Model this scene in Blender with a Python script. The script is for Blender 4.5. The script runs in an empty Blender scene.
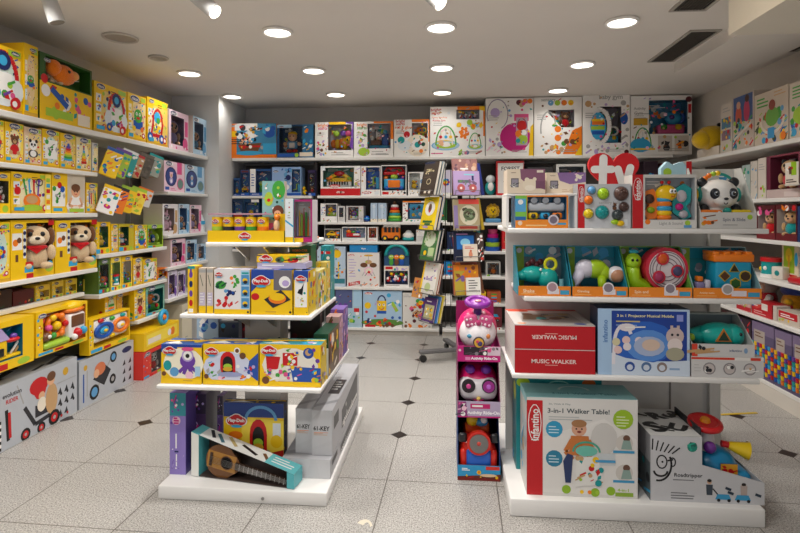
import bpy, bmesh, math, random
from mathutils import Vector, Matrix
R = math.radians
PI = math.pi
sc = bpy.context.scene
COL = sc.collection
# ------------------------------------------------------------------ survey of the room (metres, eye at the origin, 1.5 m high)
F, EYE, HOR = 533.0, 1.5, 211.0
YAW = math.atan(45 / F)
CY, SY = math.cos(YAW), math.sin(YAW)
def at(px, py, X=None, Y=None, Z=None):
    a = (px - 400) / F
    d = (a * CY - SY, a * SY + CY, (HOR - py) / F)
    t = X / d[0] if X is not None else Y / d[1] if Y is not None else (Z - EYE) / d[2]
    return Vector((d[0] * t, d[1] * t, EYE + d[2] * t))
# ------------------------------------------------------------------ colours
N = dict(ye='#f2c50f', yl='#f8dc4a', re='#c8161d', bl='#1c55ae', nv='#16245e', cy='#35a5d6', te='#159a9c', gr='#3f9e3a', lg='#a3c93a',
         dg='#0f4a34', og='#ef7d1a', pk='#e0558f', pp='#efc3d6', mg='#c2187a', pu='#6b3fa0', lv='#b9a4d6', wh='#f1efec', cr='#ede2cf',
         gy='#a9a8a6', lgy='#d2d1cf', dk='#2a2a30', bk='#121214', br='#6e4529', tn='#c9a070', sk='#e3ae88', pb='#a9cde6', mb='#5f9fd0',
         mr='#5a1f28', kh='#b8a36a', cl='#dfe6ea', wd='#b98748', gd='#d4a52c')
_lin = {}
def lin(c):
    if c not in _lin:
        h = N.get(c, c).lstrip('#')
        v = [int(h[i:i + 2], 16) / 255 for i in (0, 2, 4)]
        _lin[c] = tuple(x / 12.92 if x <= .04045 else ((x + .055) / 1.055) ** 2.4 for x in v) + (1.0,)
    return _lin[c]
# ------------------------------------------------------------------ materials (all procedural, colour taken from the piece's own colour layer)
MATS = {}
def mk(key, rough, spec=.5, metal=0, noise=0, nscale=40, bump=0, sheen=0, coat=0):
    m = bpy.data.materials.new(key); m.use_nodes = True
    nt = m.node_tree; b = nt.nodes['Principled BSDF']
    a = nt.nodes.new('ShaderNodeAttribute'); a.attribute_name = 'Col'
    out = a.outputs['Color']
    if noise or bump:
        tc = nt.nodes.new('ShaderNodeTexCoord'); n = nt.nodes.new('ShaderNodeTexNoise')
        n.inputs['Scale'].default_value = nscale; n.inputs['Detail'].default_value = 3
        nt.links.new(tc.outputs['Object'], n.inputs['Vector'])
        if noise:
            mr = nt.nodes.new('ShaderNodeMapRange')
            mr.inputs['To Min'].default_value = 1 - noise; mr.inputs['To Max'].default_value = 1 + noise
            nt.links.new(n.outputs['Fac'], mr.inputs['Value'])
            mx = nt.nodes.new('ShaderNodeVectorMath'); mx.operation = 'SCALE'
            nt.links.new(out, mx.inputs[0]); nt.links.new(mr.outputs['Result'], mx.inputs['Scale'])
            out = mx.outputs['Vector']
        if bump:
            bp = nt.nodes.new('ShaderNodeBump'); bp.inputs['Strength'].default_value = bump; bp.inputs['Distance'].default_value = .01
            nt.links.new(n.outputs['Fac'], bp.inputs['Height']); nt.links.new(bp.outputs['Normal'], b.inputs['Normal'])
    nt.links.new(out, b.inputs['Base Color'])
    b.inputs['Roughness'].default_value = rough; b.inputs['Specular IOR Level'].default_value = spec
    b.inputs['Metallic'].default_value = metal; b.inputs['Sheen Weight'].default_value = sheen
    b.inputs['Coat Weight'].default_value = coat
    MATS[key] = m
    return m
mk('card', .36, .45, noise=.05, nscale=9)
mk('laminate', .42, .4, noise=.03, nscale=6)
mk('plastic', .28, .5, noise=.02, nscale=20)
mk('plush', .95, .1, noise=.22, nscale=160, bump=.6, sheen=.4)
mk('metal', .32, .5, metal=1, noise=.05)
mk('paint', .75, .25, noise=.03, nscale=3)
mk('varnish', .22, .5, noise=.18, nscale=25)
def mk_film():
    m = bpy.data.materials.new('film'); m.use_nodes = True; nt = m.node_tree; nt.nodes.clear()
    o = nt.nodes.new('ShaderNodeOutputMaterial'); mx = nt.nodes.new('ShaderNodeMixShader')
    t = nt.nodes.new('ShaderNodeBsdfTransparent'); g = nt.nodes.new('ShaderNodeBsdfGlossy'); f = nt.nodes.new('ShaderNodeFresnel')
    n = nt.nodes.new('ShaderNodeTexNoise'); n.inputs['Scale'].default_value = 14
    tc = nt.nodes.new('ShaderNodeTexCoord'); bp = nt.nodes.new('ShaderNodeBump'); bp.inputs['Strength'].default_value = .25; bp.inputs['Distance'].default_value = .01
    nt.links.new(tc.outputs['Object'], n.inputs['Vector']); nt.links.new(n.outputs['Fac'], bp.inputs['Height'])
    nt.links.new(bp.outputs['Normal'], g.inputs['Normal'])
    g.inputs['Roughness'].default_value = .08; f.inputs['IOR'].default_value = 1.35
    nt.links.new(f.outputs[0], mx.inputs[0]); nt.links.new(t.outputs[0], mx.inputs[1]); nt.links.new(g.outputs[0], mx.inputs[2])
    nt.links.new(mx.outputs[0], o.inputs[0]); MATS['film'] = m
mk_film()
def mk_glow(key, strength):
    m = bpy.data.materials.new(key); m.use_nodes = True; nt = m.node_tree; nt.nodes.clear()
    o = nt.nodes.new('ShaderNodeOutputMaterial'); e = nt.nodes.new('ShaderNodeEmission'); a = nt.nodes.new('ShaderNodeAttribute')
    a.attribute_name = 'Col'; nt.links.new(a.outputs['Color'], e.inputs['Color']); e.inputs['Strength'].default_value = strength
    nt.links.new(e.outputs[0], o.inputs[0]); MATS[key] = m
mk_glow('glow', 6.0)
# ------------------------------------------------------------------ mesh builder
class G:
    def __init__(s): s.v = []; s.f = []; s.c = []; s.m = []; s.s = []; s.off = []
    def add(s, vs, fs, col, mat='card', smooth=False, M=None):
        b = len(s.v)
        s.v += [tuple(M @ Vector(p)) for p in vs] if M is not None else [tuple(p) for p in vs]
        for i, f in enumerate(fs):
            s.f.append([b + k for k in f]); s.c.append(col[i] if isinstance(col, list) else col); s.m.append(mat); s.s.append(smooth)
    def box(s, x0, x1, y0, y1, z0, z1, col, mat='card', M=None):
        # col: one colour, or [front(-y), right(+x), back, left, top, bottom]
        vs = [(x0, y0, z0), (x1, y0, z0), (x1, y1, z0), (x0, y1, z0), (x0, y0, z1), (x1, y0, z1), (x1, y1, z1), (x0, y1, z1)]
        s.add(vs, [(0, 1, 5, 4), (1, 2, 6, 5), (2, 3, 7, 6), (3, 0, 4, 7), (4, 5, 6, 7), (3, 2, 1, 0)], col, mat, False, M)
    def rbox(s, x0, x1, y0, y1, z0, z1, col, r=.01, mat='plastic', seg=2, M=None):
        bm = bmesh.new(); bmesh.ops.create_cube(bm, size=1)
        for v in bm.verts: v.co = Vector(((x0 + x1) / 2 + v.co.x * (x1 - x0), (y0 + y1) / 2 + v.co.y * (y1 - y0), (z0 + z1) / 2 + v.co.z * (z1 - z0)))
        r = min(r, .49 * min(x1 - x0, y1 - y0, z1 - z0))
        bmesh.ops.bevel(bm, geom=list(bm.edges), offset=r, segments=seg, profile=.5, affect='EDGES')
        s.bm(bm, col, mat, seg > 1, M)
    def bm(s, bm, col, mat, smooth, M=None):
        bm.verts.index_update()
        s.add([v.co.copy() for v in bm.verts], [[v.index for v in f.verts] for f in bm.faces], col, mat, smooth, M); bm.free()
    def ball(s, c, r, col, mat='plastic', n=12, M=None):
        if not hasattr(r, '__len__'): r = (r, r, r)
        k = max(5, n // 2 + 1); vs = []; fs = []
        for i in range(k + 1):
            t = PI * i / k
            for j in range(n):
                p = 2 * PI * j / n
                vs.append((c[0] + r[0] * math.sin(t) * math.cos(p), c[1] + r[1] * math.sin(t) * math.sin(p), c[2] - r[2] * math.cos(t)))
        for i in range(k):
            for j in range(n):
                a, b = i * n + j, i * n + (j + 1) % n
                fs.append((a, b, b + n, a + n))
        s.add(vs, fs, col, mat, True, M)
    def cyl(s, p0, p1, r0, col, r1=None, mat='plastic', n=14, M=None, caps=True):
        if r1 is None: r1 = r0
        p0, p1 = Vector(p0), Vector(p1); q = (p1 - p0).to_track_quat('Z', 'Y')
        vs = []
        for p, r in ((p0, r0), (p1, r1)):
            for j in range(n):
                a = 2 * PI * j / n; vs.append(p + q @ Vector((r * math.cos(a), r * math.sin(a), 0)))
        s.add(vs, [(j, (j + 1) % n, n + (j + 1) % n, n + j) for j in range(n)], col, mat, True, M)
        if caps:
            s.add(vs[:n], [list(range(n))[::-1]], col, mat, False, M); s.add(vs[n:], [list(range(n))], col, mat, False, M)
    def tube(s, path, r, col, mat='plastic', n=8, closed=False, M=None):
        P = [Vector(p) for p in path]; m = len(P); vs = []; fs = []
        up = Vector((.13, .27, .95)).normalized()
        for i in range(m):
            t = (P[(i + 1) % m] - P[i - 1]) if closed or 0 < i < m - 1 else (P[1] - P[0] if i == 0 else P[-1] - P[-2])
            t.normalize(); a = t.cross(up)
            if a.length < .05: a = t.cross(Vector((1, 0, 0)))
            a.normalize(); b = t.cross(a)
            rr = r[i] if hasattr(r, '__len__') else r
            for j in range(n):
                q = 2 * PI * j / n; vs.append(P[i] + a * (rr * math.cos(q)) + b * (rr * math.sin(q)))
        for i in range(m if closed else m - 1):
            for j in range(n):
                k = (i + 1) % m
                fs.append((i * n + j, k * n + j, k * n + (j + 1) % n, i * n + (j + 1) % n))
        if not closed: fs += [list(range(n)), list(range((m - 1) * n, m * n))[::-1]]
        s.add(vs, fs, col, mat, True, M)
    def ring(s, c, Rr, r, col, axis='y', mat='plastic', n=20, a0=0, a1=2 * PI, sx=1, sz=1, M=None):
        full = abs(a1 - a0 - 2 * PI) < 1e-6; P = []
        for i in range(n if full else n + 1):
            t = a0 + (a1 - a0) * i / n; u, w = Rr * sx * math.cos(t), Rr * sz * math.sin(t)
            P.append((c[0] + u, c[1], c[2] + w) if axis == 'y' else (c[0] + u, c[1] + w, c[2]) if axis == 'z' else (c[0], c[1] + u, c[2] + w))
        s.tube(P, r, col, mat, 8, full, M)
    def prism(s, pts, y0, y1, col, mat='plastic', M=None, side=None):
        # outline in x-z, thickness in y
        n = len(pts); ar = sum(pts[i][0] * pts[(i + 1) % n][1] - pts[(i + 1) % n][0] * pts[i][1] for i in range(n))
        if ar < 0: pts = pts[::-1]
        vs = [(x, y0, z) for x, z in pts] + [(x, y1, z) for x, z in pts]
        s.add(vs, [list(range(n)), list(range(n, 2 * n))[::-1]], col, mat, False, M)
        s.add(vs, [(i + n, (i + 1) % n + n, (i + 1) % n, i) for i in range(n)], side or col, mat, False, M)
    def build(s, name, parent=None):
        keys = sorted(set(s.m)); me = bpy.data.meshes.new(name)
        me.from_pydata(s.v, [], s.f)
        for k in keys: me.materials.append(MATS[k])
        ix = {k: i for i, k in enumerate(keys)}
        me.polygons.foreach_set('material_index', [ix[k] for k in s.m])
        me.polygons.foreach_set('use_smooth', s.s)
        ca = me.color_attributes.new('Col', 'FLOAT_COLOR', 'CORNER'); data = []
        for f, c in zip(s.f, s.c): data += list(lin(c)) * len(f)
        ca.data.foreach_set('color', data)
        o = bpy.data.objects.new(name, me); COL.objects.link(o)
        if parent: o.parent = parent
        return o
def tag(o, label, cat, group=None):
    o['label'] = label; o['category'] = cat
    if group: o['group'] = group
    return o
def thing(name, label, cat, loc, rz=0, group=None, rx=0, ry=0):
    o = bpy.data.objects.new(name, None); COL.objects.link(o); o.empty_display_size = .05
    o.location = loc; o.rotation_euler = (rx, ry, rz)
    return tag(o, label, cat, group)
def struct(name, g, parent=None):
    o = g.build(name, parent)
    if not parent: o['kind'] = 'structure'
    return o
# ------------------------------------------------------------------ lettering
_txt = {}
def text_polys(t, bold=.02):
    if (t, bold) not in _txt:
        cu = bpy.data.curves.new('t', 'FONT'); cu.body = t; cu.resolution_u = 2; cu.offset = bold
        o = bpy.data.objects.new('t', cu); COL.objects.link(o)
        bpy.context.view_layer.update()
        me = bpy.data.meshes.new_from_object(o.evaluated_get(bpy.context.evaluated_depsgraph_get()))
        V = [(v.co.x, v.co.y) for v in me.vertices]; P = [[V[i] for i in p.vertices] for p in me.polygons]
        bpy.data.objects.remove(o); bpy.data.curves.remove(cu); bpy.data.meshes.remove(me)
        x0 = min(v[0] for v in V); x1 = max(v[0] for v in V); y0 = min(v[1] for v in V); y1 = max(v[1] for v in V)
        _txt[(t, bold)] = ([[((x - x0), (y - y0)) for x, y in p] for p in P], x1 - x0, y1 - y0)
    return _txt[(t, bold)]
# ------------------------------------------------------------------ flat printing on a face, in metres on a w x h panel
class A:
    def __init__(s, w, h, items=None, ox=0, oy=0): s.w, s.h, s.i, s.ox, s.oy = w, h, items if items is not None else [], ox, oy
    def sub(s, u0, v0, u1, v1): return A((u1 - u0) * s.w, (v1 - v0) * s.h, s.i, s.ox + u0 * s.w, s.oy + v0 * s.h)
    def sq(s, u, v, k):                                   # a square panel k*h wide round (u, v)
        d = k * min(s.h, s.w); return A(d, d, s.i, s.ox + u * s.w - d / 2, s.oy + v * s.h - d / 2)
    def raw(s, polys, col): s.i.append((polys, col))
    def poly(s, pts, col): s.raw([[(s.ox + u * s.w, s.oy + v * s.h) for u, v in pts]], col); return s
    def r(s, u0, v0, u1, v1, col): return s.poly([(u0, v0), (u1, v0), (u1, v1), (u0, v1)], col)
    def e(s, u, v, ru, rv, col, n=14, a0=0, a1=2 * PI):
        full = abs(a1 - a0 - 2 * PI) < 1e-6
        return s.poly([(u + ru * math.cos(a0 + (a1 - a0) * i / (n if full else n - 1)), v + rv * math.sin(a0 + (a1 - a0) * i / (n if full else n - 1))) for i in range(n)], col)
    def o(s, u, v, k, col, n=14):                          # a true circle, radius k of the short side
        d = k * min(s.w, s.h); return s.e(u, v, d / s.w, d / s.h, col, n)
    def l(s, pts, k, col):
        d = k * min(s.w, s.h) / 2; P = [(s.ox + u * s.w, s.oy + v * s.h) for u, v in pts]; ps = []
        for (x0, y0), (x1, y1) in zip(P, P[1:]):
            L = math.hypot(x1 - x0, y1 - y0) or 1; nx, ny = -(y1 - y0) / L * d, (x1 - x0) / L * d
            ps.append([(x0 - nx, y0 - ny), (x1 - nx, y1 - ny), (x1 + nx, y1 + ny), (x0 + nx, y0 + ny)])
        s.raw(ps, col); return s
    def arc(s, u, v, ru, rv, k, col, a0=0, a1=PI, n=14): return s.l([(u + ru * math.cos(a0 + (a1 - a0) * i / n), v + rv * math.sin(a0 + (a1 - a0) * i / n)) for i in range(n + 1)], k, col)
    def t(s, txt, u, v, wu, col, hv=None, rot=0, bold=.02):
        P, tw, th = text_polys(txt, bold); along = s.w if rot % 180 == 0 else s.h; ac = s.h if rot % 180 == 0 else s.w
        k = wu * along / tw
        ky = k if hv is None else hv * ac / th
        ca, sa = math.cos(R(rot)), math.sin(R(rot)); cx, cy = s.ox + u * s.w, s.oy + v * s.h
        s.raw([[(cx + (x - tw / 2) * k * ca - (y - th / 2) * ky * sa, cy + (x - tw / 2) * k * sa + (y - th / 2) * ky * ca) for x, y in p] for p in P], col); return s
    def scat(s, seed, n, cols, r0=.03, r1=.09, u0=.05, v0=.05, u1=.95, v1=.95):
        rd = random.Random(seed)
        for i in range(n):
            c = cols[rd.randrange(len(cols))]; u, v = rd.uniform(u0, u1), rd.uniform(v0, v1); k = rd.uniform(r0, r1); q = rd.random(); m_ = k * min(s.w, s.h) * 1.35; u = min(max(u, m_ / s.w), 1 - m_ / s.w); v = min(max(v, m_ / s.h), 1 - m_ / s.h)
            if q < .5: s.o(u, v, k, c, 9)
            elif q < .8:
                a = rd.uniform(0, PI); d = k * min(s.w, s.h) * 1.3
                s.poly([(u + d / s.w * math.cos(a + j * PI / 2) * (1 if j % 2 else .6), v + d / s.h * math.sin(a + j * PI / 2) * (1 if j % 2 else .6)) for j in range(4)], c)
            else: s.l([(u - k, v - k * .5), (u + k, v + k * .6)], k * .6, c)
        return s
    def lines(s, u0, v0, u1, n, dv, col, k=.02, seed=1):
        rd = random.Random(seed)
        for i in range(n): s.r(u0, v0 - i * dv - k, u0 + (u1 - u0) * rd.uniform(.6, 1), v0 - i * dv, col)
        return s
    def emit(s, g, o, U, V, eps=.0004, mat='card'):
        o, U, V = Vector(o), Vector(U).normalized(), Vector(V).normalized(); Nn = U.cross(V); done = []
        for polys, col in s.i:
            xs = [p[0] for q in polys for p in q]; ys = [p[1] for q in polys for p in q]
            if not xs: continue
            b = (min(xs), min(ys), max(xs), max(ys)); L = 1
            for c, k in done:
                if k >= L and b[0] < c[2] and c[0] < b[2] and b[1] < c[3] and c[1] < b[3]: L = k + 1
            done.append((b, L)); q = o + Nn * (L * eps)
            for p in polys:
                ar = sum(p[i][0] * p[(i + 1) % len(p)][1] - p[(i + 1) % len(p)][0] * p[i][1] for i in range(len(p)))
                if ar < 0: p = p[::-1]
                g.add([q + U * x + V * y for x, y in p], [list(range(len(p)))], col, mat)
        return g
def front(g, a, w, d): return a.emit(g, (-w / 2, -d / 2, 0), (1, 0, 0), (0, 0, 1))
def rside(g, a, w, d): return a.emit(g, (w / 2, -d / 2, 0), (0, 1, 0), (0, 0, 1))
def lside(g, a, w, d): return a.emit(g, (-w / 2, d / 2, 0), (0, -1, 0), (0, 0, 1))
def topf(g, a, w, d, h): return a.emit(g, (-w / 2, -d / 2, h), (1, 0, 0), (0, 1, 0))
# ------------------------------------------------------------------ pictures printed on packaging (each fills a square panel)
BRIGHT = ['re', 'bl', 'cy', 'gr', 'og', 'ye', 'wh', 'pk', 'lg', 'pu']
def p_walker(a):
    a.e(.5, .3, .46, .3, 'cl'); a.arc(.5, .5, .3, .42, .09, 're'); a.o(.5, .78, .17, 'nv'); a.o(.5, .78, .09, 'cy'); a.poly([(.25, .12), (.75, .12), (.68, .58), (.32, .58)], 'wh')
    a.scat(3, 12, BRIGHT, .04, .08, .28, .16, .72, .55); a.o(.22, .1, .1, 'bl'); a.o(.78, .1, .1, 're'); a.o(.22, .1, .04, 'ye'); a.o(.78, .1, .04, 'ye')
def p_trolley(a):
    a.arc(.58, .5, .24, .42, .08, 're'); a.l([(.82, .5), (.75, .2), (.25, .2), (.34, .5)], .09, 're'); a.o(.55, .7, .16, 'cy'); a.o(.6, .62, .09, 'gr'); a.r(.38, .28, .72, .48, 'ye'); a.scat(5, 7, BRIGHT, .03, .06, .4, .3, .7, .46)
    for u in (.2, .78): a.o(u, .13, .13, 'bl'); a.o(u, .13, .06, 'wh')
def p_rings(a):
    for i, c in enumerate(['cy', 'gr', 'lg', 'ye', 'og', 're', 'pu']): a.e(.5, .14 + i * .105, .36 - i * .032, .075, c)
    a.o(.5, .88, .09, 'bl')
def p_tower(a):
    for i, c in enumerate(['re', 'og', 'ye', 'lg', 'cy', 'pu']): a.r(.3 + i * .03, .06 + i * .14, .7 - i * .03, .19 + i * .14, c)
    a.o(.5, .94, .06, 're')
def p_baby(a):
    a.e(.5, .22, .4, .2, 'wh'); a.poly([(.2, .05), (.8, .05), (.66, .55), (.34, .55)], 'wh'); a.o(.5, .68, .2, 'sk'); a.e(.5, .78, .2, .12, 'br'); a.o(.43, .66, .025, 'bk'); a.o(.57, .66, .025, 'bk'); a.arc(.5, .61, .06, .04, .02, 're', PI, 2 * PI)
    a.l([(.32, .48), (.2, .25), (.4, .2)], .09, 'sk'); a.l([(.68, .48), (.8, .25), (.6, .2)], .09, 'sk'); a.e(.5, .13, .2, .12, 'og'); a.e(.5, .17, .17, .06, 'cr')
def p_bear(a):
    a.e(.5, .25, .27, .25, 're'); a.o(.5, .7, .22, 'br'); a.o(.32, .86, .09, 'br'); a.o(.68, .86, .09, 'br'); a.o(.5, .63, .1, 'tn'); a.o(.42, .74, .03, 'bk'); a.o(.58, .74, .03, 'bk'); a.o(.5, .67, .03, 'bk'); a.o(.28, .1, .1, 'tn'); a.o(.72, .1, .1, 'tn')
def p_panda(a):
    a.e(.5, .2, .32, .2, 'dk'); a.e(.5, .2, .2, .16, 'wh'); a.o(.5, .62, .25, 'wh'); a.o(.3, .83, .09, 'bk'); a.o(.7, .83, .09, 'bk'); a.o(.4, .65, .07, 'bk'); a.o(.6, .65, .07, 'bk'); a.o(.5, .55, .035, 'bk')
def p_pens(a):
    for u, q, c in ((.3, -.1, 'gr'), (.42, -.03, 'cy'), (.55, .02, 're'), (.68, .08, 'pu')): a.l([(u + .03, .35), (u + q, .85)], .06, c); a.o(u + q, .88, .05, c)
    a.arc(.78, .85, .12, .1, .03, 'bk', 0, 2 * PI); a.e(.5, .3, .32, .22, 'og'); a.e(.5, .34, .22, .12, 'tn'); a.e(.5, .1, .4, .1, 'lg')
def p_gym(a):
    a.e(.5, .18, .45, .16, 'pb'); a.e(.5, .18, .34, .11, 'lg'); a.arc(.5, .2, .34, .7, .05, 'gr'); a.arc(.5, .2, .22, .62, .05, 'cr')
    for u, c in ((.32, 're'), (.5, 'cy'), (.66, 'ye')): a.l([(u, .75), (u, .55)], .015, 'gy'); a.o(u, .5, .06, c)
    a.e(.5, .2, .16, .07, 'wh'); a.o(.36, .23, .07, 'sk')
def p_ship(a):
    a.poly([(.08, .4), (.2, .12), (.8, .12), (.95, .45)], 'br'); a.r(.12, .3, .9, .36, 're'); a.l([(.5, .4), (.5, .95)], .03, 'dk'); a.poly([(.5, .9), (.78, .7), (.5, .5)], 'wh'); a.poly([(.5, .9), (.25, .75), (.5, .55)], 'cl'); a.scat(4, 8, ['bk', 'wh', 'sk', 're'], .04, .07, .2, .4, .8, .6); a.e(.5, .1, .48, .08, 'cy')
def p_piano(a):
    a.arc(.5, .35, .42, .5, .2, 'ye'); a.e(.5, .72, .2, .16, 're'); a.r(.2, .18, .8, .42, 'wh')
    for i in range(8): a.r(.24 + i * .07, .27, .27 + i * .07, .42, 'bk')
def p_car(a):
    a.r(.05, .22, .95, .5, 're'); a.poly([(.2, .5), (.32, .76), (.7, .76), (.85, .5)], 'cy'); a.o(.25, .2, .14, 'bk'); a.o(.75, .2, .14, 'bk'); a.o(.25, .2, .06, 'gy'); a.o(.75, .2, .06, 'gy')
def p_flower(a):
    for i in range(7): a.o(.5 + .26 * math.cos(i * .9), .5 + .26 * math.sin(i * .9), .15, BRIGHT[i % 5])
    a.o(.5, .5, .18, 'ye'); a.o(.44, .54, .03, 'bk'); a.o(.56, .54, .03, 'bk')
def p_doll(a):
    a.e(.5, .25, .28, .25, 'lv'); a.o(.5, .68, .24, 'pp'); a.o(.5, .64, .15, 'sk'); a.o(.44, .66, .025, 'bk'); a.o(.56, .66, .025, 'bk'); a.o(.3, .85, .07, 'pp'); a.o(.7, .85, .07, 'pp'); a.e(.5, .2, .14, .14, 'wh')
def p_dolb(a):
    a.e(.5, .25, .28, .25, 'mb'); a.o(.5, .68, .24, 'pb'); a.o(.5, .64, .15, 'sk'); a.o(.44, .66, .025, 'bk'); a.o(.56, .66, .025, 'bk'); a.e(.5, .2, .14, .14, 'wh')
def p_toy(a):
    a.r(.2, .1, .8, .4, 'bl'); a.o(.5, .58, .26, 'gr'); a.o(.4, .65, .06, 'wh'); a.o(.6, .65, .06, 'wh'); a.o(.4, .65, .03, 'bk'); a.o(.6, .65, .03, 'bk'); a.e(.5, .5, .12, .05, 're'); a.o(.25, .1, .1, 'ye'); a.o(.75, .1, .1, 'og')
def p_cow(a):
    a.r(.1, .05, .9, .95, 'wh'); a.scat(12, 11, ['bk', 'gr', 'bk', 'gy'], .06, .12, .15, .1, .85, .9)
def p_stack(a):
    for i, c in enumerate(['bl', 're', 'cy', 'og', 'gr']): a.r(.2, .05 + i * .18, .8, .2 + i * .18, c)
def p_drums(a):
    a.l([(.15, .1), (.45, .5)], .03, 'gy'); a.l([(.85, .1), (.55, .5)], .03, 'gy'); a.o(.5, .3, .24, 'pp'); a.o(.5, .3, .17, 'cr'); a.e(.25, .55, .2, .1, 'br'); a.e(.75, .55, .2, .1, 'br'); a.e(.5, .68, .18, .09, 'tn'); a.e(.5, .95, .25, .04, 'gd'); a.l([(.5, .68), (.5, .95)], .03, 'gy'); a.l([(.3, .1), (.5, .3), (.7, .1)], .025, 'dk')
def p_bag(a):
    a.arc(.5, .65, .26, .28, .09, 'nv'); a.r(.2, .2, .8, .72, 'ye'); a.o(.36, .56, .08, 'wh'); a.o(.64, .56, .08, 'wh'); a.o(.36, .56, .04, 'bk'); a.o(.64, .56, .04, 'bk'); a.r(.2, .2, .8, .32, 'bl'); a.arc(.5, .45, .14, .08, .04, 're', PI, 2 * PI)
def p_octo(a):
    for u, v in ((.16, .12), (.34, .06), (.66, .06), (.86, .14)): a.l([(.5, .4), (u, v)], .13, 'pu')
    a.e(.5, .52, .3, .26, 'pu'); a.o(.5, .7, .23, 'lv'); a.o(.5, .7, .17, 'wh'); a.o(.5, .69, .08, 'bk'); a.e(.5, .92, .24, .07, 'pk')
def p_oven(a):
    a.e(.5, .14, .44, .12, 'gy'); a.r(.2, .14, .8, .55, 're'); a.e(.5, .55, .3, .33, 're'); a.r(.3, .16, .7, .5, 'bk'); a.e(.5, .5, .2, .22, 'bk'); a.e(.5, .36, .17, .1, 'lg'); a.e(.5, .27, .19, .08, 'gd')
def p_grill(a):
    a.poly([(.05, .3), (.35, .08), (.95, .3), (.62, .55)], 'dk'); a.e(.5, .33, .3, .14, 'og'); a.e(.5, .37, .26, .1, 'ye'); a.o(.75, .75, .2, 'wh'); a.e(.78, .72, .12, .08, 'lv')
def p_shop(a):
    a.r(.05, .1, .95, .25, 'bl'); a.r(.12, .25, .42, .8, 're'); a.scat(9, 12, BRIGHT, .05, .1, .1, .3, .9, .9); a.r(.6, .05, .95, .28, 'nv'); a.o(.78, .75, .15, 'nv'); a.o(.78, .78, .09, 'tn')
def p_mould(a):
    a.e(.25, .68, .2, .12, 'gr'); a.scat(2, 6, ['gr', 'gr', 'dg'], .06, .1, .08, .6, .4, .78); a.scat(6, 8, ['og', 'ye', 'gr'], .04, .08, .55, .6, .95, .95); a.scat(8, 8, ['bl', 'nv', 'mb'], .05, .09, .4, .4, .92, .52); a.scat(7, 12, ['re', 're', '#e06060'], .06, .1, .08, .08, .9, .33)
def p_trike(a):
    a.l([(.2, .55), (.42, .2), (.85, .25)], .07, 'dk'); a.poly([(.42, .3), (.7, .3), (.72, .42), (.42, .5)], 'dk'); a.e(.5, .8, .2, .14, 're'); a.poly([(.32, .8), (.5, .94), (.68, .78), (.6, .55), (.45, .6)], 're'); a.o(.56, .62, .07, 'sk'); a.e(.56, .48, .1, .12, 'cr'); a.e(.78, .5, .14, .26, 'tn'); a.o(.76, .82, .09, 'sk'); a.e(.77, .88, .1, .08, 'br')
    a.l([(.18, .62), (.05, .95)], .025, 'gy')
    for u, v, k in ((.22, .12, .1), (.84, .16, .13), (.55, .1, .09)): a.o(u, v, k, 'bk'); a.o(u, v, k * .6, 're'); a.o(u, v, k * .25, 'gy')
def p_buggy(a):
    a.l([(.1, .1), (.75, .8)], .04, 'gy'); a.poly([(.1, .5), (.5, .75), (.75, .55), (.5, .25)], 'dk'); a.e(.35, .68, .2, .15, '#d8794e'); a.o(.22, .6, .1, 'sk'); a.o(.85, .82, .13, 'bk'); a.o(.85, .82, .08, 'mb'); a.o(.15, .2, .17, 'bk'); a.o(.15, .2, .11, 'mb'); a.o(.82, .3, .12, 'bk'); a.o(.82, .3, .06, 'gy')
def p_tools(a):
    for u, c in ((.2, 'bl'), (.4, 're'), (.6, 'ye'), (.8, 'gr')): a.l([(u, .1), (u - .06, .9)], .1, c); a.o(u - .06, .9, .08, 'gy')
def p_blob(a): a.scat(int(a.w * 7919) % 97, 14, BRIGHT, .05, .13)
PIC = {k[2:]: v for k, v in list(globals().items()) if k.startswith('p_')}
# ------------------------------------------------------------------ brand marks printed on the boxes
def logo_oval(a, u, v, wu, txt='chicco', c='nv'):
    hv = wu * a.w * .42 / a.h
    a.e(u, v, wu / 2, hv / 2, 'wh'); a.e(u, v, wu / 2 * .93, hv / 2 * .88, c); a.t(txt, u, v, wu * .7, 'wh', bold=.03); return a
def logo_dough(a, u, v, wu, sub='cy'):
    q = wu * a.w / a.h
    for c, k in (('wh', 1.0), ('re', .88)):
        for du, dv, ru, rv in ((0, .02, .5, .19), (-.26, 0, .24, .2), (.26, 0, .24, .2), (0, .17, .25, .17), (-.15, .12, .2, .15), (.15, .12, .2, .15)):
            a.e(u + du * wu * k, v + dv * q * k, ru * wu * k, rv * q * k, c)
    a.t('Play-Doh', u, v + .02 * q, wu * .76, 'wh', bold=.04); a.e(u, v - .24 * q, .26 * wu, .06 * q, sub); return a
def logo_pill(a, u, v, wu, txt, c='re', hv=None):
    hv = hv or wu * a.w * .3 / a.h
    a.e(u, v, wu / 2, hv / 2, c); a.t(txt, u, v, wu * .74, 'wh', bold=.03); return a
def strip_word(a, u0, u1, v0, v1, txt, c='re', tc='wh', tv=None):
    a.r(u0, v0, u1, v1, c); v0, v1 = tv or (v0, v1); um, vm = (u0 + u1) / 2, (v0 + v1) / 2
    a.arc(um, vm + .02, (u1 - u0) * .4, (v1 - v0) * .36, .008, tc, 0, 2 * PI); a.t(txt, um, vm, (v1 - v0) * .62, tc, rot=90, hv=(u1 - u0) * .52); return a
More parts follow.
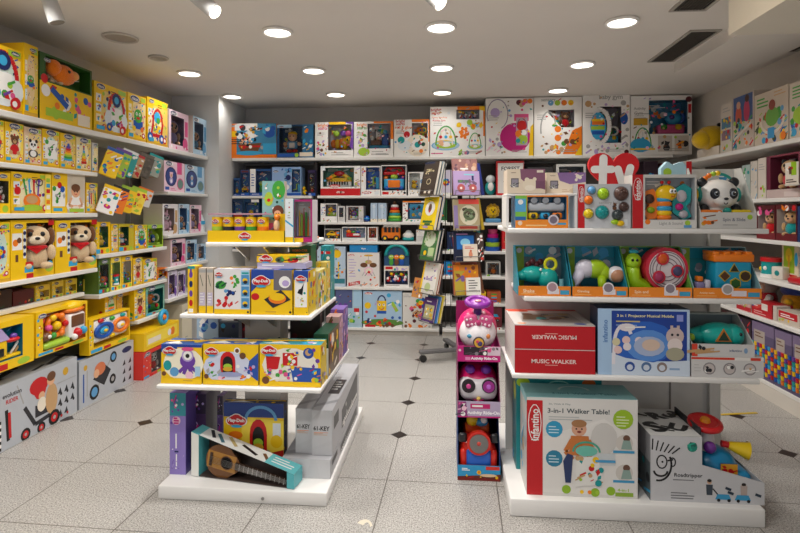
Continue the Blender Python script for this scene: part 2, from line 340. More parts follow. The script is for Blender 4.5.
# ------------------------------------------------------------------ toys modelled in the round: x in +-.5, z 0..1, depth +-.25, face towards -y
def toy(g, kind, M):
    B = lambda c, r, col, mat='plastic', n=10: g.ball(c, r, col, mat, n, M)
    X = lambda x0, x1, y0, y1, z0, z1, col, r=.03, mat='plastic': g.rbox(x0, x1, y0, y1, z0, z1, col, r, mat, 2, M)
    if kind in ('pup', 'bear', 'bunny', 'monkey', 'dollp', 'dollb', 'plushred', 'plushblue', 'plushgrey'):
        f, e, b, s = {'pup': ('#d9bd97', 'br', '#d9bd97', '#f0dfc5'), 'bear': ('br', 'br', 're', 'tn'), 'bunny': ('pp', 'pp', 'pp', 'wh'), 'monkey': ('br', 'br', 'og', 'sk'), 'dollp': ('sk', 'lv', 'lv', 'sk'),
                      'dollb': ('sk', 'mb', 'mb', 'sk'), 'plushred': ('tn', 'dk', 're', 'sk'), 'plushblue': ('tn', 'br', 'te', 'sk'), 'plushgrey': ('#cfc6c0', 'gy', 're', 'wh')}[kind]
        B((0, 0, .27), (.24, .19, .27), b, 'plush'); B((0, -.02, .7), (.26, .2, .24), f, 'plush', 14); B((0, -.2, .63), (.14, .1, .1), s, 'plush')
        B((0, -.3, .67), (.045, .03, .035), 'bk'); B((-.1, -.19, .76), (.045, .03, .055), 'bk'); B((.1, -.19, .76), (.045, .03, .055), 'bk')
        if kind == 'pup': B((-.11, -.15, .77), (.11, .06, .11), 'br', 'plush'); B((-.1, -.22, .77), (.035, .02, .045), 'bk'); B((-.27, 0, .7), (.08, .1, .2), e, 'plush'); B((.27, 0, .7), (.08, .1, .2), e, 'plush'); g.ring((0, -.03, .47), .17, .045, 're', 'z', 'plush', M=M); g.prism([(-.17, .5), (.17, .5), (0, .33)], -.22, -.19, 're', 'plush', M)
        elif kind == 'bunny': B((-.12, 0, .95), (.06, .05, .17), e, 'plush'); B((.12, 0, .95), (.06, .05, .17), e, 'plush')
        elif kind in ('dollp', 'dollb'): B((0, .04, .75), (.3, .2, .26), e, 'plush', 12)
        else: B((-.2, 0, .9), (.08, .05, .08), e, 'plush'); B((.2, 0, .9), (.08, .05, .08), e, 'plush')
        for x in (-1, 1): B((x * .27, -.06, .35), (.08, .08, .17), f, 'plush'); B((x * .17, -.16, .07), (.11, .14, .08), f, 'plush')
    elif kind == 'caterpillar':
        for i, c in enumerate(['og', 'ye', 'og', 'ye']): B((-.3 + i * .16, 0, .3), (.14, .17, .2 + .02 * i), c)
        B((.33, -.04, .42), (.2, .18, .22), 'ye'); B((.3, -.2, .46), (.035, .03, .05), 'bk'); B((.42, -.18, .46), (.035, .03, .05), 'bk')
        for x, c in ((-.2, 'lg'), (.1, 'pu'), (.3, 'pk')): B((x, .08, .78), (.14, .06, .14), c)
    elif kind == 'piano':
        X(-.48, .48, -.15, .2, 0, .3, 'wh'); X(-.48, .48, .0, .22, .25, .55, 'ye', .08); g.ring((0, .05, .4), .36, .1, 'ye', 'y', 'plastic', 16, 0, PI, M=M); B((0, 0, .8), (.22, .14, .16), 're')
        for i in range(8): X(-.4 + i * .1, -.34 + i * .1, -.2, -.12, .1, .3, 'bk', .005)
        B((-.4, -.05, .5), .1, 'og'); B((.4, -.05, .5), .1, 'lg')
    elif kind == 'pipes':
        g.tube([(-.3, 0, .1), (-.3, 0, .3), (0, 0, .35), (0, 0, .9), (.2, 0, .95)], .07, 'lg', M=M); X(.18, .42, -.1, .1, .05, .9, 'cy'); X(-.45, .1, -.15, .15, 0, .12, 'bl')
    elif kind == 'robot':
        X(-.42, .42, -.18, .18, .08, .5, 'cy'); X(-.25, .25, -.22, -.1, .12, .45, 'og'); X(-.45, .45, -.15, .15, .68, .82, 're'); g.tube([(-.4, 0, .8), (-.3, 0, .98), (.3, 0, .98), (.4, 0, .8)], .05, 're', M=M); B((0, -.05, .6), (.16, .14, .14), 'lg'); B((-.35, 0, .55), .1, 'og'); B((.35, 0, .55), .1, 'pu')
        for x in (-.3, .3): B((x, -.15, .1), .1, 'bl')
    elif kind == 'truck' or kind == 'bus':
        if kind == 'bus':
            X(-.48, .48, -.2, .2, .15, .7, 'og', .06); X(-.4, .48, -.18, .18, .62, .95, 'wh', .06)
            for i in range(4): X(-.34 + i * .2, -.2 + i * .2, -.215, -.17, .45, .72, 'dk', .02)
        else: X(-.48, .2, -.18, .18, .3, .55, 'ye', .05); X(.15, .45, -.18, .18, .25, .75, 'og', .06); X(.25, .47, -.19, -.1, .5, .68, 'cy', .02); g.tube([(-.4, 0, .5), (-.1, 0, .85), (.1, 0, .6)], .06, 'ye', M=M); X(-.48, .46, -.17, .17, .2, .32, 'dk')
        for x in (-.3, .28): g.cyl((x, -.24, .15), (x, .24, .15), .15, 'dk', M=M); g.cyl((x, -.25, .15), (x, -.23, .15), .07, 'ye', M=M)
    elif kind == 'telephone':
        X(-.45, .45, -.2, .2, .05, .45, 're', .1); B((-.3, -.05, .6), .17, 'og'); B((0, -.05, .55), .12, 'gr'); X(.0, .42, -.22, -.12, .2, .4, 'wh'); B((.3, 0, .55), .12, 'bl')
    elif kind == 'rings':
        for i, c in enumerate(['gr', 'lg', 'te', 'og', 're', 'wh']): g.ring((0, 0, .1 + i * .14), .3 - i * .035, .08, c, 'z', M=M)
        B((0, 0, .95), .1, 'br')
    elif kind == 'block':
        X(-.45, .45, -.2, .2, .02, .95, 'cy', .06)
        for x, z, c in ((-.2, .65, 'dk'), (.15, .75, 'dk'), (.2, .3, 'cr'), (-.2, .25, 'ye')): B((x, -.2, z), (.1, .05, .12), c)
    elif kind == 'dome': X(-.4, .4, -.2, .2, .05, .3, 'te', .08); B((0, 0, .4), (.42, .22, .3), 'wh'); B((0, 0, .6), (.25, .18, .2), 'cl')
    elif kind == 'duck': B((0, 0, .35), (.3, .2, .25), 'ye'); B((-.08, -.05, .7), .2, 'ye'); B((-.15, -.22, .68), (.1, .1, .04), 'og'); B((-.12, -.22, .78), .03, 'bk'); B((.2, 0, .3), (.12, .2, .12), 'bl')
    elif kind == 'ferris':
        X(-.42, .42, -.2, .2, 0, .18, 'lg', .08); g.ring((.05, -.05, .55), .27, .07, 'og', M=M); B((.05, -.08, .55), .12, 'ye')
        for i in range(6): B((.05 + .27 * math.cos(i * 1.05), -.1, .55 + .27 * math.sin(i * 1.05)), .09, ['re', 'og', 'ye', 'pk', 'gr', 'og'][i])
        B((-.32, -.1, .33), .13, 'br'); B((-.32, -.22, .35), .05, 'wh'); B((-.36, 0, .75), .1, 're')
    elif kind == 'popcorn':
        X(-.3, .3, -.18, .18, .1, .68, 'wh', .05); X(-.24, .24, -.2, -.1, .35, .64, 'br', .03); B((0, 0, .76), (.4, .25, .08), 'og'); B((0, 0, .84), (.36, .22, .14), 'ye'); B((-.05, -.2, .2), .12, 're'); B((.18, -.2, .22), .1, 'cy'); B((-.15, -.2, .12), .08, 'wh')
    elif kind == 'wheel':
        g.rbox(-.5, .5, -.12, .12, .1, .85, 'wh', .2, 'plastic', 3, M)
        for x, c, q in ((-.22, 'bl', 'cy'), (.24, 'og', 'wh')):
            g.ring((x, -.14, .45), .2, .06, c, M=M); B((x, -.14, .45), (.12, .06, .12), q); B((x, -.2, .45), .05, 'ye')
        for x, z, c in ((0, .75, 'gr'), (-.3, .78, 're'), (.3, .75, 'te'), (0, .2, 'ye')): B((x, -.13, z), .07, c)
    elif kind == 'house':
        X(-.45, .45, -.1, .2, 0, .1, 'ye'); X(-.42, -.05, -.12, .15, .1, .55, 'ye'); g.prism([(-.48, .55), (0, .55), (-.23, .95)], -.14, .17, 'lv', 'plastic', M); X(-.36, -.14, -.15, -.1, .12, .35, 'bk'); B((.08, -.1, .52), (.17, .12, .07), 're'); B((.1, -.1, .62), .08, 'pu'); g.tube([(.1, 0, .1), (.3, 0, .4)], .03, 'wh', M=M); g.tube([(.2, 0, .1), (.4, 0, .4)], .03, 'tn', M=M)
    elif kind == 'cowcar': X(-.4, .4, -.2, .2, .1, .4, 'bk', .1); B((0, 0, .5), (.28, .2, .25), 'wh'); B((.05, -.15, .55), (.12, .1, .1), 'bk'); B((-.12, -.17, .6), .05, 'bk'); B((-.25, -.2, .12), .1, 'dk'); B((.25, -.2, .12), .1, 'dk')
    elif kind == 'balls':
        rd = random.Random(4)
        for i in range(12): B((rd.uniform(-.38, .38), rd.uniform(-.1, .1), rd.uniform(.12, .8)), .13, ['re', 'wh', 'bl', 'ye', 're', 'gr', 'pp'][i % 7])
    elif kind == 'figures':
        for i, (c, q) in enumerate((('lg', 'gr'), ('og', 'br'), ('ye', 'bl'))):
            x = -.3 + i * .3; B((x, 0, .25), (.13, .13, .25), q); B((x, -.03, .62), (.16, .14, .17), c); B((x - .05, -.16, .66), .035, 'wh'); B((x + .05, -.16, .66), .035, 'wh')
    elif kind == 'handy':
        B((0, 0, .72), (.2, .17, .2), 'sk'); B((0, .03, .84), (.2, .16, .12), 'ye'); B((-.07, -.15, .73), .03, 'bk'); B((.07, -.15, .73), .03, 'bk'); X(-.22, .22, -.12, .12, .18, .52, 'mb', .08); X(-.12, .12, -.15, -.1, .22, .45, 'wh', .04); B((-.3, -.05, .4), .09, 'sk'); B((.3, -.05, .4), .09, 'sk'); B((-.12, -.1, .08), (.13, .18, .09), 're'); B((.12, -.1, .08), (.13, .18, .09), 're')
    elif kind == 'playset':
        X(-.46, .46, -.2, .2, 0, .16, 'cy', .06); X(-.4, .1, -.15, .15, .16, .42, 'br', .05); X(.12, .42, -.15, .15, .16, .75, 'bl', .06); g.cyl((-.2, 0, .4), (-.2, 0, .95), .03, 'dk', M=M); g.prism([(-.2, .9), (.08, .68), (-.2, .5)], -.02, .02, 'wh', 'plastic', M); B((-.33, -.15, .5), .1, 'wh'); B((-.05, -.15, .5), .09, 'sk'); B((.27, -.1, .82), .11, 'cy')
    elif kind == 'penguin': B((0, 0, .35), (.26, .2, .34), 'te'); B((0, -.05, .75), (.22, .18, .2), 'cl'); B((0, -.2, .4), (.14, .06, .2), 'wh')
    elif kind == 'lion':
        for i in range(10): B((.27 * math.cos(i * .63), .05, .55 + .27 * math.sin(i * .63)), .12, 'gd', 'plush', 8)
        B((0, -.05, .55), (.24, .16, .24), 'ye', 'plush'); B((-.08, -.2, .6), .035, 'bk'); B((.08, -.2, .6), .035, 'bk'); B((0, -.22, .52), .05, 'bk'); X(-.4, .4, -.2, .2, 0, .2, 'mb', .06)
    elif kind == 'stackcup':
        for i, c in enumerate(['bl', 'lg', 'bl', 'mg', 'pk']): g.cyl((0, 0, i * .2), (0, 0, i * .2 + .19), .36 - i * .04, c, .38 - i * .04, M=M)
    elif kind == 'car': X(-.48, .48, -.2, .2, .12, .5, 're', .1); X(-.25, .3, -.17, .17, .45, .78, 'cl', .1); [g.cyl((x, -.23, .14), (x, .23, .14), .14, 'bk', M=M) for x in (-.3, .3)]
    elif kind == 'drumtoy': g.cyl((0, 0, 0), (0, 0, .7), .4, 'te', M=M); g.cyl((0, 0, .68), (0, 0, .85), .44, 're', M=M); g.cyl((0, 0, 0), (0, 0, .15), .44, 'wh', M=M); B((.1, -.3, .4), .12, 'wh'); B((-.2, -.32, .35), .1, 'ye')
    elif kind == 'owlset': B((0, -.1, .4), (.17, .14, .3), 'bl'); B((0, -.22, .35), (.12, .06, .12), 'wh'); B((-.3, 0, .6), .14, 're'); B((.32, 0, .45), (.18, .15, .3), 'lg'); B((-.28, -.1, .25), .12, 'og'); X(-.48, .48, -.2, .2, 0, .12, 'lg', .04)
    else:
        rd = random.Random(kind); cs = BRIGHT[:]; rd.shuffle(cs)
        X(-.4, .4, -.2, .2, 0, .35, cs[0], .08); B((rd.uniform(-.15, .1), -.05, .6), (.25, .2, .26), cs[1], n=12); B((-.22, -.17, .25), .11, cs[2]); B((.2, -.17, .25), .11, cs[3]); B((0, -.24, .6), .08, cs[4]); g.ring((.2, -.05, .6), .2, .05, cs[5], M=M)
def TM(x, y, z, s, sx=1, sy=1, rz=0): return Matrix.Translation((x, y, z)) @ Matrix.Rotation(rz, 4, 'Z') @ Matrix.Diagonal((s * sx, s * sy, s, 1))
# ------------------------------------------------------------------ a boxed product: carton + printing (+ window tray with its toy)
def six(c, side=None, top=None): return [c, side or c, c, side or c, top or c, c]
def pack(name, label, loc, rz, w, h, d, col, art=None, logo=None, lprint=None, rprint=None, tprint=None, win=None, inner='cl', iart=None, toys=(), film=True, cat='toy box', group=None, rx=0, ry=0, tray=0):
    t = thing(name, label, cat, loc, rz, group, rx, ry)
    g = G(); x0, x1, y0, y1 = -w / 2, w / 2, -d / 2, d / 2
    if isinstance(col, str): col = six(col)
    if not win: g.box(x0, x1, y0, y1, 0, h, col)
    else:
        a0, b0, a1, b1 = x0 + win[0] * w, win[1] * h, x0 + win[2] * w, win[3] * h
        g.add([(x0, y0, 0), (x1, y0, 0), (x1, y1, 0), (x0, y1, 0), (x0, y0, h), (x1, y0, h), (x1, y1, h), (x0, y1, h)],
              [(1, 2, 6, 5), (2, 3, 7, 6), (3, 0, 4, 7), (4, 5, 6, 7), (3, 2, 1, 0)], list(col[1:]))
        g.add([(x0, y0, 0), (x1, y0, 0), (x1, y0, h), (x0, y0, h), (a0, y0, b0), (a1, y0, b0), (a1, y0, b1), (a0, y0, b1)],
              [(0, 1, 5, 4), (1, 2, 6, 5), (2, 3, 7, 6), (3, 0, 4, 7)], col[0])
        ts = max([k * (b1 - b0) for _, _, _, k in toys] or [.1]); ts = min(ts, a1 - a0) if len(toys) < 2 else ts
        yb = min(y1 - .01, y0 + (tray or max(.05, ts * .5)))
        g.add([(a0, y0, b0), (a1, y0, b0), (a1, y0, b1), (a0, y0, b1), (a0, yb, b0), (a1, yb, b0), (a1, yb, b1), (a0, yb, b1)],
              [(4, 5, 6, 7), (0, 4, 7, 3), (5, 1, 2, 6), (7, 6, 2, 3), (0, 1, 5, 4)], inner)
    if win:                                               # printing round the window is part of the carton
        iart = iart or (lambda q: q.scat(sum(map(ord, label)) % 97, 12, ['mb', 'te', 'lg', 'og', 'lgy', 'tn', 'cl', 'wh'], .05, .11).lines(.1, .93, .6, 2, .06, 'wh', .025))
        if iart: a = A(a1 - a0, b1 - b0); iart(a); a.emit(g, (a0, yb, b0), (1, 0, 0), (0, 0, 1))
        if art: front(g, art, w, d)
        if logo: logo.emit(g, (-w / 2, -d / 2 - .0035, 0), (1, 0, 0), (0, 0, 1))
    g.build('carton', t)
    def panel(nm, a, o, U, V, c, lift=0):
        a.i.insert(0, ([[(0, 0), (a.w, 0), (a.w, a.h), (0, a.h)]], c)); q = G(); a.emit(q, o, U, V); q.build(nm, t)
    if art and not win: panel('front_print', art, (x0, y0, 0), (1, 0, 0), (0, 0, 1), col[0])
    if logo and not win: q = G(); logo.emit(q, (x0, y0 - .0045, 0), (1, 0, 0), (0, 0, 1)); q.build('logo', t)
    if lprint: panel('side_print', lprint, (x0, y1, 0), (0, -1, 0), (0, 0, 1), col[3])
    if rprint: panel('side_print', rprint, (x1, y0, 0), (0, 1, 0), (0, 0, 1), col[1])
    if tprint: panel('top_print', tprint, (x0, y0, h), (1, 0, 0), (0, 1, 0), col[4])
    for pn, kind, u, k in toys:                           # toy stands on the tray floor; u across the window, k = share of window height
        q = G(); s = min(k, 1.0) * (b1 - b0); s = min(s, (a1 - a0) * 1.0 if kind not in ('ferris',) else s)
        dep = yb - y0; sy = min(1, dep * .47 / (s * .3)); tr = -R(24) if rz > 1 else R(24) if rz < -1 else 0
        toy(q, kind, TM(a0 + u * (a1 - a0), (y0 + yb) / 2, b0 + .003, s * .97, max(1.05, min(1.6, (a1 - a0) * .92 / s)) if len(toys) < 2 and not tr else 1.05, sy, tr if sy > .7 else tr * .5)); q.build(pn, t)
    if win and film:
        q = G(); q.add([(a0, y0 + .001, b0), (a1, y0 + .001, b0), (a1, y0 + .001, b1), (a0, y0 + .001, b1)], [(0, 1, 2, 3)], 'wh', 'film'); q.build('clear_window', t)
    return t
def small(name, label, loc, rz, w, h, d, col, art=None, cat='toy box', group=None, rx=0, ry=0):   # a package too small to show parts: one mesh
    g = G(); g.box(-w / 2, w / 2, -d / 2, d / 2, 0, h, six(col) if isinstance(col, str) else col)
    if art: front(g, art, w, d)
    o = g.build(name); o.location = loc; o.rotation_euler = (rx, ry, rz); return tag(o, label, cat, group)
def solo(name, label, loc, rz, kind, s, cat='toy', group=None, sx=1, sy=1):                        # an unboxed toy
    g = G(); toy(g, kind, TM(0, 0, 0, s, sx, sy)); o = g.build(name); o.location = loc; o.rotation_euler = (0, 0, rz); return tag(o, label, cat, group)
GAP = .003
def onL(pl, pr, pt, zs, d, X=-2.78):                      # against the left wall: front face at X, seen from pl to pr
    y0, y1 = at(pl, 0, X=X).y, at(pr, 0, X=X).y
    return (X - d / 2, (y0 + y1) / 2, zs), PI / 2, y1 - y0 - GAP, at((pl + pr) / 2, pt, X=X).z - zs
def onB(pl, pr, pt, zs, d, Y):
    x0, x1 = at(pl, 0, Y=Y).x, at(pr, 0, Y=Y).x
    return ((x0 + x1) / 2, Y + d / 2, zs), 0, x1 - x0 - GAP, at((pl + pr) / 2, pt, Y=Y).z - zs
def onR(pl, pr, pt, zs, d, X=2.58):
    y1, y0 = at(pl, 0, X=X).y, at(pr, 0, X=X).y
    return (X + d / 2, (y0 + y1) / 2, zs), -PI / 2, y1 - y0 - GAP, at((pl + pr) / 2, pt, X=X).z - zs
# ------------------------------------------------------------------ the room
CZ, XL, XR, YB, YF = 2.85, -3.2, 2.98, 6.85, -2.2
def mk_floor():
    m = bpy.data.materials.new('terrazzo'); m.use_nodes = True; nt = m.node_tree; b = nt.nodes['Principled BSDF']; L = nt.links.new
    tc = nt.nodes.new('ShaderNodeTexCoord'); mp = nt.nodes.new('ShaderNodeMapping'); mp.vector_type = 'TEXTURE'
    mp.inputs['Location'].default_value = (-.305, 3.56, 0); mp.inputs['Rotation'].default_value = (0, 0, R(-1.7)); mp.inputs['Scale'].default_value = (.605, .605, .605)
    L(tc.outputs['Object'], mp.inputs['Vector'])
    sp = nt.nodes.new('ShaderNodeSeparateXYZ'); L(mp.outputs['Vector'], sp.inputs[0])
    def mth(op, a, b_=None):
        n = nt.nodes.new('ShaderNodeMath'); n.operation = op
        for i, q in enumerate((a, b_)):
            if q is None: continue
            if isinstance(q, (int, float)): n.inputs[i].default_value = q
            else: L(q, n.inputs[i])
        return n.outputs[0]
    dx = mth('ABSOLUTE', mth('SUBTRACT', sp.outputs['X'], mth('ROUND', sp.outputs['X'])))
    dy = mth('ABSOLUTE', mth('SUBTRACT', sp.outputs['Y'], mth('ROUND', sp.outputs['Y'])))
    joint = mth('MAXIMUM', mth('LESS_THAN', dx, .005), mth('LESS_THAN', dy, .005))
    dia = mth('MULTIPLY', mth('LESS_THAN', mth('ADD', dx, dy), .098), mth('GREATER_THAN', sp.outputs['Y'], -.4))
    def ramp(fac, stops):
        r = nt.nodes.new('ShaderNodeValToRGB'); e = r.color_ramp.elements
        for i, (p, c) in enumerate(stops):
            if i > 1: e.new(p)
            e[i].position = p; e[i].color = lin(c)
        L(fac, r.inputs[0]); return r.outputs[0]
    n1 = nt.nodes.new('ShaderNodeTexNoise'); n1.inputs['Scale'].default_value = 135; n1.inputs['Detail'].default_value = 4; n1.inputs['Roughness'].default_value = .75
    n2 = nt.nodes.new('ShaderNodeTexVoronoi'); n2.inputs['Scale'].default_value = 210; n3 = nt.nodes.new('ShaderNodeTexNoise'); n3.inputs['Scale'].default_value = 1.3
    for n in (n1, n2, n3): L(tc.outputs['Object'], n.inputs['Vector'])
    base = ramp(n1.outputs['Fac'], [(.37, '#55524f'), (.45, '#96938e'), (.53, '#b7b3ae'), (.62, '#d2cfca')])
    chip = ramp(n2.outputs['Distance'], [(.0, '#6f6660'), (.28, '#ffffff')])
    def mix(f, a, b_, mode='MIX'):
        n = nt.nodes.new('ShaderNodeMix'); n.data_type = 'RGBA'; n.blend_type = mode
        if isinstance(f, (int, float)): n.inputs[0].default_value = f
        else: L(f, n.inputs[0])
        for i, q in ((6, a), (7, b_)):
            if isinstance(q, tuple): n.inputs[i].default_value = q
            else: L(q, n.inputs[i])
        return n.outputs[2]
    c = mix(.6, base, chip, 'MULTIPLY'); c = mix(mth('MULTIPLY', n3.outputs['Fac'], .18), c, lin('#807d7b'))
    c = mix(mth('MULTIPLY', joint, .9), c, lin('#5d5751')); c = mix(dia, c, lin('#2b2320'))
    L(c, b.inputs['Base Color']); b.inputs['Roughness'].default_value = .34; b.inputs['Specular IOR Level'].default_value = .35
    MATS['terrazzo'] = m
mk_floor()
def slab(name, x0, x1, y0, y1, z0, z1, col, mat='paint'):
    g = G(); g.box(x0, x1, y0, y1, z0, z1, col, mat); return struct(name, g)
slab('floor', XL - .1, XR + .1, YF - .1, YB + .1, -.1, 0, 'gy', 'terrazzo')
slab('ceiling', XL - .1, XR + .1, YF - .1, YB + .1, CZ, CZ + .1, '#e4dfd9')
slab('wall_left', XL - .1, XL, YF, YB, 0, CZ, '#cfccc9'); slab('wall_right', XR, XR + .1, YF, YB, 0, CZ, '#d6cfc6')
slab('wall_back', XL, XR, YB, YB + .1, 0, CZ, '#c9c6c3'); slab('wall_front', XL, XR, YF - .1, YF, 2.45, CZ, '#c9c6c3')  # unseen front wall kept to a strip, opened below to let fill light in
slab('wall_pilaster', XL, -2.63, 6.02, YB, 0, CZ, '#dddcda')
g = G(); g.box(2.09, 2.71, 1.0, 5.06, 2.76, CZ, '#e2ddd7', 'paint'); struct('trim_1', g)
g = G(); g.box(1.77, XR, .6, 3.5, 2.6, CZ, '#ddd6c8', 'paint'); struct('trim_2', g)
# recessed lamps: a grid of round downlights, the lit ones carry a real lamp
LX = (-2.48, -1.25, -.03, 1.25); LY = (6.05, 5.0, 3.9, 2.8, 1.7, .6)
lamp_lab = {(0, 6.05): 'small round ceiling downlight above the pale pilaster corner', (0, 5.0): 'round ceiling downlight above the left-wall top shelf, nearest the yellow boxes',
            (1, 6.05): 'round downlight above white caterpillar toy box, in row nearest the back wall', (1, 5.0): 'round downlight second from back in the row left of centre', (1, 3.9): 'big round downlight at the front of the row left of centre',
            (2, 6.05): 'round downlight above large white play gym box, nearest the back wall', (2, 5.0): 'round downlight in the middle of the centre row on the ceiling', (2, 3.9): 'big round downlight just behind the spotlight at top centre',
            (3, 6.05): 'round downlight above the pink play gym boxes, nearest the back wall', (3, 5.0): 'round downlight in the right-hand row, second from the back', (3, 3.9): 'big round downlight at front of the right-hand row, beside the grey vents'}
POW = 11.5
for i, x in enumerate(LX):
    for y in LY:
        if i == 0 and y == 3.9: continue
        if y < 3.5 and i == 3: continue
        lab = lamp_lab.get((i, y), 'round ceiling downlight nearer the shop front, outside the picture')
        if y > 3:
            t = thing('ceiling_downlight', lab, 'ceiling light', (x, y, CZ - .012), 0, 'round downlights in the ceiling')
            g = G(); g.ring((0, 0, 0), .105, .012, 'wh', 'z', 'paint', 28); g.build('rim', t)
            g = G(); g.cyl((0, 0, -.004), (0, 0, .011), .1, '#fff7ea', mat='glow', n=28); g.build('diffuser', t)
        ld = bpy.data.lights.new('downlight', 'AREA'); ld.shape = 'DISK'; ld.size = .18; ld.energy = POW * (.22 if y > 6 else .8 if y > 4.9 else 1) * (.5 if i == 0 else 1); ld.color = (1, .965, .915); ld.spread = R(140)
        lo = bpy.data.objects.new('downlight', ld); COL.objects.link(lo); lo.location = (x, y, CZ - .03)
for i, (x, y, r, lab) in enumerate(((-2.51, 3.94, .12, 'larger flat round grille in the ceiling above the yellow boxes at left'), (-2.505, 4.48, .075, 'smaller flat oval-looking unlit ceiling ring behind the larger grille'))):
    t = thing('ceiling_speaker', lab, 'speaker', (x, y, CZ - .008), 0, 'unlit round grilles in ceiling'); g = G(); g.ring((0, 0, 0), r, .01, '#c9c2b9', 'z', 'paint', 28); g.build('rim', t); g = G(); g.cyl((0, 0, 0), (0, 0, .008), r, '#a89f94', mat='paint', n=28); g.build('grille', t)
for x0, x1, y0, y1, lab in ((1.82, 2.05, 4.14, 4.98, 'long dark grey air vent in ceiling beside the shallow soffit'), (1.5, 1.74, 2.9, 3.73, 'dark air vent half hidden by the deep cream soffit'), (2.74, 2.95, 3.9, 4.75, 'dark air vent at the right edge above the wall shelves')):
    t = thing('air_vent', lab, 'vent', ((x0 + x1) / 2, (y0 + y1) / 2, CZ - .012), 0, 'dark slotted vents in the ceiling'); hx, hy = (x1 - x0) / 2, (y1 - y0) / 2
    g = G()
    for q in ((-hx, -hx + .02, -hy, hy), (hx - .02, hx, -hy, hy), (-hx + .02, hx - .02, -hy, -hy + .02), (-hx + .02, hx - .02, hy - .02, hy)): g.box(*q, 0, .012, '#a9a49c', 'paint')
    g.build('frame', t); g = G(); g.box(-hx + .02, hx - .02, -hy + .02, hy - .02, .009, .0118, '#151413', 'paint'); g.build('duct', t)
    g = G()
    for k in range(9): q = -hx + .03 + k * (2 * hx - .06) / 9; g.box(q, q + .008, -hy + .02, hy - .02, .001, .009, '#4e4a45', 'paint')
    g.build('louvre', t)
def spot(x, y, z, aim, lab, lit):
    t = thing('ceiling_spotlight', lab, 'spotlight', (x, y, CZ), 0, 'cylindrical ceiling spotlights')
    g = G(); g.cyl((0, 0, -.001), (0, 0, -.02), .05, 'wh', mat='paint', n=18); g.build('ceiling_rose', t)
    v = Vector(aim).normalized(); c = Vector((0, 0, z))
    g = G(); g.cyl((0, 0, -.01), c, .012, 'lgy', mat='paint'); g.build('arm', t)
    g = G(); g.cyl(c - v * .09, c + v * .09, .042, 'lgy', .048, 'paint', 20); g.build('lamp_head', t)
    g = G(); g.cyl(c + v * .09, c + v * .093, .04, '#fff0d8' if lit else '#8f887e', mat='glow' if lit else 'paint', n=20); g.build('lens', t)
    if lit:
        ld = bpy.data.lights.new('spot_lamp', 'SPOT'); ld.energy = 16; ld.spot_size = R(70); ld.spot_blend = .6; ld.color = (1, .86, .68); ld.shadow_soft_size = .04
        lo = bpy.data.objects.new('spot_lamp', ld); COL.objects.link(lo); lo.location = Vector((x, y, CZ)) + c + v * .1; lo.rotation_euler = v.to_track_quat('-Z', 'Y').to_euler()
_q = at(205, 4, Z=2.745); spot(_q.x, _q.y, -.105, (.62, -.12, -.5), 'white cylinder spotlight with glowing lens at top left of centre', True)
_q = at(431, -5, Z=2.75); spot(_q.x, _q.y, -.1, (.5, -.25, -.55), 'spotlight cut off by the top edge above the centre downlight', True)
_q = at(52, 8, Z=2.75); spot(_q.x, _q.y, -.1, (.25, .15, -.9), 'unlit white spotlight hanging above the yellow boxes at far left', False)
ld = bpy.data.lights.new('unseen_soffit_spot', 'SPOT'); ld.energy = 16; ld.spot_size = R(70); ld.spot_blend = .6; ld.color = (1, .86, .68); ld.shadow_soft_size = .04  # unseen spot without a fixture, added to light the deep soffit's side
lo = bpy.data.objects.new('unseen_soffit_spot', ld); COL.objects.link(lo); lo.location = (.85, 2.78, CZ - .1); lo.rotation_euler = Vector((.8, .25, .04)).to_track_quat('-Z', 'Y').to_euler()
# ------------------------------------------------------------------ fixed shelving
SH = '#e4e2de'
def shelf_run(label, parts, group='white wall shelving'):
    t = thing('shelf_unit', label, 'shelf unit', (0, 0, 0), 0, group)
    for nm, q, c in parts: g = G(); g.rbox(*q, c, .004, 'laminate', 1) if nm == 'shelf' else g.box(*q, c, 'laminate'); g.build(nm, t)
    return t
LT, T = -2.75, .032
L1 = dict(top=2.133, a=1.806, b=1.484, c=1.05, d=.855, e=.515)
def lsh(y0, y1, z, x=LT): return ('shelf', (XL + .022, x, y0, y1, z - T, z), SH)
def lback(y0, y1, c='#9a948d'): return ('back_panel', (XL, XL + .02, y0, y1, .02, 2.1), c)
shelf_run('long white top shelf along the left wall', [('shelf', (XL, LT, 2.4, 6.0, 2.133 - .04, 2.133), SH)])
shelf_run('left wall shelving nearest the viewer, holding the puppy boxes', [lback(2.4, 4.02)] + [lsh(2.4, 4.02, z) for z in (1.806, 1.484, 1.05)] + [lsh(2.4, 4.02, .855, -2.86), lsh(2.4, 4.02, .515, -2.82)])
shelf_run('left wall shelving in the middle with hanging bags', [lback(4.04, 5.08), ('upright', (XL + .022, XL + .06, 4.022, 4.038, .02, 2.09), 'gy')] + [lsh(4.04, 5.08, z) for z in (1.15, .828)] + [lsh(4.04, 4.57, .512, -2.83), lsh(4.575, 5.08, .512)])
shelf_run('left wall shelving at far end with pink and blue doll boxes', [lback(5.1, 6.0, '#b3aeaa'), ('upright', (XL + .022, XL + .06, 5.083, 5.097, .02, 2.09), 'gy')] + [lsh(5.1, 6.0, z) for z in (1.696, 1.257, .932, .613)])
BY = 6.38
def bsh(x0, x1, z, y=BY): return ('shelf', (x0, x1, y, YB - .022, z - T, z), SH)
BZ = dict(t=2.152, r2=1.687, r3=1.367, r4=1.13, r5=.578, r6=.088)
shelf_run('long white top shelf along the back wall', [('shelf', (-2.62, 2.62, BY, YB, 2.152 - .035, 2.152), SH)])
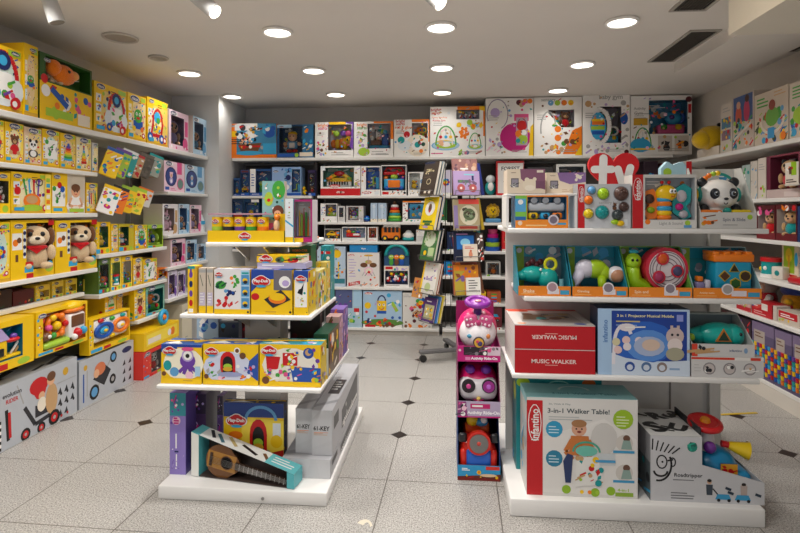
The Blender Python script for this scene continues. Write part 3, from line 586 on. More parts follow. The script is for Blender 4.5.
shelf_run('back wall shelving at left behind the dough can display', [('back_panel', (-2.62, -1.62, YB - .02, YB, .02, 2.1), '#55504e'), ('upright', (-1.61, -1.57, 6.46, YB - .022, .02, 2.1), '#3a3637')] + [bsh(-2.62, -1.62, z) for z in (1.687, 1.36, 1.03, .6, .088)])
shelf_run('middle back wall shelving with piano and drum kit boxes', [('back_panel', (-1.55, -.07, YB - .02, YB, .02, 2.1), '#5a5451'), ('plinth', (-1.55, -.07, BY + .03, BY + .05, 0, .055), '#c9c4bd')] + [bsh(-1.55, -.07, BZ[k]) for k in ('r2', 'r3', 'r4', 'r5', 'r6')])
shelf_run('back wall shelving behind the book spinner', [('back_panel', (-.03, .82, YB - .02, YB, .02, 2.1), '#4a4543'), ('upright', (-.065, -.035, 6.5, YB - .022, .02, 2.1), '#3a3637'), ('plinth', (-.03, .82, BY + .03, BY + .05, 0, .055), '#c9c4bd')] + [bsh(-.03, .82, z) for z in (1.687, 1.36, 1.02, .72, .4, .088)])
shelf_run('back wall shelving at right behind the baby toy island', [('back_panel', (.86, 2.6, YB - .02, YB, .02, 2.1), '#6b6460'), ('upright', (.825, .855, 6.5, YB - .022, .02, 2.1), '#3a3637'), ('plinth', (.86, 2.53, BY + .03, BY + .05, 0, .055), '#c9c4bd')] + [bsh(.86, 2.53, z) for z in (1.687, 1.36, 1.02, .72, .4, .088)])
RX = 2.55
RZ = dict(t=2.035, a=1.6, b=1.272, c=.956, d=.638, e=.145)
def rsh(y0, y1, z, x=RX): return ('shelf', (x, XR - .022, y0, y1, z - T, z), SH)
shelf_run('long white top shelf along the right wall', [('shelf', (RX, XR, 2.2, 6.36, 2.035 - .035, 2.035), SH)])
shelf_run('right wall shelving with plush toys and stacking cups', [('back_panel', (XR - .02, XR, 2.2, 6.36, .02, 2.0), '#6b625b'), ('plinth', (RX, RX + .02, 2.2, 6.3, 0, .145 - T), '#d9d2c8')] + [rsh(2.2, 6.3, RZ[k]) for k in 'abcde'])

g = G(); _c = at(362, 533, Z=0); _P = [_c + Vector((.05 * math.cos(q), .11 * math.sin(q), .0006)) for q in [.6 + i * .16 for i in range(12)]]; _Q = [_c + Vector((.022 * math.cos(q) + .012, .085 * math.sin(q), .0006)) for q in [.6 + i * .16 for i in range(12)]]  # pale crescent lying flat on the floor
g.add(_P + _Q, [(i, i + 1, 13 + i, 12 + i) for i in range(11)], '#d9d0bc'); tag(g.build('floor_mark'), 'pale curved worn sticker on the floor at the bottom edge', 'sticker')
# ------------------------------------------------------------------ families of packaging
def yel_art(w, h, pic, seed, pos=(.55, .5), k=.62, bg=None):
    a = A(w, h)
    if bg: a.e(pos[0], pos[1], .42, .44, bg)
    rd = random.Random(seed); pc = ['#ecd27a', '#f0dc98', '#e2c460', '#f6d95a'][seed % 4]
    a.poly([(.12, .16), (.95, .12), (.97, .84), (.3, .86)], pc); a.e(pos[0], pos[1], .33, .36, ['#efe2b4', '#c9ddd0', '#e6c894'][seed % 3])
    for i in range(3):
        v = .22 + i * .2; a.r(.05, v, .2, v + .15, ['wh', '#f7e9c8', '#dfeaf0'][(seed + i) % 3]); a.sub(.05, v, .2, v + .15).scat(seed * 3 + i, 4, BRIGHT, .12, .25, .2, .2, .8, .8)
    a.scat(seed, 44, ['cr', 'cy', 're', 'lg', 'og', 'bl', 'pu', '#d9a57a', 'nv', 'pk'], .015, .05, .22, .1, .96, .86); a.lines(.5, .9, .72, 2, .05, 'br', .018, seed)
    PIC[pic](a.sq(pos[0], pos[1], k)); a.r(0, 0, 1, .06, 'gd'); a.o(.84, .14, .09, 're'); a.o(.84, .14, .05, 'wh'); a.r(.06, .07, .3, .15, 'cy'); a.r(.72, .88, .96, .97, 'lg')
    return a
def ch(loc, lab, pic, seed, grp, d=.2, nm='toy_box', k=.62, pos=(.55, .5), bg=None, lp=(.22, .9, .34), col='ye', side=None):
    (p, rz, w, h) = loc; lg = A(w, h); logo_oval(lg, *lp)
    return pack(nm, lab, p, rz, w, h, d, six(col, side or col), yel_art(w, h, pic, seed, pos, k, bg), lg, group=grp, lprint=A(d, h).scat(seed + 50, 6, BRIGHT, .05, .12).r(.1, .05, .9, .12, 'cy'))
def cw(loc, lab, win, kind, grp, d=.2, nm='toy_box', inner='#a8642c', col='ye', toys=None, lp=(.17, .88, .24), seed=1, iart=None, fr=()):
    (p, rz, w, h) = loc; lg = A(w, h); logo_oval(lg, *lp); a = A(w, h); a.scat(seed, 9, ['cy', 're', 'lg', 'wh', 'bl', 'og'], .02, .04, .02, .12, max(.06, win[0] - .02), .82)
    if win[1] > .08: a.r(.04, .02, .3, win[1] * .8, 'cy').r(.34, .02, .5, win[1] * .7, 're').e(.8, win[1] * .45, .12, win[1] * .35, 'lg')
    t = pack(nm, lab, p, rz, w, h, d, col, a, lg, win=win, inner=inner, toys=() if fr else toys or [('toy', kind, .5, .92)], group=grp, iart=iart, film=not fr, tray=.07 if fr else 0)
    for pn, kd, x, k, sx in fr: q = G(); s = h * k; toy(q, kd, TM(w * x, -d / 2 + .035, h * win[1] + .003, s, sx, min(1, .1 / (s * .3)))); q.build(pn, t)
    return t
def fd(loc, lab, c, doll, grp, d=.2, style=0, nm='doll_box', side=None):
    (p, rz, w, h) = loc; base = {'p': '#f0cfdd', 'b': '#bcd9ee', 'l': '#ddd3ea', 'w': '#e9e4e6'}[c]; mid = {'p': 'pk', 'b': 'mb', 'l': 'pu', 'w': 'tn'}[c]; a = A(w, h)
    lg = A(w, h); lg.r(.05, .87, .4, .96, 'wh'); logo_oval(lg, .2, .92, .3)
    if style == 0:                                        # printed round picture, small round picture and title tab
        a.e(.33, .5, .28, .32, 'nv'); a.e(.33, .5, .24, .28, '#3b4a86'); PIC[doll](a.sq(.33, .48, .42)); a.r(.62, .6, .86, 1, mid); a.e(.78, .28, .17, .2, mid); a.e(.78, .28, .14, .16, '#6f8f86'); a.r(.05, .06, .24, .16, 'bl'); a.lines(.3, .12, .6, 2, .05, mid)
        return pack(nm, lab, p, rz, w, h, d, six(base, side or '#c9b8b4'), a, lg, group=grp, lprint=A(d, h).lines(.2, .7, .7, 5, .06, 'tn'))
    a.e(.82, .2, .13, .16, mid); a.r(.8, .4, .96, .8, mid); a.scat(hash(lab) % 9 if False else len(lab), 4, [mid, 'wh'], .03, .05, .05, .05, .95, .13)
    return pack(nm, lab, p, rz, w, h, d, six(base, side or '#d5c5c0'), a, lg, win=(.1, .14, .76, .86), inner={'p': '#8a6a92', 'b': '#5f86b8', 'l': '#9a86b8', 'w': '#cbb8b2'}[c], toys=[('toy', doll, .5, .9)], group=grp)
# ------------------------------------------------------------------ left wall, long top shelf
g0 = 'yellow toy boxes on the left top shelf'; Z = L1['top']
ch(onL(-34, 22, 42, Z, .3), 'large yellow box with blue-topped walker picture at the far left end of the top shelf', 'walker', 1, g0, .3, k=.9, pos=(.62, .52), lp=(.86, .93, .18))
ch(onL(24, 38, 45, Z, .3, -2.77), 'narrow upright yellow box with small logo beside the big orange plush carton', 'toy', 2, g0, .3, k=.9, pos=(.45, .5), lp=(.6, .93, .5))
p, rz, w, h = onL(39.5, 92, 61, Z, .3)
a = A(w, h); a.r(0, 0, 1, .58, 'ye'); a.scat(11, 26, ['lg', 'pk', 'wh', 'bl', 'og', 're', 'te'], .03, .07, .2, .1, .97, .52); a.l([(.2, .5), (.5, .28)], .1, 'bl'); a.r(.1, .08, .6, .2, 'lg'); a.r(.7, .04, .95, .22, 'cr').o(.1, .45, .09, 'wh').o(.08, .62, .07, 're')
t = pack('plush_box', 'dark green open carton with orange plush animal above yellow printed front', p, rz, w, h, .3, six('#2f5a24', '#2f5a24', '#2b4f20'), a, win=(.1, .6, .96, .97), inner='#2b5a1e', group=g0, film=False, toys=[('plush_animal', 'pup', .3, 1.0)])
lg = A(w, h); logo_oval(lg, .12, .9, .12); q = G(); lg.emit(q, (-w / 2, -.155, 0), (1, 0, 0), (0, 0, 1)); q.build('logo', t)
q = G(); q.ball((-.02, -.13, h * .78), (.11, .06, .075), 'og', 'plush'); q.ball((-.12, -.13, h * .84), (.06, .05, .06), 'og', 'plush'); q.ball((.05, -.16, h * .8), (.05, .03, .035), '#f0a050', 'plush'); q.ball((-.03, -.185, h * .82), .012, 'bk'); q.build('orange_plush_head', t)
ch(onL(94, 126.5, 86, Z, .3), 'yellow box picturing a walker, right of the green plush carton', 'walker', 4, g0, .3, k=.85, pos=(.66, .5), lp=(.18, .92, .26))
ch(onL(127.5, 146, 95, Z, .3), 'yellow box picturing a green animal toy between two walker boxes', 'toy', 5, g0, .3, k=.85, pos=(.55, .5), lp=(.36, .9, .5))
ch(onL(147, 167.5, 100, Z, .3), 'yellow box with red push trolley picture beside the pink box', 'trolley', 6, g0, .3, k=.95, pos=(.42, .45), lp=(.2, .93, .24))
fd(onL(169, 188.5, 112, Z, .3), 'pink box with dark printed window on the top shelf', 'p', 'dollp', 'pink and blue boxes at the far end of left wall', .3, 1)
fd(onL(193, 206.5, 118, Z, .3), 'pale blue box at the very end of the left top shelf', 'b', 'dollb', 'pink and blue boxes at the far end of left wall', .3, 1)
# first shelf under it
g1 = 'slim toy boxes on the upper left shelf'; Z = L1['a']
for pl, pr, pt, pic, lab, col in ((-14, 4, 119, 'flower', 'yellow box cut by left edge with round blue picture, upper left shelf', 'ye'), (4.5, 23.5, 123, 'bear', 'yellow box picturing a brown bear in red, upper left shelf', 'ye'), (24, 41.5, 128, 'panda', 'pinkish box with black and white animal picture between yellow boxes', '#e6c9a8'),
                                  (42, 59.5, 130, 'cow', 'yellow and white box with red and blue blocks picture beside the panda box', 'ye'), (60, 75.5, 134, 'rings', 'yellow box picturing stacking rings in rainbow colours', 'ye'), (76, 91, 138, 'tower', 'pale box picturing a rainbow tower, right of stacking rings box', '#ead9a0')):
    ch(onL(pl, pr, pt, Z, .14), lab, pic, int(pt), g1, .14, k=.9, pos=(.5, .48), lp=(.5, .92, .6), col=col)
p, rz, w, h = onL(92, 98, 143, Z, .1); ch((p, rz, w, h), 'small slim pack with red and green toy at the right end of upper left shelf', 'toy', 9, g1, .1, k=.95, pos=(.5, .4), lp=(.5, .93, .7), col='lgy')
# second shelf
g2 = 'yellow toy boxes on the second left shelf'; Z = L1['b']
cw(onL(-16, 10.5, 172, Z, .2), 'yellow box with dark tray window at the left edge, beside the coloured sticks box', (.35, .25, .93, .8), 'plushgrey', g2, inner='#6a6a50', lp=(.7, .91, .34))
p, rz, w, h = onL(11, 50.5, 173, Z, .2); a = yel_art(w, h, 'pens', 21, (.5, .48), .86); a.r(.84, 0, 1, 1, 'yl')
for i, c in enumerate(('wh', 'og', 'cr', 're', 'cy', 'lg')): a.r(.87, .1 + i * .14, .97, .2 + i * .14, c)
lg = A(w, h); logo_oval(lg, .14, .9, .2); a.o(.14, .55, .1, 're')
pack('toy_box', 'wide yellow box picturing coloured sticks in an orange holder', p, rz, w, h, .2, 'ye', a, lg, group=g2)
p, rz, w, h = onL(51.5, 85, 174, Z, .2); a = A(w, h); a.r(.45, 0, 1, 1, '#cfc3b0'); PIC['baby'](a.sq(.7, .42, .85)); PIC['cow'](a.sq(.2, .42, .55)); a.o(.22, .7, .08, 're').o(.3, .6, .08, 'bl').r(.05, .05, .3, .13, 'cy').r(.5, .03, .95, .12, 'lg'); lg = A(w, h); logo_oval(lg, .14, .9, .2)
pack('toy_box', 'yellow box showing a baby with a drum, middle of second left shelf', p, rz, w, h, .2, 'ye', a, lg, group=g2)
ch(onL(86, 97.5, 183, Z, .16), 'narrow yellow box with crayon picture at the right end of the second left shelf', 'tools', 23, g2, .16, k=.9, pos=(.55, .5), lp=(.5, .9, .6))
# third shelf: puppies
g3 = 'yellow open-front boxes with plush puppies'; Z = L1['c']
ch(onL(-14, 10, 222, Z, .26), 'yellow box with purple picture at left edge of the puppy shelf', 'flower', 31, 'yellow boxes on the puppy shelf', .26, lp=(.7, .92, .3))
for pl, pr, lab in ((10.5, 54, 'left one of two yellow boxes holding a plush puppy in red bandana'), (55, 97, 'right one of two yellow boxes holding a plush puppy in red bandana')):
    p, rz, w, h = onL(pl, pr, 220, Z, .3); a = A(w, h)
    a.r(.03, .5, .25, .78, 'wh').o(.1, .62, .06, 'og').o(.18, .66, .05, 'br').r(.27, .35, .33, .84, 'cl')
    for i in range(4): a.o(.3, .42 + i * .12, .035, 'nv')
    a.r(.3, .1, .5, .2, 'cy').r(.32, .22, .5, .28, 're').r(.34, .0, .5, .08, 're').r(.1, .3, .16, .42, 'br').e(.88, .14, .1, .08, 'lg').e(.9, .2, .07, .06, 'cy').r(.86, .9, 1, 1, 're')
    lg = A(w, h); logo_oval(lg, .16, .9, .2)
    t = pack('plush_box', lab, p, rz, w, h, .3, 'ye', a, lg, win=(.34, .14, .97, .95), inner='#5b3a1c', film=False, group=g3)
    q = G(); toy(q, 'pup', TM(w * .1, -.125, h * .145, h * .8, 1.15, .95, -R(38))); q.build('plush_puppy', t)
# fourth shelf, set back: small blister packs and dark boxes lying
g4 = 'small yellow packs with black and white toy cars'; Z = L1['d']
for pl, pr, pt, lab in ((35.5, 50, 285, 'nearest small yellow pack with a black and white cow car'), (52, 63.5, 281, 'middle small yellow pack with black and white cow car'), (65.5, 77, 279, 'farthest small yellow pack with a black and white cow car, by the dark carton')):
    cw(onL(pl, pr, pt, Z, .1, -2.9), lab, (.3, .18, .95, .62), 'cowcar', g4, .1, inner='yl', col='yl', lp=(.35, .86, .4))
for pl, pr, pt, c, lab in ((-12, 12, 291, '#3a2420', 'dark carton lying in shadow under the puppy shelf, at left edge'), (13, 34, 290, '#5a2026', 'dark red pack lying in shadow beside the small cow car packs')):
    p, rz, w, h = onL(pl, pr, pt, Z, .22, -2.9); small('toy_carton', lab, p, rz, w, h, .22, c, A(w, h).scat(len(lab), 6, ['re', 'mr', 'dg', 'tn'], .08, .16), group='dark cartons under the puppy shelf')
for pl, pr, pt, c, k, lab in ((78, 83, 274, '#233a1c', 'toy', 'dark green carton at far end of the shelf under the puppies'), (83.5, 88, 279, '#c9b23a', 'stack', 'small yellow and grey pack at the far end of shelf under the puppies')):
    p, rz, w, h = onL(pl, pr, pt, Z, .16, -2.9); a = A(w, h); PIC[k](a.sq(.5, .5, .8)); small('toy_carton', lab, p, rz, w, h, .16, c, a, group='cartons at the end of the cow car shelf')
# fifth shelf: big window boxes
def cap(q): return q[0], q[1], q[2], min(q[3], .303)
g5 = 'large yellow window boxes on the low left shelf'; Z = L1['e']
cw(cap(onL(-22, 34, 312, Z, .22, -2.7)), 'yellow window box with toy house and red bird at the left edge, low shelf', (.22, .2, .78, .88), 'house', g5, .22, inner='#0f6a86', lp=(.1, .9, .16), toys=(), fr=[('toy_house', 'house', .06, .72, 1.5)])
cw(cap(onL(36, 87.5, 302, Z, .24, -2.72)), 'wide yellow window box with orange flower wheel and popcorn machine toy', (.12, .1, .96, .93), None, g5, .24, inner='#c9742a', lp=(.1, .9, .15), toys=(), fr=[('flower_wheel', 'ferris', -.13, .86, 1.15), ('popcorn_machine', 'popcorn', .24, .98, .95)])
cw(onL(89, 130, 314, .385, .08, -2.73), 'yellow box with white toy steering wheel panel, standing on the stroller cartons', (.1, .15, .97, .95), None, g5, .08, inner='#d8b020', lp=(.3, .9, .14), toys=(), fr=[('steering_panel', 'wheel', .04, .92, 1.9)])
# cartons on the floor
def floor_carton(pl, pr, pt, pic, lab, title='', d=.4):
    p, rz, w, h = onL(pl, pr, pt, 0, d, -2.745); a = A(w, h)
    if pic == 'trike':
        for i in range(4):
            for j in range(9): a.r(.0 + i * .022, .02 + j * .05, .022 + i * .022, .07 + j * .05, 'bk' if (i + j) % 2 else 'wh')
        a.l([(.16, .12), (.14, .6)], .06, 'bk').l([(.18, .15), (.17, .55)], .05, 're'); PIC['trike'](a.sq(.5, .46, 1.0))
        a.t('evolution', .2, .82, .2, 'dk').t('RIDER', .2, .72, .13, 're'); a.o(.84, .82, .07, 'gd'); a.r(.72, .66, .98, .67, 'gy')
        for i in range(8): x, y = .76 + (i % 3) * .085, .52 - (i // 3) * .19; a.poly([(x - .025, y - .05), (x + .03, y - .05), (x + .01, y + .06)], 'dk'); a.o(x + .02, y - .06, .025, 're' if i > 5 else 'bk')
        tp = A(w, d).scat(5, 7, ['bk', 'mr', 'dk'], .1, .25)
    else:
        PIC['buggy'](a.sq(.42, .5, .95)); a.o(.1, .82, .06, 'gd'); a.r(.12, .2, .135, .75, 'gy').r(.06, .1, .08, .7, 'bl'); a.e(.86, .84, .1, .07, 'nv')
        for i in range(6): x, y = .8 + (i % 2) * .12, .55 - (i // 2) * .2; a.poly([(x - .03, y - .06), (x + .03, y - .05), (x + .015, y + .07)], 'dk')
        tp = A(w, d).scat(3, 5, ['dk', 'gy', 'bl'], .08, .2)
    pack('stroller_carton', lab, p, rz, w, h, d, six('#babec5', '#a6aab0', '#b0b4bb'), a, tprint=tp, group='grey cartons on the floor at left', cat='carton', lprint=A(d, h).r(.1, .1, .9, .2, 'bl').scat(8, 5, ['dk', 'bl', 're'], .05, .12))
floor_carton(-8, 77, 373, 'trike', 'grey carton on the floor showing a red-hooded tricycle and family', '')
floor_carton(79, 133.5, 351, 'buggy', 'grey carton on floor showing a blue-wheeled stroller, behind the red tricycle one')
# ------------------------------------------------------------------ left wall, middle bay: hanging bags
def bag(pl, pr, py, h, cols, lab, X, tilt, grp):
    y = at((pl + pr) / 2, 0, X=X).y; w = .13; h *= 1.12; z = at((pl + pr) / 2, py, X=X).z
    t = thing('hanging_bag', lab, 'hanging toy bag', (X, y, z - h), PI / 2 + tilt, grp, -R(7), R(20))
    g = G(); g.rbox(-w / 2, w / 2, -.025, .02, 0, h * .86, cols[0], .018, 'card'); a = A(w, h * .86); a.i.append(([[(0, 0), (w, 0), (w, h * .86), (0, h * .86)]], cols[0])); a.scat(len(lab), 16, cols[1:], .06, .15); g2_ = G(); a.emit(g2_, (-w / 2, -.0255, 0), (1, 0, 0), (0, 0, 1)); g.build('pouch', t); g2_.build('pouch_print', t)
    g = G(); g.prism([(-w / 2, h * .84), (w / 2, h * .84), (w / 2, h), (-w / 2, h)], -.006, 0, cols[1], 'card'); g.build('header_card', t)
    g = G(); g.cyl((0, 0, h * .94), (0, .3, h * .94 + .04), .004, 'lgy', mat='metal'); g.build('peg_hook', t)
gb = 'toy bags hanging on pegs, upper row'
for pl, pr, py, h, cols, lab in ((100, 112, 146, .22, ('ye', 'bl', 'te', 'wh', 'og'), 'yellow bag with blue print hanging first from left, upper peg row'), (109, 121, 147, .22, ('lg', 'pu', 'te', 'wh', 'ye'), 'green bag with purple print hanging second, upper peg row'), (117, 128, 148, .21, ('te', 'wh', 'cy', 'gr'), 'teal and white bag hanging third in the upper peg row'),
                                 (125, 135, 152, .19, ('tn', 're', 're', 'wh'), 'tan bag with red star hanging fourth in the upper peg row'), (136, 144, 152, .2, ('#5a5248', '#6b6258', '#4a433b'), 'dark brown pouch hanging before the pink doll box'), (146, 154, 153, .19, ('#9fa39a', 'te', 'lg', 'wh'), 'grey clear pouch hanging nearest the pink doll box')):
    bag(pl, pr, py, h, cols, lab, -2.74, -R(42), gb)
gb = 'toy bags hanging on pegs, lower row'
for pl, pr, py, h, cols, lab in ((96, 111, 184, .21, ('wh', 'ye', 'mg', 'ye', 'te'), 'white and yellow bag with magenta stripe, first in the lower peg row'), (107, 119, 185, .2, ('og', 'dk', 'wh', 'bl', 're'), 'orange and dark bag second in the lower peg row'), (115, 128, 185, .2, ('ye', 'lg', 'og', 'ye', 'bl'), 'bright yellow-green bag third in the lower peg row'),
                                 (125, 138, 186, .21, ('yl', 'lg', 're', 'ye'), 'yellow bag with red figure fourth in the lower peg row'), (137, 144, 187, .15, ('lgy', 'og', 're', 'og'), 'small white pouch with orange toy, last in lower peg row')):
    bag(pl, pr, py, h, cols, lab, -2.73, -R(42), gb)
g6 = 'yellow toy packs on the middle left shelves'; Z = 1.15
cw(onL(95.5, 110.5, 222, Z, .2), 'yellow window box with plush pear-coloured bear, right beside the puppy boxes', (.25, .2, .85, .86), 'duck', g6, inner='#2f7a4a', lp=(.5, .92, .4))
ch(onL(111, 118, 224, Z, .2), 'plain narrow yellow box between two green-windowed boxes', 'stack', 41, g6, k=.7, lp=(.5, .92, .6))
cw(onL(118.5, 134, 224, Z, .2), 'dark green window box with red and blue toy figure, middle shelf', (.1, .2, .65, .9), 'handy', g6, inner='#1f6a4a', lp=(.8, .9, .24), col='#c9b52a')
ch(onL(134.5, 147, 225, Z, .2), 'yellow box printed in teal and orange, left of the owl set', 'toy', 43, g6, k=.9, lp=(.4, .93, .4))
cw(onL(147.5, 163, 225, Z, .2), 'open lime pack with blue owl toy set at the shelf end', (.06, .12, .95, .85), 'owlset', g6, inner='lg', col='lg', lp=(.4, .93, .36))
Z = .828
for pl, pr, pt, kind, inner, col, lab in ((98.5, 110, 259, 'toyA', '#203018', '#55702a', 'dark green pack behind the cow car packs, middle bay'), (111, 121.5, 257, 'drumtoy', 'lg', 'yl', 'yellow pack with green drum toy on the lower middle shelf'), (122, 132.5, 256, 'toyB', 'cr', 'ye', 'yellow and red blister box with white front, lower middle shelf')):
    cw(onL(pl, pr, pt, Z, .18), lab, (.12, .15, .88, .84), kind, g6, .18, inner=inner, col=col, lp=(.5, .92, .5))
ch(onL(133, 142.5, 258, Z, .18), 'yellow box with brown side on the lower middle shelf, left of cow box', 'bear', 44, g6, .18, k=.8, pos=(.5, .5), lp=(.5, .92, .6), side='#a8703a')
ch(onL(143, 157, 259, Z, .18), 'yellow box printed with black and white cow patches', 'cow', 45, g6, .18, k=.8, pos=(.5, .5), lp=(.3, .93, .4))
p, rz, w, h = onL(157.5, 167.5, 268, Z, .14); cw((p, rz, w, h), 'small orange truck pack at the end of lower middle shelf', (.1, .2, .9, .9), 'truck', g6, .14, inner='og', col='og', lp=(.5, .1, .5))
Z = .512
ch(onL(103.5, 115, 294, Z, .16, -2.84), 'yellow and white pack behind the steering wheel box', 'stack', 46, g6, .18, k=.85, lp=(.5, .92, .5))
cw(onL(115.5, 129, 292, Z, .16, -2.84), 'red and blue window pack with grey toy on the lowest middle shelf', (.4, .12, .92, .86), 'plushgrey', g6, .18, inner='#4a4a52', col='#d8a53a', lp=(.25, .92, .36))
ch(onL(134, 145.5, 289, Z, .18), 'orange and brown printed yellow box, left of the teal window box', 'bear', 47, g6, .18, k=.85, pos=(.5, .45), lp=(.5, .93, .5))
cw(onL(146, 164.5, 286, Z, .18), 'teal window box with bright bath toys at the end of lowest middle shelf', (.1, .1, .92, .88), 'toyC', g6, .18, inner='te', col='#7fb7a4', lp=(.3, .94, .36))
p, rz, w, h = onL(144, 179, 336, .25, .3, -2.66); t = pack('toy_box', 'yellow box on the floor stack with clear front, in front of the far left shelves', p, rz, w, .16, .3, 'ye', A(w, .16).r(.06, .2, .94, .85, 'yl').o(.8, .5, .25, 'og').o(.7, .5, .2, 'wh').r(.1, .3, .45, .6, 'cr'), group='floor boxes below the middle left shelves', cat='toy box')
p, rz, w, h = onL(143, 163, 353, 0, .3, -2.66); h = .245; cw((p, rz, w, h), 'red and white box on floor beside the stroller carton, with toys in window', (.4, .12, .92, .86), 'plushgrey', 'floor boxes below the middle left shelves', .3, inner='#8a8a90', col='#d9342a', lp=(.2, .88, .26))
p, rz, w, h = onL(163.5, 178, 353, 0, .3, -2.66); h = .245; small('toy_carton', 'plain pale carton on floor under the yellow box, far left', p, rz, w, h, .3, '#d8d2c0', A(w, h).lines(.1, .8, .6, 4, .12, 'gy'), group='floor boxes below the middle left shelves')
g = G(); g.ring((0, 0, .075), .055, .022, 'cy', 'y', 'plastic'); g.ball((0, 0, .075), .03, 'og'); o = g.build('ring_toy'); o.location = (-2.69, 4.9, .412 - .003); o.rotation_euler = (0, 0, PI / 2); tag(o, 'round sky-blue ring toy with orange centre on the low left boxes', 'toy')
# far bay: dolls
g7 = 'pink and blue boxes at the far end of left wall'; Z = 1.696
fd(onL(164, 184.5, 162, Z, .24), 'pink box with two round pictures on the upper doll shelf', 'p', 'doll', g7, .24, 0)
fd(onL(185, 204.5, 166, Z, .24), 'blue box with two round pictures on the upper doll shelf', 'b', 'dolb', g7, .24, 0)
Z = 1.257
fd(onL(162.5, 178, 204, Z, .2), 'pale box with pink plush teddy, second doll shelf', 'w', 'bunny', g7, .2, 1)
fd(onL(178.5, 189.5, 204, Z, .2), 'blue window box with doll between pale and pink ones, second doll shelf', 'b', 'dollb', g7, .2, 1)
fd(onL(190, 201.5, 205, Z, .2), 'pink window box with doll, second doll shelf', 'p', 'dollp', g7, .2, 1)
g = G(); g.cyl((0, 0, 0), (0, 0, .09), .06, 'cl', .05); g.cyl((0, 0, .09), (0, 0, .13), .062, 'cy'); g.cyl((0, 0, .13), (0, 0, .2), .05, 'cl', .03); g.ball((0, 0, .23), .03, 'dk'); o = g.build('toy_bottle'); o.location = (-2.82, 5.93, 1.257); tag(o, 'clear and blue bottle-shaped toy at the right end of second doll shelf', 'toy')
p, rz, w, h = onL(143, 161, 203, 1.257, .2, -2.95); h = .2; small('toy_carton', 'grey boxes end with black oval logo behind the owl set', (p[0], 5.15, p[2]), rz, .1, .24, .2, '#a9a39e', logo_oval(A(.1, .24), .5, .85, .7))
Z = .932
fd(onL(170.5, 185.5, 239, Z, .2), 'pink window box with purple doll, third doll shelf', 'p', 'dollp', g7, .2, 1)
fd(onL(186, 197, 240, Z, .2), 'deep blue window box with doll, third doll shelf', 'b', 'dollb', g7, .2, 1)
fd(onL(197.5, 206, 244, Z, .2), 'small blue box with plush face at the end of third doll shelf', 'b', 'monkey', g7, .2, 1)
Z = .613
fd(onL(168, 177, 271, Z, .2), 'lilac and white doll box at left on the lowest doll shelf', 'l', 'dollp', g7, .2, 1)
fd(onL(177.5, 185.5, 271, Z, .2), 'lilac doll box next to the tall yellow pack, lowest doll shelf', 'l', 'bunny', g7, .2, 1)
p, rz, w, h = onL(182, 192, 312, .02, .3); small('toy_carton', 'pale cream carton standing low at the far left corner', (p[0], p[1], 0), rz, w, .5, .3, '#ddd4bd', logo_oval(A(w, .5).lines(.3, .3, .7, 3, .1, 'gy').r(.1, .05, .9, .15, 'ye'), .4, .85, .3))
# ------------------------------------------------------------------ back wall, top row of big baby toy boxes
YT = 6.395
def baby_box(pl, pr, pt, lab, corner, title, win=None, toys=(), pics=(), inner='#aaa8b2', d=.3, grp='white baby toy boxes on the back top shelf', Z=BZ['t'] + .001, extra=None, Y=YT, col='wh'):
    p, rz, w, h = onB(pl, pr, pt, Z, d, Y); a = A(w, h)
    if corner:
        for c, pts in corner: a.poly(pts, c)
    for txt, u, v, wu, c in title: a.t(txt, u, v, wu, c)
    for k, u, v, s in pics: PIC[k](a.sq(u, v, s))
    if extra: extra(a)
    sd = int(pl); a.scat(sd, 34, ['gy', 'lv', 'tn', 'og', 'pk', 'mb', 'lg', 'te', 're', 'br', 'pp', 'cl', 'ye'], .012, .032, .03, .04, .97, .96); a.lines(.06, .7, .3, 3, .035, 'gy', .012, sd); a.lines(.55, .1, .95, 2, .03, 'gy', .01, sd + 1)
    return pack('baby_toy_box', lab, p, rz, w, h, d, six(col, '#ddd9d4'), a, win=win, toys=toys, inner=inner, group=grp, film=True)
TR = lambda c: [(c, [(.5, 1), (1, 1), (1, .4), (.97, .4), (.97, .93), (.5, .93)])]
def dots(seed, n, u0, v0, u1, v1, cs=BRIGHT, r0=.03, r1=.06): return lambda a: a.scat(seed, n, cs, r0, r1, u0, v0, u1, v1)
p, rz, w, h = onB(229, 276.5, 123.5, BZ['t'] + .001, .3, YT); a = A(w, h); a.r(0, 0, 1, .1, 'og').r(0, 0, .16, 1, 'og').r(.0, .62, .16, .78, 'ye').r(.16, .9, .6, 1, 'wh').r(.12, .8, .45, .98, 'cl'); a.scat(61, 8, ['bk', 'wh', 'dk'], .05, .09, .16, .55, .5, .95); PIC['ship'](a.sub(.14, .06, .72, .9)).__class__; a.scat(8, 30, ['bk', 'wh', 're', 'sk', 'br', 'gy', 'cy', 'gd'], .025, .06, .14, .3, .72, .92); a.r(.72, .12, 1, .42, 'cy').e(.85, .72, .12, .14, 'bl').lines(.05, .55, .3, 3, .06, 'bk').scat(4, 6, ['bl', 'cy', 'wh'], .04, .08, .72, .45, .98, .95); lg = A(w, h); logo_oval(lg, .08, .93, .1)
pack('playset_box', 'orange and blue box picturing a sailing ship playset, leftmost on back top shelf', p, rz, w, h, .3, six('#3d86ad', 'og'), a, lg, group='boxes on the back top shelf at left')
p, rz, w, h = onB(277, 313.5, 124.5, BZ['t'] + .001, .3, YT); a = A(w, h); a.r(0, .9, .4, 1, 'pb').r(.7, 0, 1, 1, '#2c6f9c').scat(5, 14, ['og', 'wh', 'sk', 'ye', 'cy'], .03, .07, .74, .1, .97, .95).r(.02, .03, .46, .12, 'bl').o(.54, .08, .06, 'lg').r(.62, .04, .98, .16, 'cr'); lg = A(w, h); logo_oval(lg, .12, .93, .14)
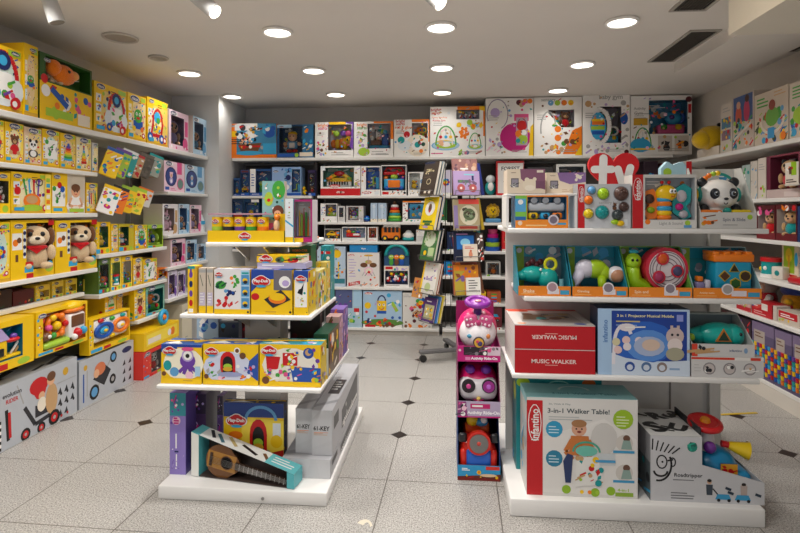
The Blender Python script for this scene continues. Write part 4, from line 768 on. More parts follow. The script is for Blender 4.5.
pack('figure_box', 'dark blue window box with blond toy figure, right of the ship playset', p, rz, w, h, .3, six('#1d4d77', '#223a55'), a, lg, win=(.06, .15, .7, .95), inner='#244a72', toys=[('toy_figure', 'handy', .5, .98)], group='boxes on the back top shelf at left')
baby_box(315, 353.5, 122, 'white box with orange and yellow caterpillar toy, first of the white boxes', [('pu', [(.9, .3), (1, .2), (1, 1), (.6, 1), (.97, .93)]), ('ye', [(.35, .93), (.8, .93), (.8, 1), (.35, 1)])], [('bright', .2, .9, .26, 'og'), ('starts', .2, .82, .24, 'pk')], (.34, .2, .95, .93), [('caterpillar_toy', 'caterpillar', .5, .9)], [], extra=lambda a: (dots(7, 12, .05, .05, .34, .7, ['lv', 'pk', 'og', 'br', 'mb'])(a), a.lines(.42, .14, .9, 2, .06, 'gy')))
baby_box(354, 393.5, 121.5, 'white box with green toy in window beside the caterpillar box', [('og', [(.93, .5), (1, .5), (1, 1), (.5, 1), (.5, .95), (.93, .95)])], [('bright', .2, .9, .26, 'og'), ('starts', .2, .82, .24, 'gr')], (.34, .24, .93, .94), [('green_toy', 'playset', .5, .85)], [], extra=lambda a: (dots(8, 12, .05, .1, .32, .7, ['gr', 'lg', 'cy', 'lv', 'sk'])(a), a.e(.25, .15, .15, .12, 'lg'), a.lines(.45, .16, .9, 2, .07, 'gy')))
baby_box(394, 429.5, 119.5, 'white box with orange corner and animal toy, left of the big play gym box', TR('og'), [('bright', .18, .95, .26, 're'), ('starts', .18, .88, .24, 're'), ('roll & glow', .28, .78, .5, 'og')], (.5, .5, .95, .9), [('rattle', 'toyX', .55, .9)], [], extra=lambda a: (a.e(.66, .3, .32, .3, 'cr'), a.e(.66, .32, .17, .16, 'wh'), a.e(.66, .32, .08, .08, 'te'), a.e(.3, .3, .2, .14, 'cl'), a.o(.2, .45, .1, 'te'), a.o(.36, .6, .09, 're'), dots(3, 8, .5, .1, .95, .5, ['te', 'og', 'br', 'dg'])(a)))
baby_box(430, 485, 106.5, 'large white play gym box with orange corner and coloured balls window', TR('og') + [('ye', [(.9, .93), (1, .9), (1, 1), (.9, 1)])], [('bright', .1, .93, .17, 're'), ('starts', .1, .87, .15, 're'), ('Tummy Time Prop', .17, .78, .28, 'og'), ('Activity Gym', .16, .72, .24, 're')], (.48, .74, .9, .93), [('balls', 'balls', .3, 1.2), ('balls', 'balls', .7, 1.2)], [], extra=lambda a: (a.e(.28, .22, .26, .1, '#6fb0d8'), a.e(.26, .26, .18, .07, '#e0c84a'), a.e(.4, .2, .12, .05, '#5f9a5a'), PIC['gym'](a.sub(.02, .12, .56, .66)), a.o(.2, .28, .05, 'sk'), a.e(.3, .26, .06, .03, 'wh'), PIC['gym'](a.sub(.66, .12, .98, .5)), a.e(.82, .62, .15, .05, 'pb'), dots(12, 10, .7, .55, .95, .68, ['cy', 'lg', 'og', 'ye'])(a), [a.o(.62 + .07 * math.cos(i), .47 + .1 * math.sin(i), .03, 'og') for i in range(7)], a.o(.62, .47, .085, 'og'), a.t('3', .62, .48, .04, 'wh'), a.o(.53, .63, .05, 'ye'), a.lines(.02, .07, .35, 1, .05, 'pk'), dots(5, 6, .55, .03, .9, .08)(a)), d=.36)
def gymfront(seed, cs):
    def f(a): a.arc(.25, .72, .22, .26, .02, '#9a8fa6', -1.2, 3.6); a.o(.2, .75, .1, 'lv'); a.o(.7, .92, .06, 'mr'); dots(seed, 10, .75, .84, .97, .97, ['og', 'tn', 'pk'])(a); dots(seed + 1, 8, .05, .08, .3, .3, ['gy', 'lv', 'pp'])(a)
    return f
baby_box(485.5, 533.5, 98, 'white box with pink round mat and toy picture, left of the white arch box', [('mg', [(.62 + .32 * math.cos(i * .3), .32 + .25 * math.sin(i * .3)) for i in range(21)]), ('pk', [(.6, .6), (.9, .6), (.9, .72), (.6, .72)]), ('ye', [(.9, 0), (1, 0), (1, .55), (.94, .5)])], [('infantino', .09, .5, .03, 'gy')], None, (), [], extra=lambda a: (gymfront(4, 0)(a), a.r(.64, .18, .88, .66, '#b8a4b4'), a.o(.76, .52, .11, 're'), a.o(.7, .38, .08, 'og'), a.e(.78, .28, .1, .08, 'lg'), a.o(.8, .4, .06, 'wh'), a.o(.68, .26, .05, 'te'), a.arc(.76, .5, .1, .14, .02, '#8a3a5a')), d=.36, inner='#5f5660', grp='tall white play gym boxes on the back top shelf')
baby_box(534, 582, 97, 'white box with white arch toy and orange mat picture, centre right of back top shelf', [('og', [(.6, .02), (1, .02), (1, .5), (.8, .42)]), ('ye', [(.85, 0), (1, 0), (1, .2)])], [('sensory', .3, .94, .3, 'gy')], (.3, .48, .84, .78), [('plush_head', 'bear', .7, 1.1), ('striped_toy', 'rings', .25, .95)], [], extra=lambda a: (a.poly([(.14, .22), (.5, .22), (.6, .45), (.42, .62), (.3, .72), (.16, .5)], 'wh'), a.arc(.3, .45, .16, .3, .03, 'gy', .3, 3.4), a.o(.5, .45, .07, 'og'), a.o(.5, .3, .07, 'og'), dots(8, 14, .05, .05, .9, .2, ['og', 'br', 'lv', 'tn', 'ye'])(a), [a.o(.35 + i * .14, .9, .06, c) for i, c in enumerate(('mb', 'lg', 'og', 'ye'))], dots(3, 8, .6, .2, .95, .45, ['br', 'og', 'gr'])(a)), d=.36, grp='tall white play gym boxes on the back top shelf')
baby_box(582.5, 630, 94.5, 'white box with rainbow striped toy in a white ring, beside the fish tank picture box', [], [('baby gym', .6, .95, .5, 'gy')], (.36, .2, .82, .8), [('rainbow_toy', 'tower', .5, .9), ], [], extra=lambda a: (a.arc(.35, .48, .22, .28, .09, 'wh', 0, 2 * PI, 20), a.e(.33, .48, .17, .23, 'cy'), a.r(.2, .5, .47, .56, 'og'), a.r(.18, .42, .47, .48, 'lg'), a.r(.19, .56, .46, .6, 'ye'), a.r(.2, .34, .46, .4, 'bl'), dots(6, 10, .05, .04, .8, .16, ['gy', 'og', 'lv', 'gr'])(a), a.o(.12, .85, .07, 'tn'), a.e(.88, .6, .08, .1, 'bl'), a.o(.93, .05, .05, 'mr'), dots(9, 9, .84, .1, .98, .9, ['lv', 'gy', 'tn'])(a)), d=.36, inner='#6a6470', grp='tall white play gym boxes on the back top shelf')
baby_box(630.5, 692, 95.5, 'wide white box with blue tank picture, last at right on back top shelf', [], [('Activity', .15, .78, .2, 'gy'), ('Gym', .13, .7, .14, 'gy')], (.3, .35, .93, .92), [('round_toy', 'flowerpot', .62, .85)], [], extra=lambda a: (PIC['gym'](a.sub(.0, .05, .4, .5)), a.e(.16, .16, .17, .12, 'cy'), a.r(.05, .5, .28, .62, 'gd'), a.r(.0, .08, .4, .11, 'ye'), a.r(.45, .05, .68, .32, '#cfc7bd'), a.r(.72, .05, .95, .32, '#cfc7bd'), dots(3, 5, .5, .1, .65, .2, ['dk', 'br'])(a), dots(4, 5, .76, .1, .92, .2, ['dk', 'og'])(a), a.o(.95, .93, .05, 'mr'), a.r(.94, .7, .99, .85, 're')), d=.36, inner='#2f7fa6', grp='tall white play gym boxes on the back top shelf')
# ------------------------------------------------------------------ back wall, left bay
YR = 6.4
gA = 'blue electronic toy boxes behind the dough cans'; Z = 1.688
def vt(pl, pr, pt, lab, toys, col='#1e4d86', inner='#2a5a96', win=(.06, .12, .94, .88), Z=Z, d=.2, grp=gA, art=None, Y=YR, nm='toy_box', film=True):
    p, rz, w, h = onB(pl, pr, pt, Z, d, Y); a = A(w, h); a.r(0, .0, 1, min(.1, win[1] * .8), 'bl'); a.lines(.08, .07, .6, 1, .05, 'wh')
    if art: art(a)
    return pack(nm, lab, p, rz, w, h, d, col, a, win=win, inner=inner, toys=toys, group=grp, film=film)
vt(233.5, 240, 178, 'small blue and yellow pack at the left end of the upper blue row', [('toy', 'duck', .5, .8)])
vt(240.5, 249.5, 170, 'dark blue pack with orange and teal bath toy, upper blue row', [('toy', 'truck', .5, .6)], art=lambda a: a.r(.1, .9, .9, .98, 'mr'))
vt(250, 271.5, 169, 'blue box with white side strip and green and orange figures', [('figures', 'figures', .58, .9)], win=(.28, .12, .96, .92), art=lambda a: (a.r(0, .12, .26, 1, 'wh'), a.lines(.06, .8, .22, 5, .1, 'bl', .03)))
vt(272, 301, 167, 'pale blue printed box with clear end showing pens, above the girl picture box', [('pens', 'pipes', .5, .9)], col='#8fb0dc', win=(.68, .12, .98, .92), art=lambda a: (a.scat(3, 18, ['bl', 'wh', 'mb', 'nv'], .04, .1, .3, .2, .66, .95), logo_oval(a, .13, .85, .2)))
vt(308, 315.5, 170, 'narrow dark purple pack with orange figure at the right of blue row', [('toy', 'bear', .5, .8)], col='#2a1e4a', inner='#1a1530')
q = at(304.5, 0, Y=6.45); solo('toy_figure', 'small yellow toy figure between pale blue box and purple pack', (q.x, 6.47, 1.688), 0, 'duck', .13, sx=.8)
Z2 = 1.361
vt(232, 243, 199, 'dark blue pack under the orange bath toy, lower blue row', [('toy', 'car', .5, .7)], Z=Z2, col='#12304e')
vt(243.5, 259, 199, 'dark blue and white pack with yellow toy, lower blue row', [('toy', 'duck', .5, .6)], Z=Z2, col='#173f63', art=lambda a: a.r(.5, .86, 1, .98, 'wh'))
vt(262, 300, 205, 'blue box mostly hidden behind dough cans, lower blue row', [('toy', 'toyV', .5, .8)], Z=Z2)
Z3 = 1.031
vt(234, 246.5, 245, 'dark blue box glimpsed under the dough can shelf', [('toy', 'figures', .5, .7)], Z=Z3, col='#16324f', art=lambda a: a.r(.1, .84, .9, .97, 'wh'))
# ------------------------------------------------------------------ back wall, middle bay
gB = 'toy boxes on the middle back shelves'; Z = BZ['r2'] + .001
def mb(pl, pr, pt, Z, lab, col='wh', win=None, toys=(), inner='#788c98', art=None, d=.2, nm='toy_box', logo=None, side=None, film=True, grp=gB):
    p, rz, w, h = onB(pl, pr, pt, Z, d, YR); a = A(w, h)
    if art: art(a)
    a.scat(int(pl), 8, ['gy', 'lv', 'tn', 'og', 'mb', 'lg', 're', 'br'], .02, .045, .02, .03, .98, .97)
    return pack(nm, lab, p, rz, w, h, d, six(col, side or col), a, logo(A(w, h)) if logo else None, win=win, toys=toys, inner=inner, group=grp, film=film)
mb(320.5, 360.5, 166, Z, 'white and red box with toy piano in window, second back shelf', 'wh', (.06, .3, .84, .95), [('toy_piano', 'piano', .5, .88)], '#3f7a68', lambda a: (a.r(0, 0, 1, .24, 're'), a.t('chicco', .5, .12, .2, 'wh'), dots(3, 8, .87, .3, .98, .95, ['tn', 'lv', 'gy'])(a), logo_pill(a, .36, .32, .28, 'music'), a.r(0, .85, .12, 1, 'cl')))
mb(361, 380.5, 166, Z, 'white and blue box with green pipe toy beside the piano box', 'wh', (.25, .2, .97, .96), [('pipe_toy', 'pipes', .5, .95)], 'bl', lambda a: (dots(4, 8, .03, .3, .22, .95, ['re', 'tn', 'lv'])(a), logo_pill(a, .3, .1, .5, 'baby'), a.r(.7, .03, .95, .15, 'cl')))
mb(381, 406.5, 165, Z, 'open white based pack with orange and teal robot toy, red handle on top', 'wh', (.03, .16, .97, .97), [('robot_toy', 'robot', .5, 1.0)], '#7c868f', lambda a: (a.r(.05, .03, .3, .12, 're'), dots(5, 8, .35, .03, .95, .13, ['gy', 'bk', 'og'])(a)), side='#8f939a', film=False)
mb(408, 425, 172, Z, 'small white pack with yellow duck toy near the book spinner', 'wh', (.06, .24, .7, .95), [('duck_toy', 'duck', .5, .9)], '#cfd4d2', lambda a: (a.o(.84, .6, .12, 'mb'), dots(5, 5, .1, .04, .95, .2, ['br', 'ye', 'dk'])(a)))
Z = BZ['r3'] + .001
mb(320.5, 337, 203.5, Z, 'white pack with lime and blue toy, left on third back shelf', 'wh', (.3, .3, .97, .95), [('toy', 'toyL', .55, .9)], '#83869a', lambda a: (dots(2, 8, .03, .3, .28, .95, ['lv', 'pu', 'cy'])(a), dots(7, 8, .1, .03, .95, .25, ['re', 'tn', 'gr'])(a)))
mb(337.5, 345, 206, Z, 'narrow white and dark grey pack on the third back shelf', 'lgy', art=lambda a: (a.r(.2, .3, .8, .9, 'dk'), a.lines(.1, .2, .9, 2, .08, 'gy')))
mb(346, 363.5, 206, Z, 'grey and white box with dark red and yellow toy, third back shelf', '#c9c5c4', (.12, .12, .72, .94), [('red_toy', 'flowery', .5, .9)], 'mr', lambda a: dots(3, 7, .76, .1, .97, .95, ['gy', 're', 'wh'])(a))
g = G(); g.ball((0, 0, .038), .038, 'bl', n=16); g.ring((0, 0, .038), .037, .006, 'cy', 'z'); o = g.build('toy_ball'); o.location = (at(367, 0, Y=6.46).x, 6.46, Z); tag(o, 'blue ball on the third back shelf, left of pale blue boxes', 'ball')
for a0, a1, lab in ((370.5, 377.5, 'left one of two upright pale blue boxes on the third back shelf'), (378, 386.5, 'right one of two upright pale blue boxes on the third back shelf')):
    mb(a0, a1, 203, Z, lab, '#a9bfd6', art=lambda a: (a.r(.0, .0, 1, .16, 'cr'), dots(4, 6, .1, .05, .9, .14, ['og', 'br', 'gr'])(a), a.r(.4, .2, .6, .95, '#c3d4e4'), a.lines(.2, .88, .8, 2, .08, 'wh')), grp='pale blue boxes on the third back shelf')
q = at(394.5, 0, Y=6.47); solo('stacking_rings', 'loose tower of coloured stacking rings on the third back shelf', (q.x, 6.5, Z), 0, 'rings', .24)
mb(402.5, 426, 201, Z, 'white box with square blue toy face, next to the yellow book', 'wh', (.22, .14, .98, .92), [('blue_block', 'block', .5, .98)], 'mb', lambda a: (a.r(0, .93, .8, 1, 'og'), dots(5, 8, .03, .1, .2, .9, ['br', 're', 'dk'])(a), dots(6, 6, .1, .02, .95, .12, ['cy', 'gr'])(a)))
Z = BZ['r4'] + .001
def loose(px, kind, s, lab, nm, Y=6.5, sx=1, sy=1): q = at(px, 0, Y=Y); solo(nm, lab, (q.x, Y, Z), 0, kind, s, sx=sx, sy=sy, cat='toy')
mb(324.5, 341, 229, Z, 'low white tray with yellow toy truck, left on fourth back shelf', 'wh', (.02, .22, .98, .97), [('toy_truck', 'truck', .5, 1.2)], '#7a808e', lambda a: dots(6, 6, .1, .04, .9, .18, ['br', 'gy', 'og'])(a), film=False)
mb(342, 366, 227, Z, 'low white tray with red toy telephone, fourth back shelf', 'wh', (.03, .25, .97, .95), [('toy_telephone', 'telephone', .45, 1.1)], '#8494a8', lambda a: a.lines(.05, .18, .95, 2, .08, 'gy'), film=False)
mb(367.5, 377.5, 227, Z, 'small white pack with orange toy between telephone and school bus', 'wh', (.12, .25, .9, .95), [('orange_toy', 'bear', .5, 1)], 'og', lambda a: a.lines(.1, .16, .9, 2, .08, 're'))
loose(391, 'bus', .24, 'yellow and white toy school bus on the fourth back shelf', 'toy_bus', sy=.5)
loose(408.5, 'dome', .17, 'white dome toy on teal base, right of the toy school bus', 'dome_toy')
mb(416, 427, 230, Z, 'small white pack with price card beside the dome toy', 'lgy', art=lambda a: (a.r(.1, .5, .9, .9, 'wh'), a.lines(.2, .8, .8, 4, .1, 'gy')))
Z = BZ['r5'] + .001
mb(317, 345.5, 246.5, Z, 'pale blue box with yellow circle and long crane toy picture', '#b9cde0', art=lambda a: (a.o(.7, .82, .15, 'ye'), a.r(.2, .5, .5, 1, 'pp'), a.r(.73, .2, .79, .62, 'ye'), a.r(.6, .08, .98, .2, '#2f7a88'), dots(7, 12, .55, .25, .98, .7, ['nv', 'wh', 'ye', 'cy', 'gy'])(a), a.t('TOWN', .55, .93, .4, 'mr')))
Zd = Z; mb(347, 379.5, 252.5, Zd, 'cream box picturing a toy drum kit, fifth back shelf', '#e4dedb', art=lambda a: (PIC['drums'](a.sub(.38, .25, .95, .95)), logo_pill(a, .13, .92, .2, 'hola'), a.lines(.05, .8, .3, 7, .08, 'lv', .02), a.poly([(.04, .02), (.4, .08), (.4, .18), (.04, .12)], 're'), a.t('DRUM', .22, .1, .26, 'wh', rot=0), dots(5, 6, .45, .05, .95, .12, ['br', 'gy', 'og'])(a)), side='#cfc5c0')
hd = at(363, 252.5, Y=YR).z
mb(349.5, 377.5, 245, hd + .001, 'flat bright blue box lying on top of the drum kit box', '#1d86c8', art=lambda a: a.t('Hape', .5, .5, .16, 'wh'), d=.18)
p, rz, w, h = onB(384, 409, 266, Z, .2, YR)
pack('toy_box', 'open box of red and white balls below the teal arch toy', p, rz, w, h, .2, 'wh', A(w, h).lines(.1, .1, .9, 1, .05, 'br').r(0, .8, 1, 1, 'cr').r(.05, .84, .35, .97, 're').scat(3, 6, ['lv', 'gy', 'te'], .04, .06, .4, .84, .98, .96), win=(.04, .14, .96, .78), inner='#3b4668', toys=[('toy_balls', 'balls', .28, 1.0), ('toy_balls', 'balls', .72, .95)], group=gB, film=False)
t = thing('arch_toy', 'teal rainbow-shaped arch toy box standing on the box of balls', 'toy box', (p[0], p[1], p[2] + h), 0); hh = at(396, 244, Y=YR).z - Z - h; r_ = w / 2
pts = [(-r_, 0)] + [(-r_ * math.cos(i * PI / 12), hh - r_ * .9 + r_ * .9 * math.sin(i * PI / 12)) for i in range(13)] + [(r_, 0)]
g = G(); g.prism(pts, -.09, .1, '#27507a', 'card'); g.build('carton', t); g = G(); g.ring((0, -.095, hh - r_ * .95), r_ * .86, .022, 'te', 'y', 'plastic', 16, 0, PI); g.build('teal_arch', t)
g = G(); toy(g, 'figures', TM(0, -.1, .005, hh * .62, 1.3, .12)); g.build('bright_toy', t)
Z = BZ['r6'] + .001
mb(335.5, 362, 289, Z, 'blue-green landscape box with purple window, left on lowest back shelf', '#a9c6d6', art=lambda a: (a.r(0, .5, .64, 1, '#56608f'), a.r(.68, .55, 1, 1, 'pb'), a.scat(6, 14, ['gr', 'wh', 'te', 'lg'], .04, .1, .2, .08, .95, .4), a.r(.7, .4, .9, .5, 're'), dots(3, 6, .05, .55, .6, .9, ['pu', 'nv', 'lv'])(a)), d=.3)
mb(363, 402, 291, Z, 'blue box picturing a yellow robot bag with tools, lowest back shelf', '#a8c7e2', art=lambda a: (a.r(0, 0, 1, .09, 'wh'), a.e(.5, .14, .55, .1, '#5b8a3a'), PIC['bag'](a.sub(.28, .25, .68, .92)), a.o(.12, .6, .09, 'ye'), a.l([(.74, .7), (.88, .45)], .09, 'lg'), logo_pill(a, .14, .93, .2, 'hola'), dots(7, 16, .05, .1, .95, .32, ['og', 'nv', 'wh', 're', 'bl'])(a), a.r(.05, .02, .32, .08, 're'), dots(8, 7, .4, .02, .97, .07, ['gy', 'br', 'og'])(a), a.scat(9, 6, ['wh', 'cy'], .03, .06, .6, .6, .98, .9)), d=.3)
mb(402.5, 432, 293, Z, 'white box picturing bright stacking blocks, lowest back shelf', '#dfdcd6', art=lambda a: (a.lines(.05, .95, .3, 2, .05, 'gy'), PIC['flower'](a.sub(.4, .5, .85, .95)), a.scat(8, 16, ['re', 'og', 'bl', 'mr', 'tn', 'pk'], .05, .1, .25, .2, .9, .6), dots(3, 8, .05, .04, .95, .14, ['og', 'gy', 'br'])(a)), d=.3)
# ------------------------------------------------------------------ back wall behind and right of the spinner
gC = 'toys on the back shelves beside the book spinner'
q = at(490.5, 0, Y=6.5); solo('penguin_toy', 'teal penguin-like toy on back shelf, left of the forest book', (q.x, 6.5, 1.688), 0, 'penguin', .26)
p, rz, w, h = onB(496, 524, 161, 1.688, .1, 6.42); a = A(w, h); a.r(.06, .06, .98, .94, '#e9e7e4').t('FOREST', .52, .78, .66, 'dk').e(.5, .4, .24, .2, 'dk').e(.46, .38, .12, .12, 'wh').e(.58, .46, .06, .06, 'wh').r(0, .94, 1, 1, 're')
pack('activity_book', 'white boxed forest activity book with dark red edge on the back shelf', p, rz, w, h, .1, six('re', 'mr'), a, group='boxed books on the back shelf', cat='book')
def gc(pl, pr, pt, Z, lab, col, kind=None, pic=None, inner='#5a6470', nm='toy_box', d=.2, grp=gC):
    p, rz, w, h = onB(pl, pr, pt, Z, d, YR); a = A(w, h); a.r(0, 0, 1, .1, 'wh')
    if pic: PIC[pic](a.sq(.5, .52, .8))
    pack(nm, lab, p, rz, w, h, d, col, a.scat(len(lab), 5, BRIGHT, .04, .07, .05, .02, .95, .1), win=(.1, .14, .92, .92) if kind else None, inner=inner, toys=[('toy', kind, .5, .92)] if kind else (), group=grp)
q = at(493, 0, Y=6.5); solo('lion_toy', 'yellow lion-faced toy on blue base beside the spinner', (q.x, 6.52, 1.361), 0, 'lion', .25, sx=.9)
q = at(493, 0, Y=6.5); solo('stacking_cups', 'stack of blue, lime and pink cups beside the spinner', (q.x, 6.52, 1.021), 0, 'stackcup', .26)
gc(502, 509, 229, 1.021, 'small red pack right of the blue and lime cups', 're', None, 'bear')
gc(486, 500.5, 262, .721, 'grey pack with small red figure, below the stacking cups', '#b9b9b6', 'monkey')
gc(487, 501, 292, .401, 'orange and brown pack low on the back shelf behind the ride-on', '#b3552a', None, 'stack')
gc(474, 486, 292, .401, 'yellow pack low on the back shelf behind the ride-on', 'ye', None, 'toy')
gc(436, 452, 296, .401, 'white booklet pack low on the back shelf behind the spinner', 'wh', None, 'flower')
gc(447, 463, 232, 1.021, 'dark blue pack hidden behind the spinner column', '#1c2b4a', None, 'tools')
gc(444, 458, 262, .721, 'bright blue pack on the back shelf behind the spinner', '#1f7fc0', None, 'stack')
gc(432, 447, 200, 1.361, 'green pack on the back shelf behind the yellow book', '#2f6a3a', None, 'toy')
gc(440, 452, 170, 1.688, 'white and purple pack on the back shelf behind the dark book', '#d9d2e6', None, 'flower')
gc(488, 502, 305, .089, 'dark red pack on the lowest back shelf behind the ride-on', '#6a2430', None, 'car')
gc(556, 586, 164, 1.688, 'white box with blue bath ring toy, behind the cream organisers', 'lgy', 'dome')
gc(527, 553, 167, 1.688, 'dark grey box behind the cream organiser boxes', '#3c3a3c', None, 'stack')
gc(644, 658, 161, 1.688, 'dark box with pink print right of the red heart', '#3a2b38', None, 'flower')
gc(661, 672, 163, 1.688, 'dark red pack on the back shelf under the yellow plush', '#7a2a30', None, 'toy')
gc(690, 712, 262, .721, 'white and red pack on the far shelf seen under the panda shelf', '#d9d5d0', None, 'toy')
gc(706, 722, 300, .401, 'dark packet on the far low shelf behind the shape sorter', '#4a3038', None, 'flower')
# ------------------------------------------------------------------ left island: four stepped tiers round a spine
t = thing('display_island', 'stepped white display island at left holding dough sets, guitar and keyboards', 'display stand', (0, 0, 0))
SHW = '#ebe9e6'
def board(q, r=.006): g = G(); g.rbox(*q, SHW, r, 'laminate', 2); g.build('shelf', t)
g = G(); g.rbox(-1.49, -.597, 2.66, 3.86, 0, .07, SHW, .006, 'laminate'); g.build('base', t)
g = G(); g.cyl((-.93, 2.66, .028), (-.93, 2.656, .028), .008, 'gy', mat='metal'); g.build('bolt_cover', t)
g = G(); g.box(-1.135, -.93, 2.95, 3.1, .071, 1.306, '#c9c5c0', 'laminate'); g.build('spine', t)
board((-1.5, -.628, 2.66, 3.47, .571, .594)); board((-1.40, -.69, 2.71, 3.35, .932, .955)); board((-1.3, -.775, 2.8, 3.38, 1.307, 1.33))
for z in (.571, .932, 1.307):
    for x in (-1.11, -.955): g = G(); g.prism([(0, z), (.2, z), (0, z - .09)], -.004, .004, '#d9d6d2', 'metal', Matrix.Translation((x, 2.949, 0)) @ Matrix.Rotation(-PI / 2, 4, 'Z')); g.build('bracket', t)
def onI(pl, pr, pt, zs, d, Y): return onB(pl, pr, pt, zs, d, Y)
# dough cans in their tray on the top tier
gD = 'yellow dough cans in the tray'; YD = 2.815
x0, x1 = at(207.5, 0, Y=YD).x, at(284, 0, Y=YD).x; wt = x1 - x0; zt = 1.331
t = thing('can_tray', 'yellow display tray of dough cans at the front of the top tier', 'display tray', ((x0 + x1) / 2, YD + .06, zt))
g = G(); g.box(-wt / 2, wt / 2, -.06, -.056, 0, .062, 'ye'); g.box(-wt / 2, wt / 2, .056, .06, 0, .062, 'ye'); g.box(-wt / 2, -wt / 2 + .004, -.056, .056, 0, .062, 'ye'); g.box(wt / 2 - .004, wt / 2, -.056, .056, 0, .062, 'ye'); g.box(-wt / 2 + .004, wt / 2 - .004, -.056, .056, 0, .003, 'ye'); g.build('tray', t)
q = G(); a = A(wt, .062); logo_dough(a, .49, .5, .17); a.emit(q, (-wt / 2, -.0605, 0), (1, 0, 0), (0, 0, 1)); q.build('logo', t)
q = G(); q.add([(-wt / 2, -.05, .156), (wt / 2 - .07, -.05, .156), (wt / 2 - .07, .05, .156), (-wt / 2, .05, .156)], [(0, 1, 2, 3)], '#c98aa0', 'card'); q.box(-wt / 2, wt / 2 - .07, -.052, -.05, .148, .156, '#b58a9a'); q.build('top_card', t)
for i, (c, lab) in enumerate((('lg', 'dough can with lime band, first at left in the yellow tray'), ('dk', 'dough can with dark band, second in the yellow tray'), ('pu', 'dough can with purple band, third in the yellow tray'), ('gr', 'dough can with green band, fourth in yellow tray'), ('og', 'dough can with amber band, fifth in yellow tray by the orange figure'))):
    x = x0 + .038 + i * .0645
    t = thing('dough_can', lab, 'can', (x, YD + .045, zt + .004), 0, gD)
    g = G(); g.cyl((0, 0, .03), (0, 0, .132), .0305, 'ye', mat='card', n=18); cb_ = g.build('can_body', t); g = G(); g.cyl((0, 0, .0), (0, 0, .03), .0315, c, n=18); g.cyl((0, 0, .058), (0, 0, .08), .031, c, n=18); g.build('lid', t)
    g = G(); q = A(.046, .05); logo_dough(q, .5, .5, .9); q.emit(g, (-.023, -.0318, .083), (1, 0, 0), (0, 0, 1)); g.build('label_print', cb_)
t = thing('dough_figure', 'orange figure card with yellow logo at right end of the can tray', 'toy', (x1 - .035, YD + .03, zt + .004))
g = G(); g.box(-.032, .032, .02, .03, 0, .15, 'ye'); g.build('backing_card', t); g = G(); g.ball((-.012, .0, .13), (.018, .02, .018), 'og'); g.ball((-.015, .0, .085), (.017, .02, .035), '#f3c9a0'); g.box(-.03, .03, -.01, .018, .0, .045, '#e85a1c'); g.build('orange_figure', t)
gT = 'boxes at the right of the top tier'
p, rz, w, h = onI(285, 293.5, 198.5, 1.331, .12, YD); a = A(w, h); a.r(0, 0, 1, .12, 'ye').l([(.0, .5), (1, .36)], .2, 'cy').o(.5, .8, .1, 're').o(.5, .68, .1, 'lg').o(.5, .9, .08, 'gy').lines(.3, .62, .7, 2, .05, 'gy')
pack('craft_box', 'tall white box with blue slash and red and green dots, beside the dough cans', p, rz, w, h, .12, six('#e3eaee', '#3f8c9a'), a, group=gT, cat='craft box')
p, rz, w, h = onI(294, 312.5, 199.5, 1.331, .12, YD + .02)
t = pack('craft_box', 'magenta box with clear front of coloured pens at the right of top tier', p, rz, w, h, .12, six('#a8256c', '#c9c3c9'), A(w, h).r(0, .0, .5, .1, 'ye').r(.6, .02, 1, .08, 'mg'), win=(.04, .12, .9, .95), inner='#cfc6c4', group=gT, cat='craft box')
g = G()
for i, c in enumerate(('lv', 'ye', 'lg', 're', 'gr', 'og', 'wh')): g.cyl((-w * .4 + i * w * .12, -.03, h * .14), (-w * .4 + i * w * .12, -.03, h * (.6 + .05 * (i * 3 % 5))), .006, c, .002 if i % 2 else .006)
g.build('pens', t)
p, rz, w, h = onI(262, 284.5, 181, 1.331, .05, YD + .13); a = A(w, h); a.r(0, .35, 1, 1, '#7fb3b0').e(.75, .85, .3, .16, 'gr').e(.3, .7, .2, .12, 'lg').o(.72, .5, .26, '#6b3a22').o(.7, .45, .17, 'sk').e(.72, .15, .3, .16, 'mg').r(0, .0, .5, .3, '#c24a7a').scat(5, 30, ['og', 'lg', 'mg', 'te', 'wh', 'dg', 'tn', 'cy'], .03, .07, .05, .05, .95, .95).o(.72, .5, .24, '#6b3a22').o(.7, .45, .16, 'sk').o(.65, .46, .02, 'bk').o(.75, .46, .02, 'bk').r(.05, .1, .4, .16, 'pu').o(.3, .68, .08, 're')
pack('craft_box', 'green and pink picture box showing a long-haired girl, standing behind the cans', p, rz, w, h, .05, '#b3a89a', a, group=gT, cat='craft box')
# second tier
g2 = 'boxes on second tier of the dough island'; Z = .956; YS = 2.73
p, rz, w, h = onI(187.5, 197, 266, Z, .07, YS); a = A(w, h); a.r(.7, 0, 1, 1, 'gd').r(0, .94, .8, 1, 'te'); [a.e(.36, .82 - i * .2, .2, .07, c) for i, c in enumerate(('pu', 'nv', 'pu', 're'))]; a.r(.1, .02, .6, .1, 'wh').l([(.36, .88), (.36, .94)], .2, 'pu')
pack('dough_pack', 'tall narrow yellow pack printed with purple shapes, left end of second tier', p, rz, w, h, .07, six('ye', 'gd'), a, group=g2)
for pl, pr, lab in ((198.5, 206, 'left of two slim doll blister packs on the second tier'), (206.5, 213.5, 'right of two slim doll blister packs on the second tier')):
    p, rz, w, h = onI(pl, pr, 268, Z, .05, YS + .01)
    t = pack('doll_pack', lab, p, rz, w, h, .05, six('#cdbfae', '#b9a99a'), A(w, h).r(0, 0, 1, .16, 'ye').r(.1, .18, .9, .46, '#c9bfd6').r(.0, .9, 1, .97, 'gy').l([(.2, .85), (.6, .6)], .08, 'dg').lines(.2, .44, .8, 4, .06, 'wh'), group='slim doll packs on the second tier')
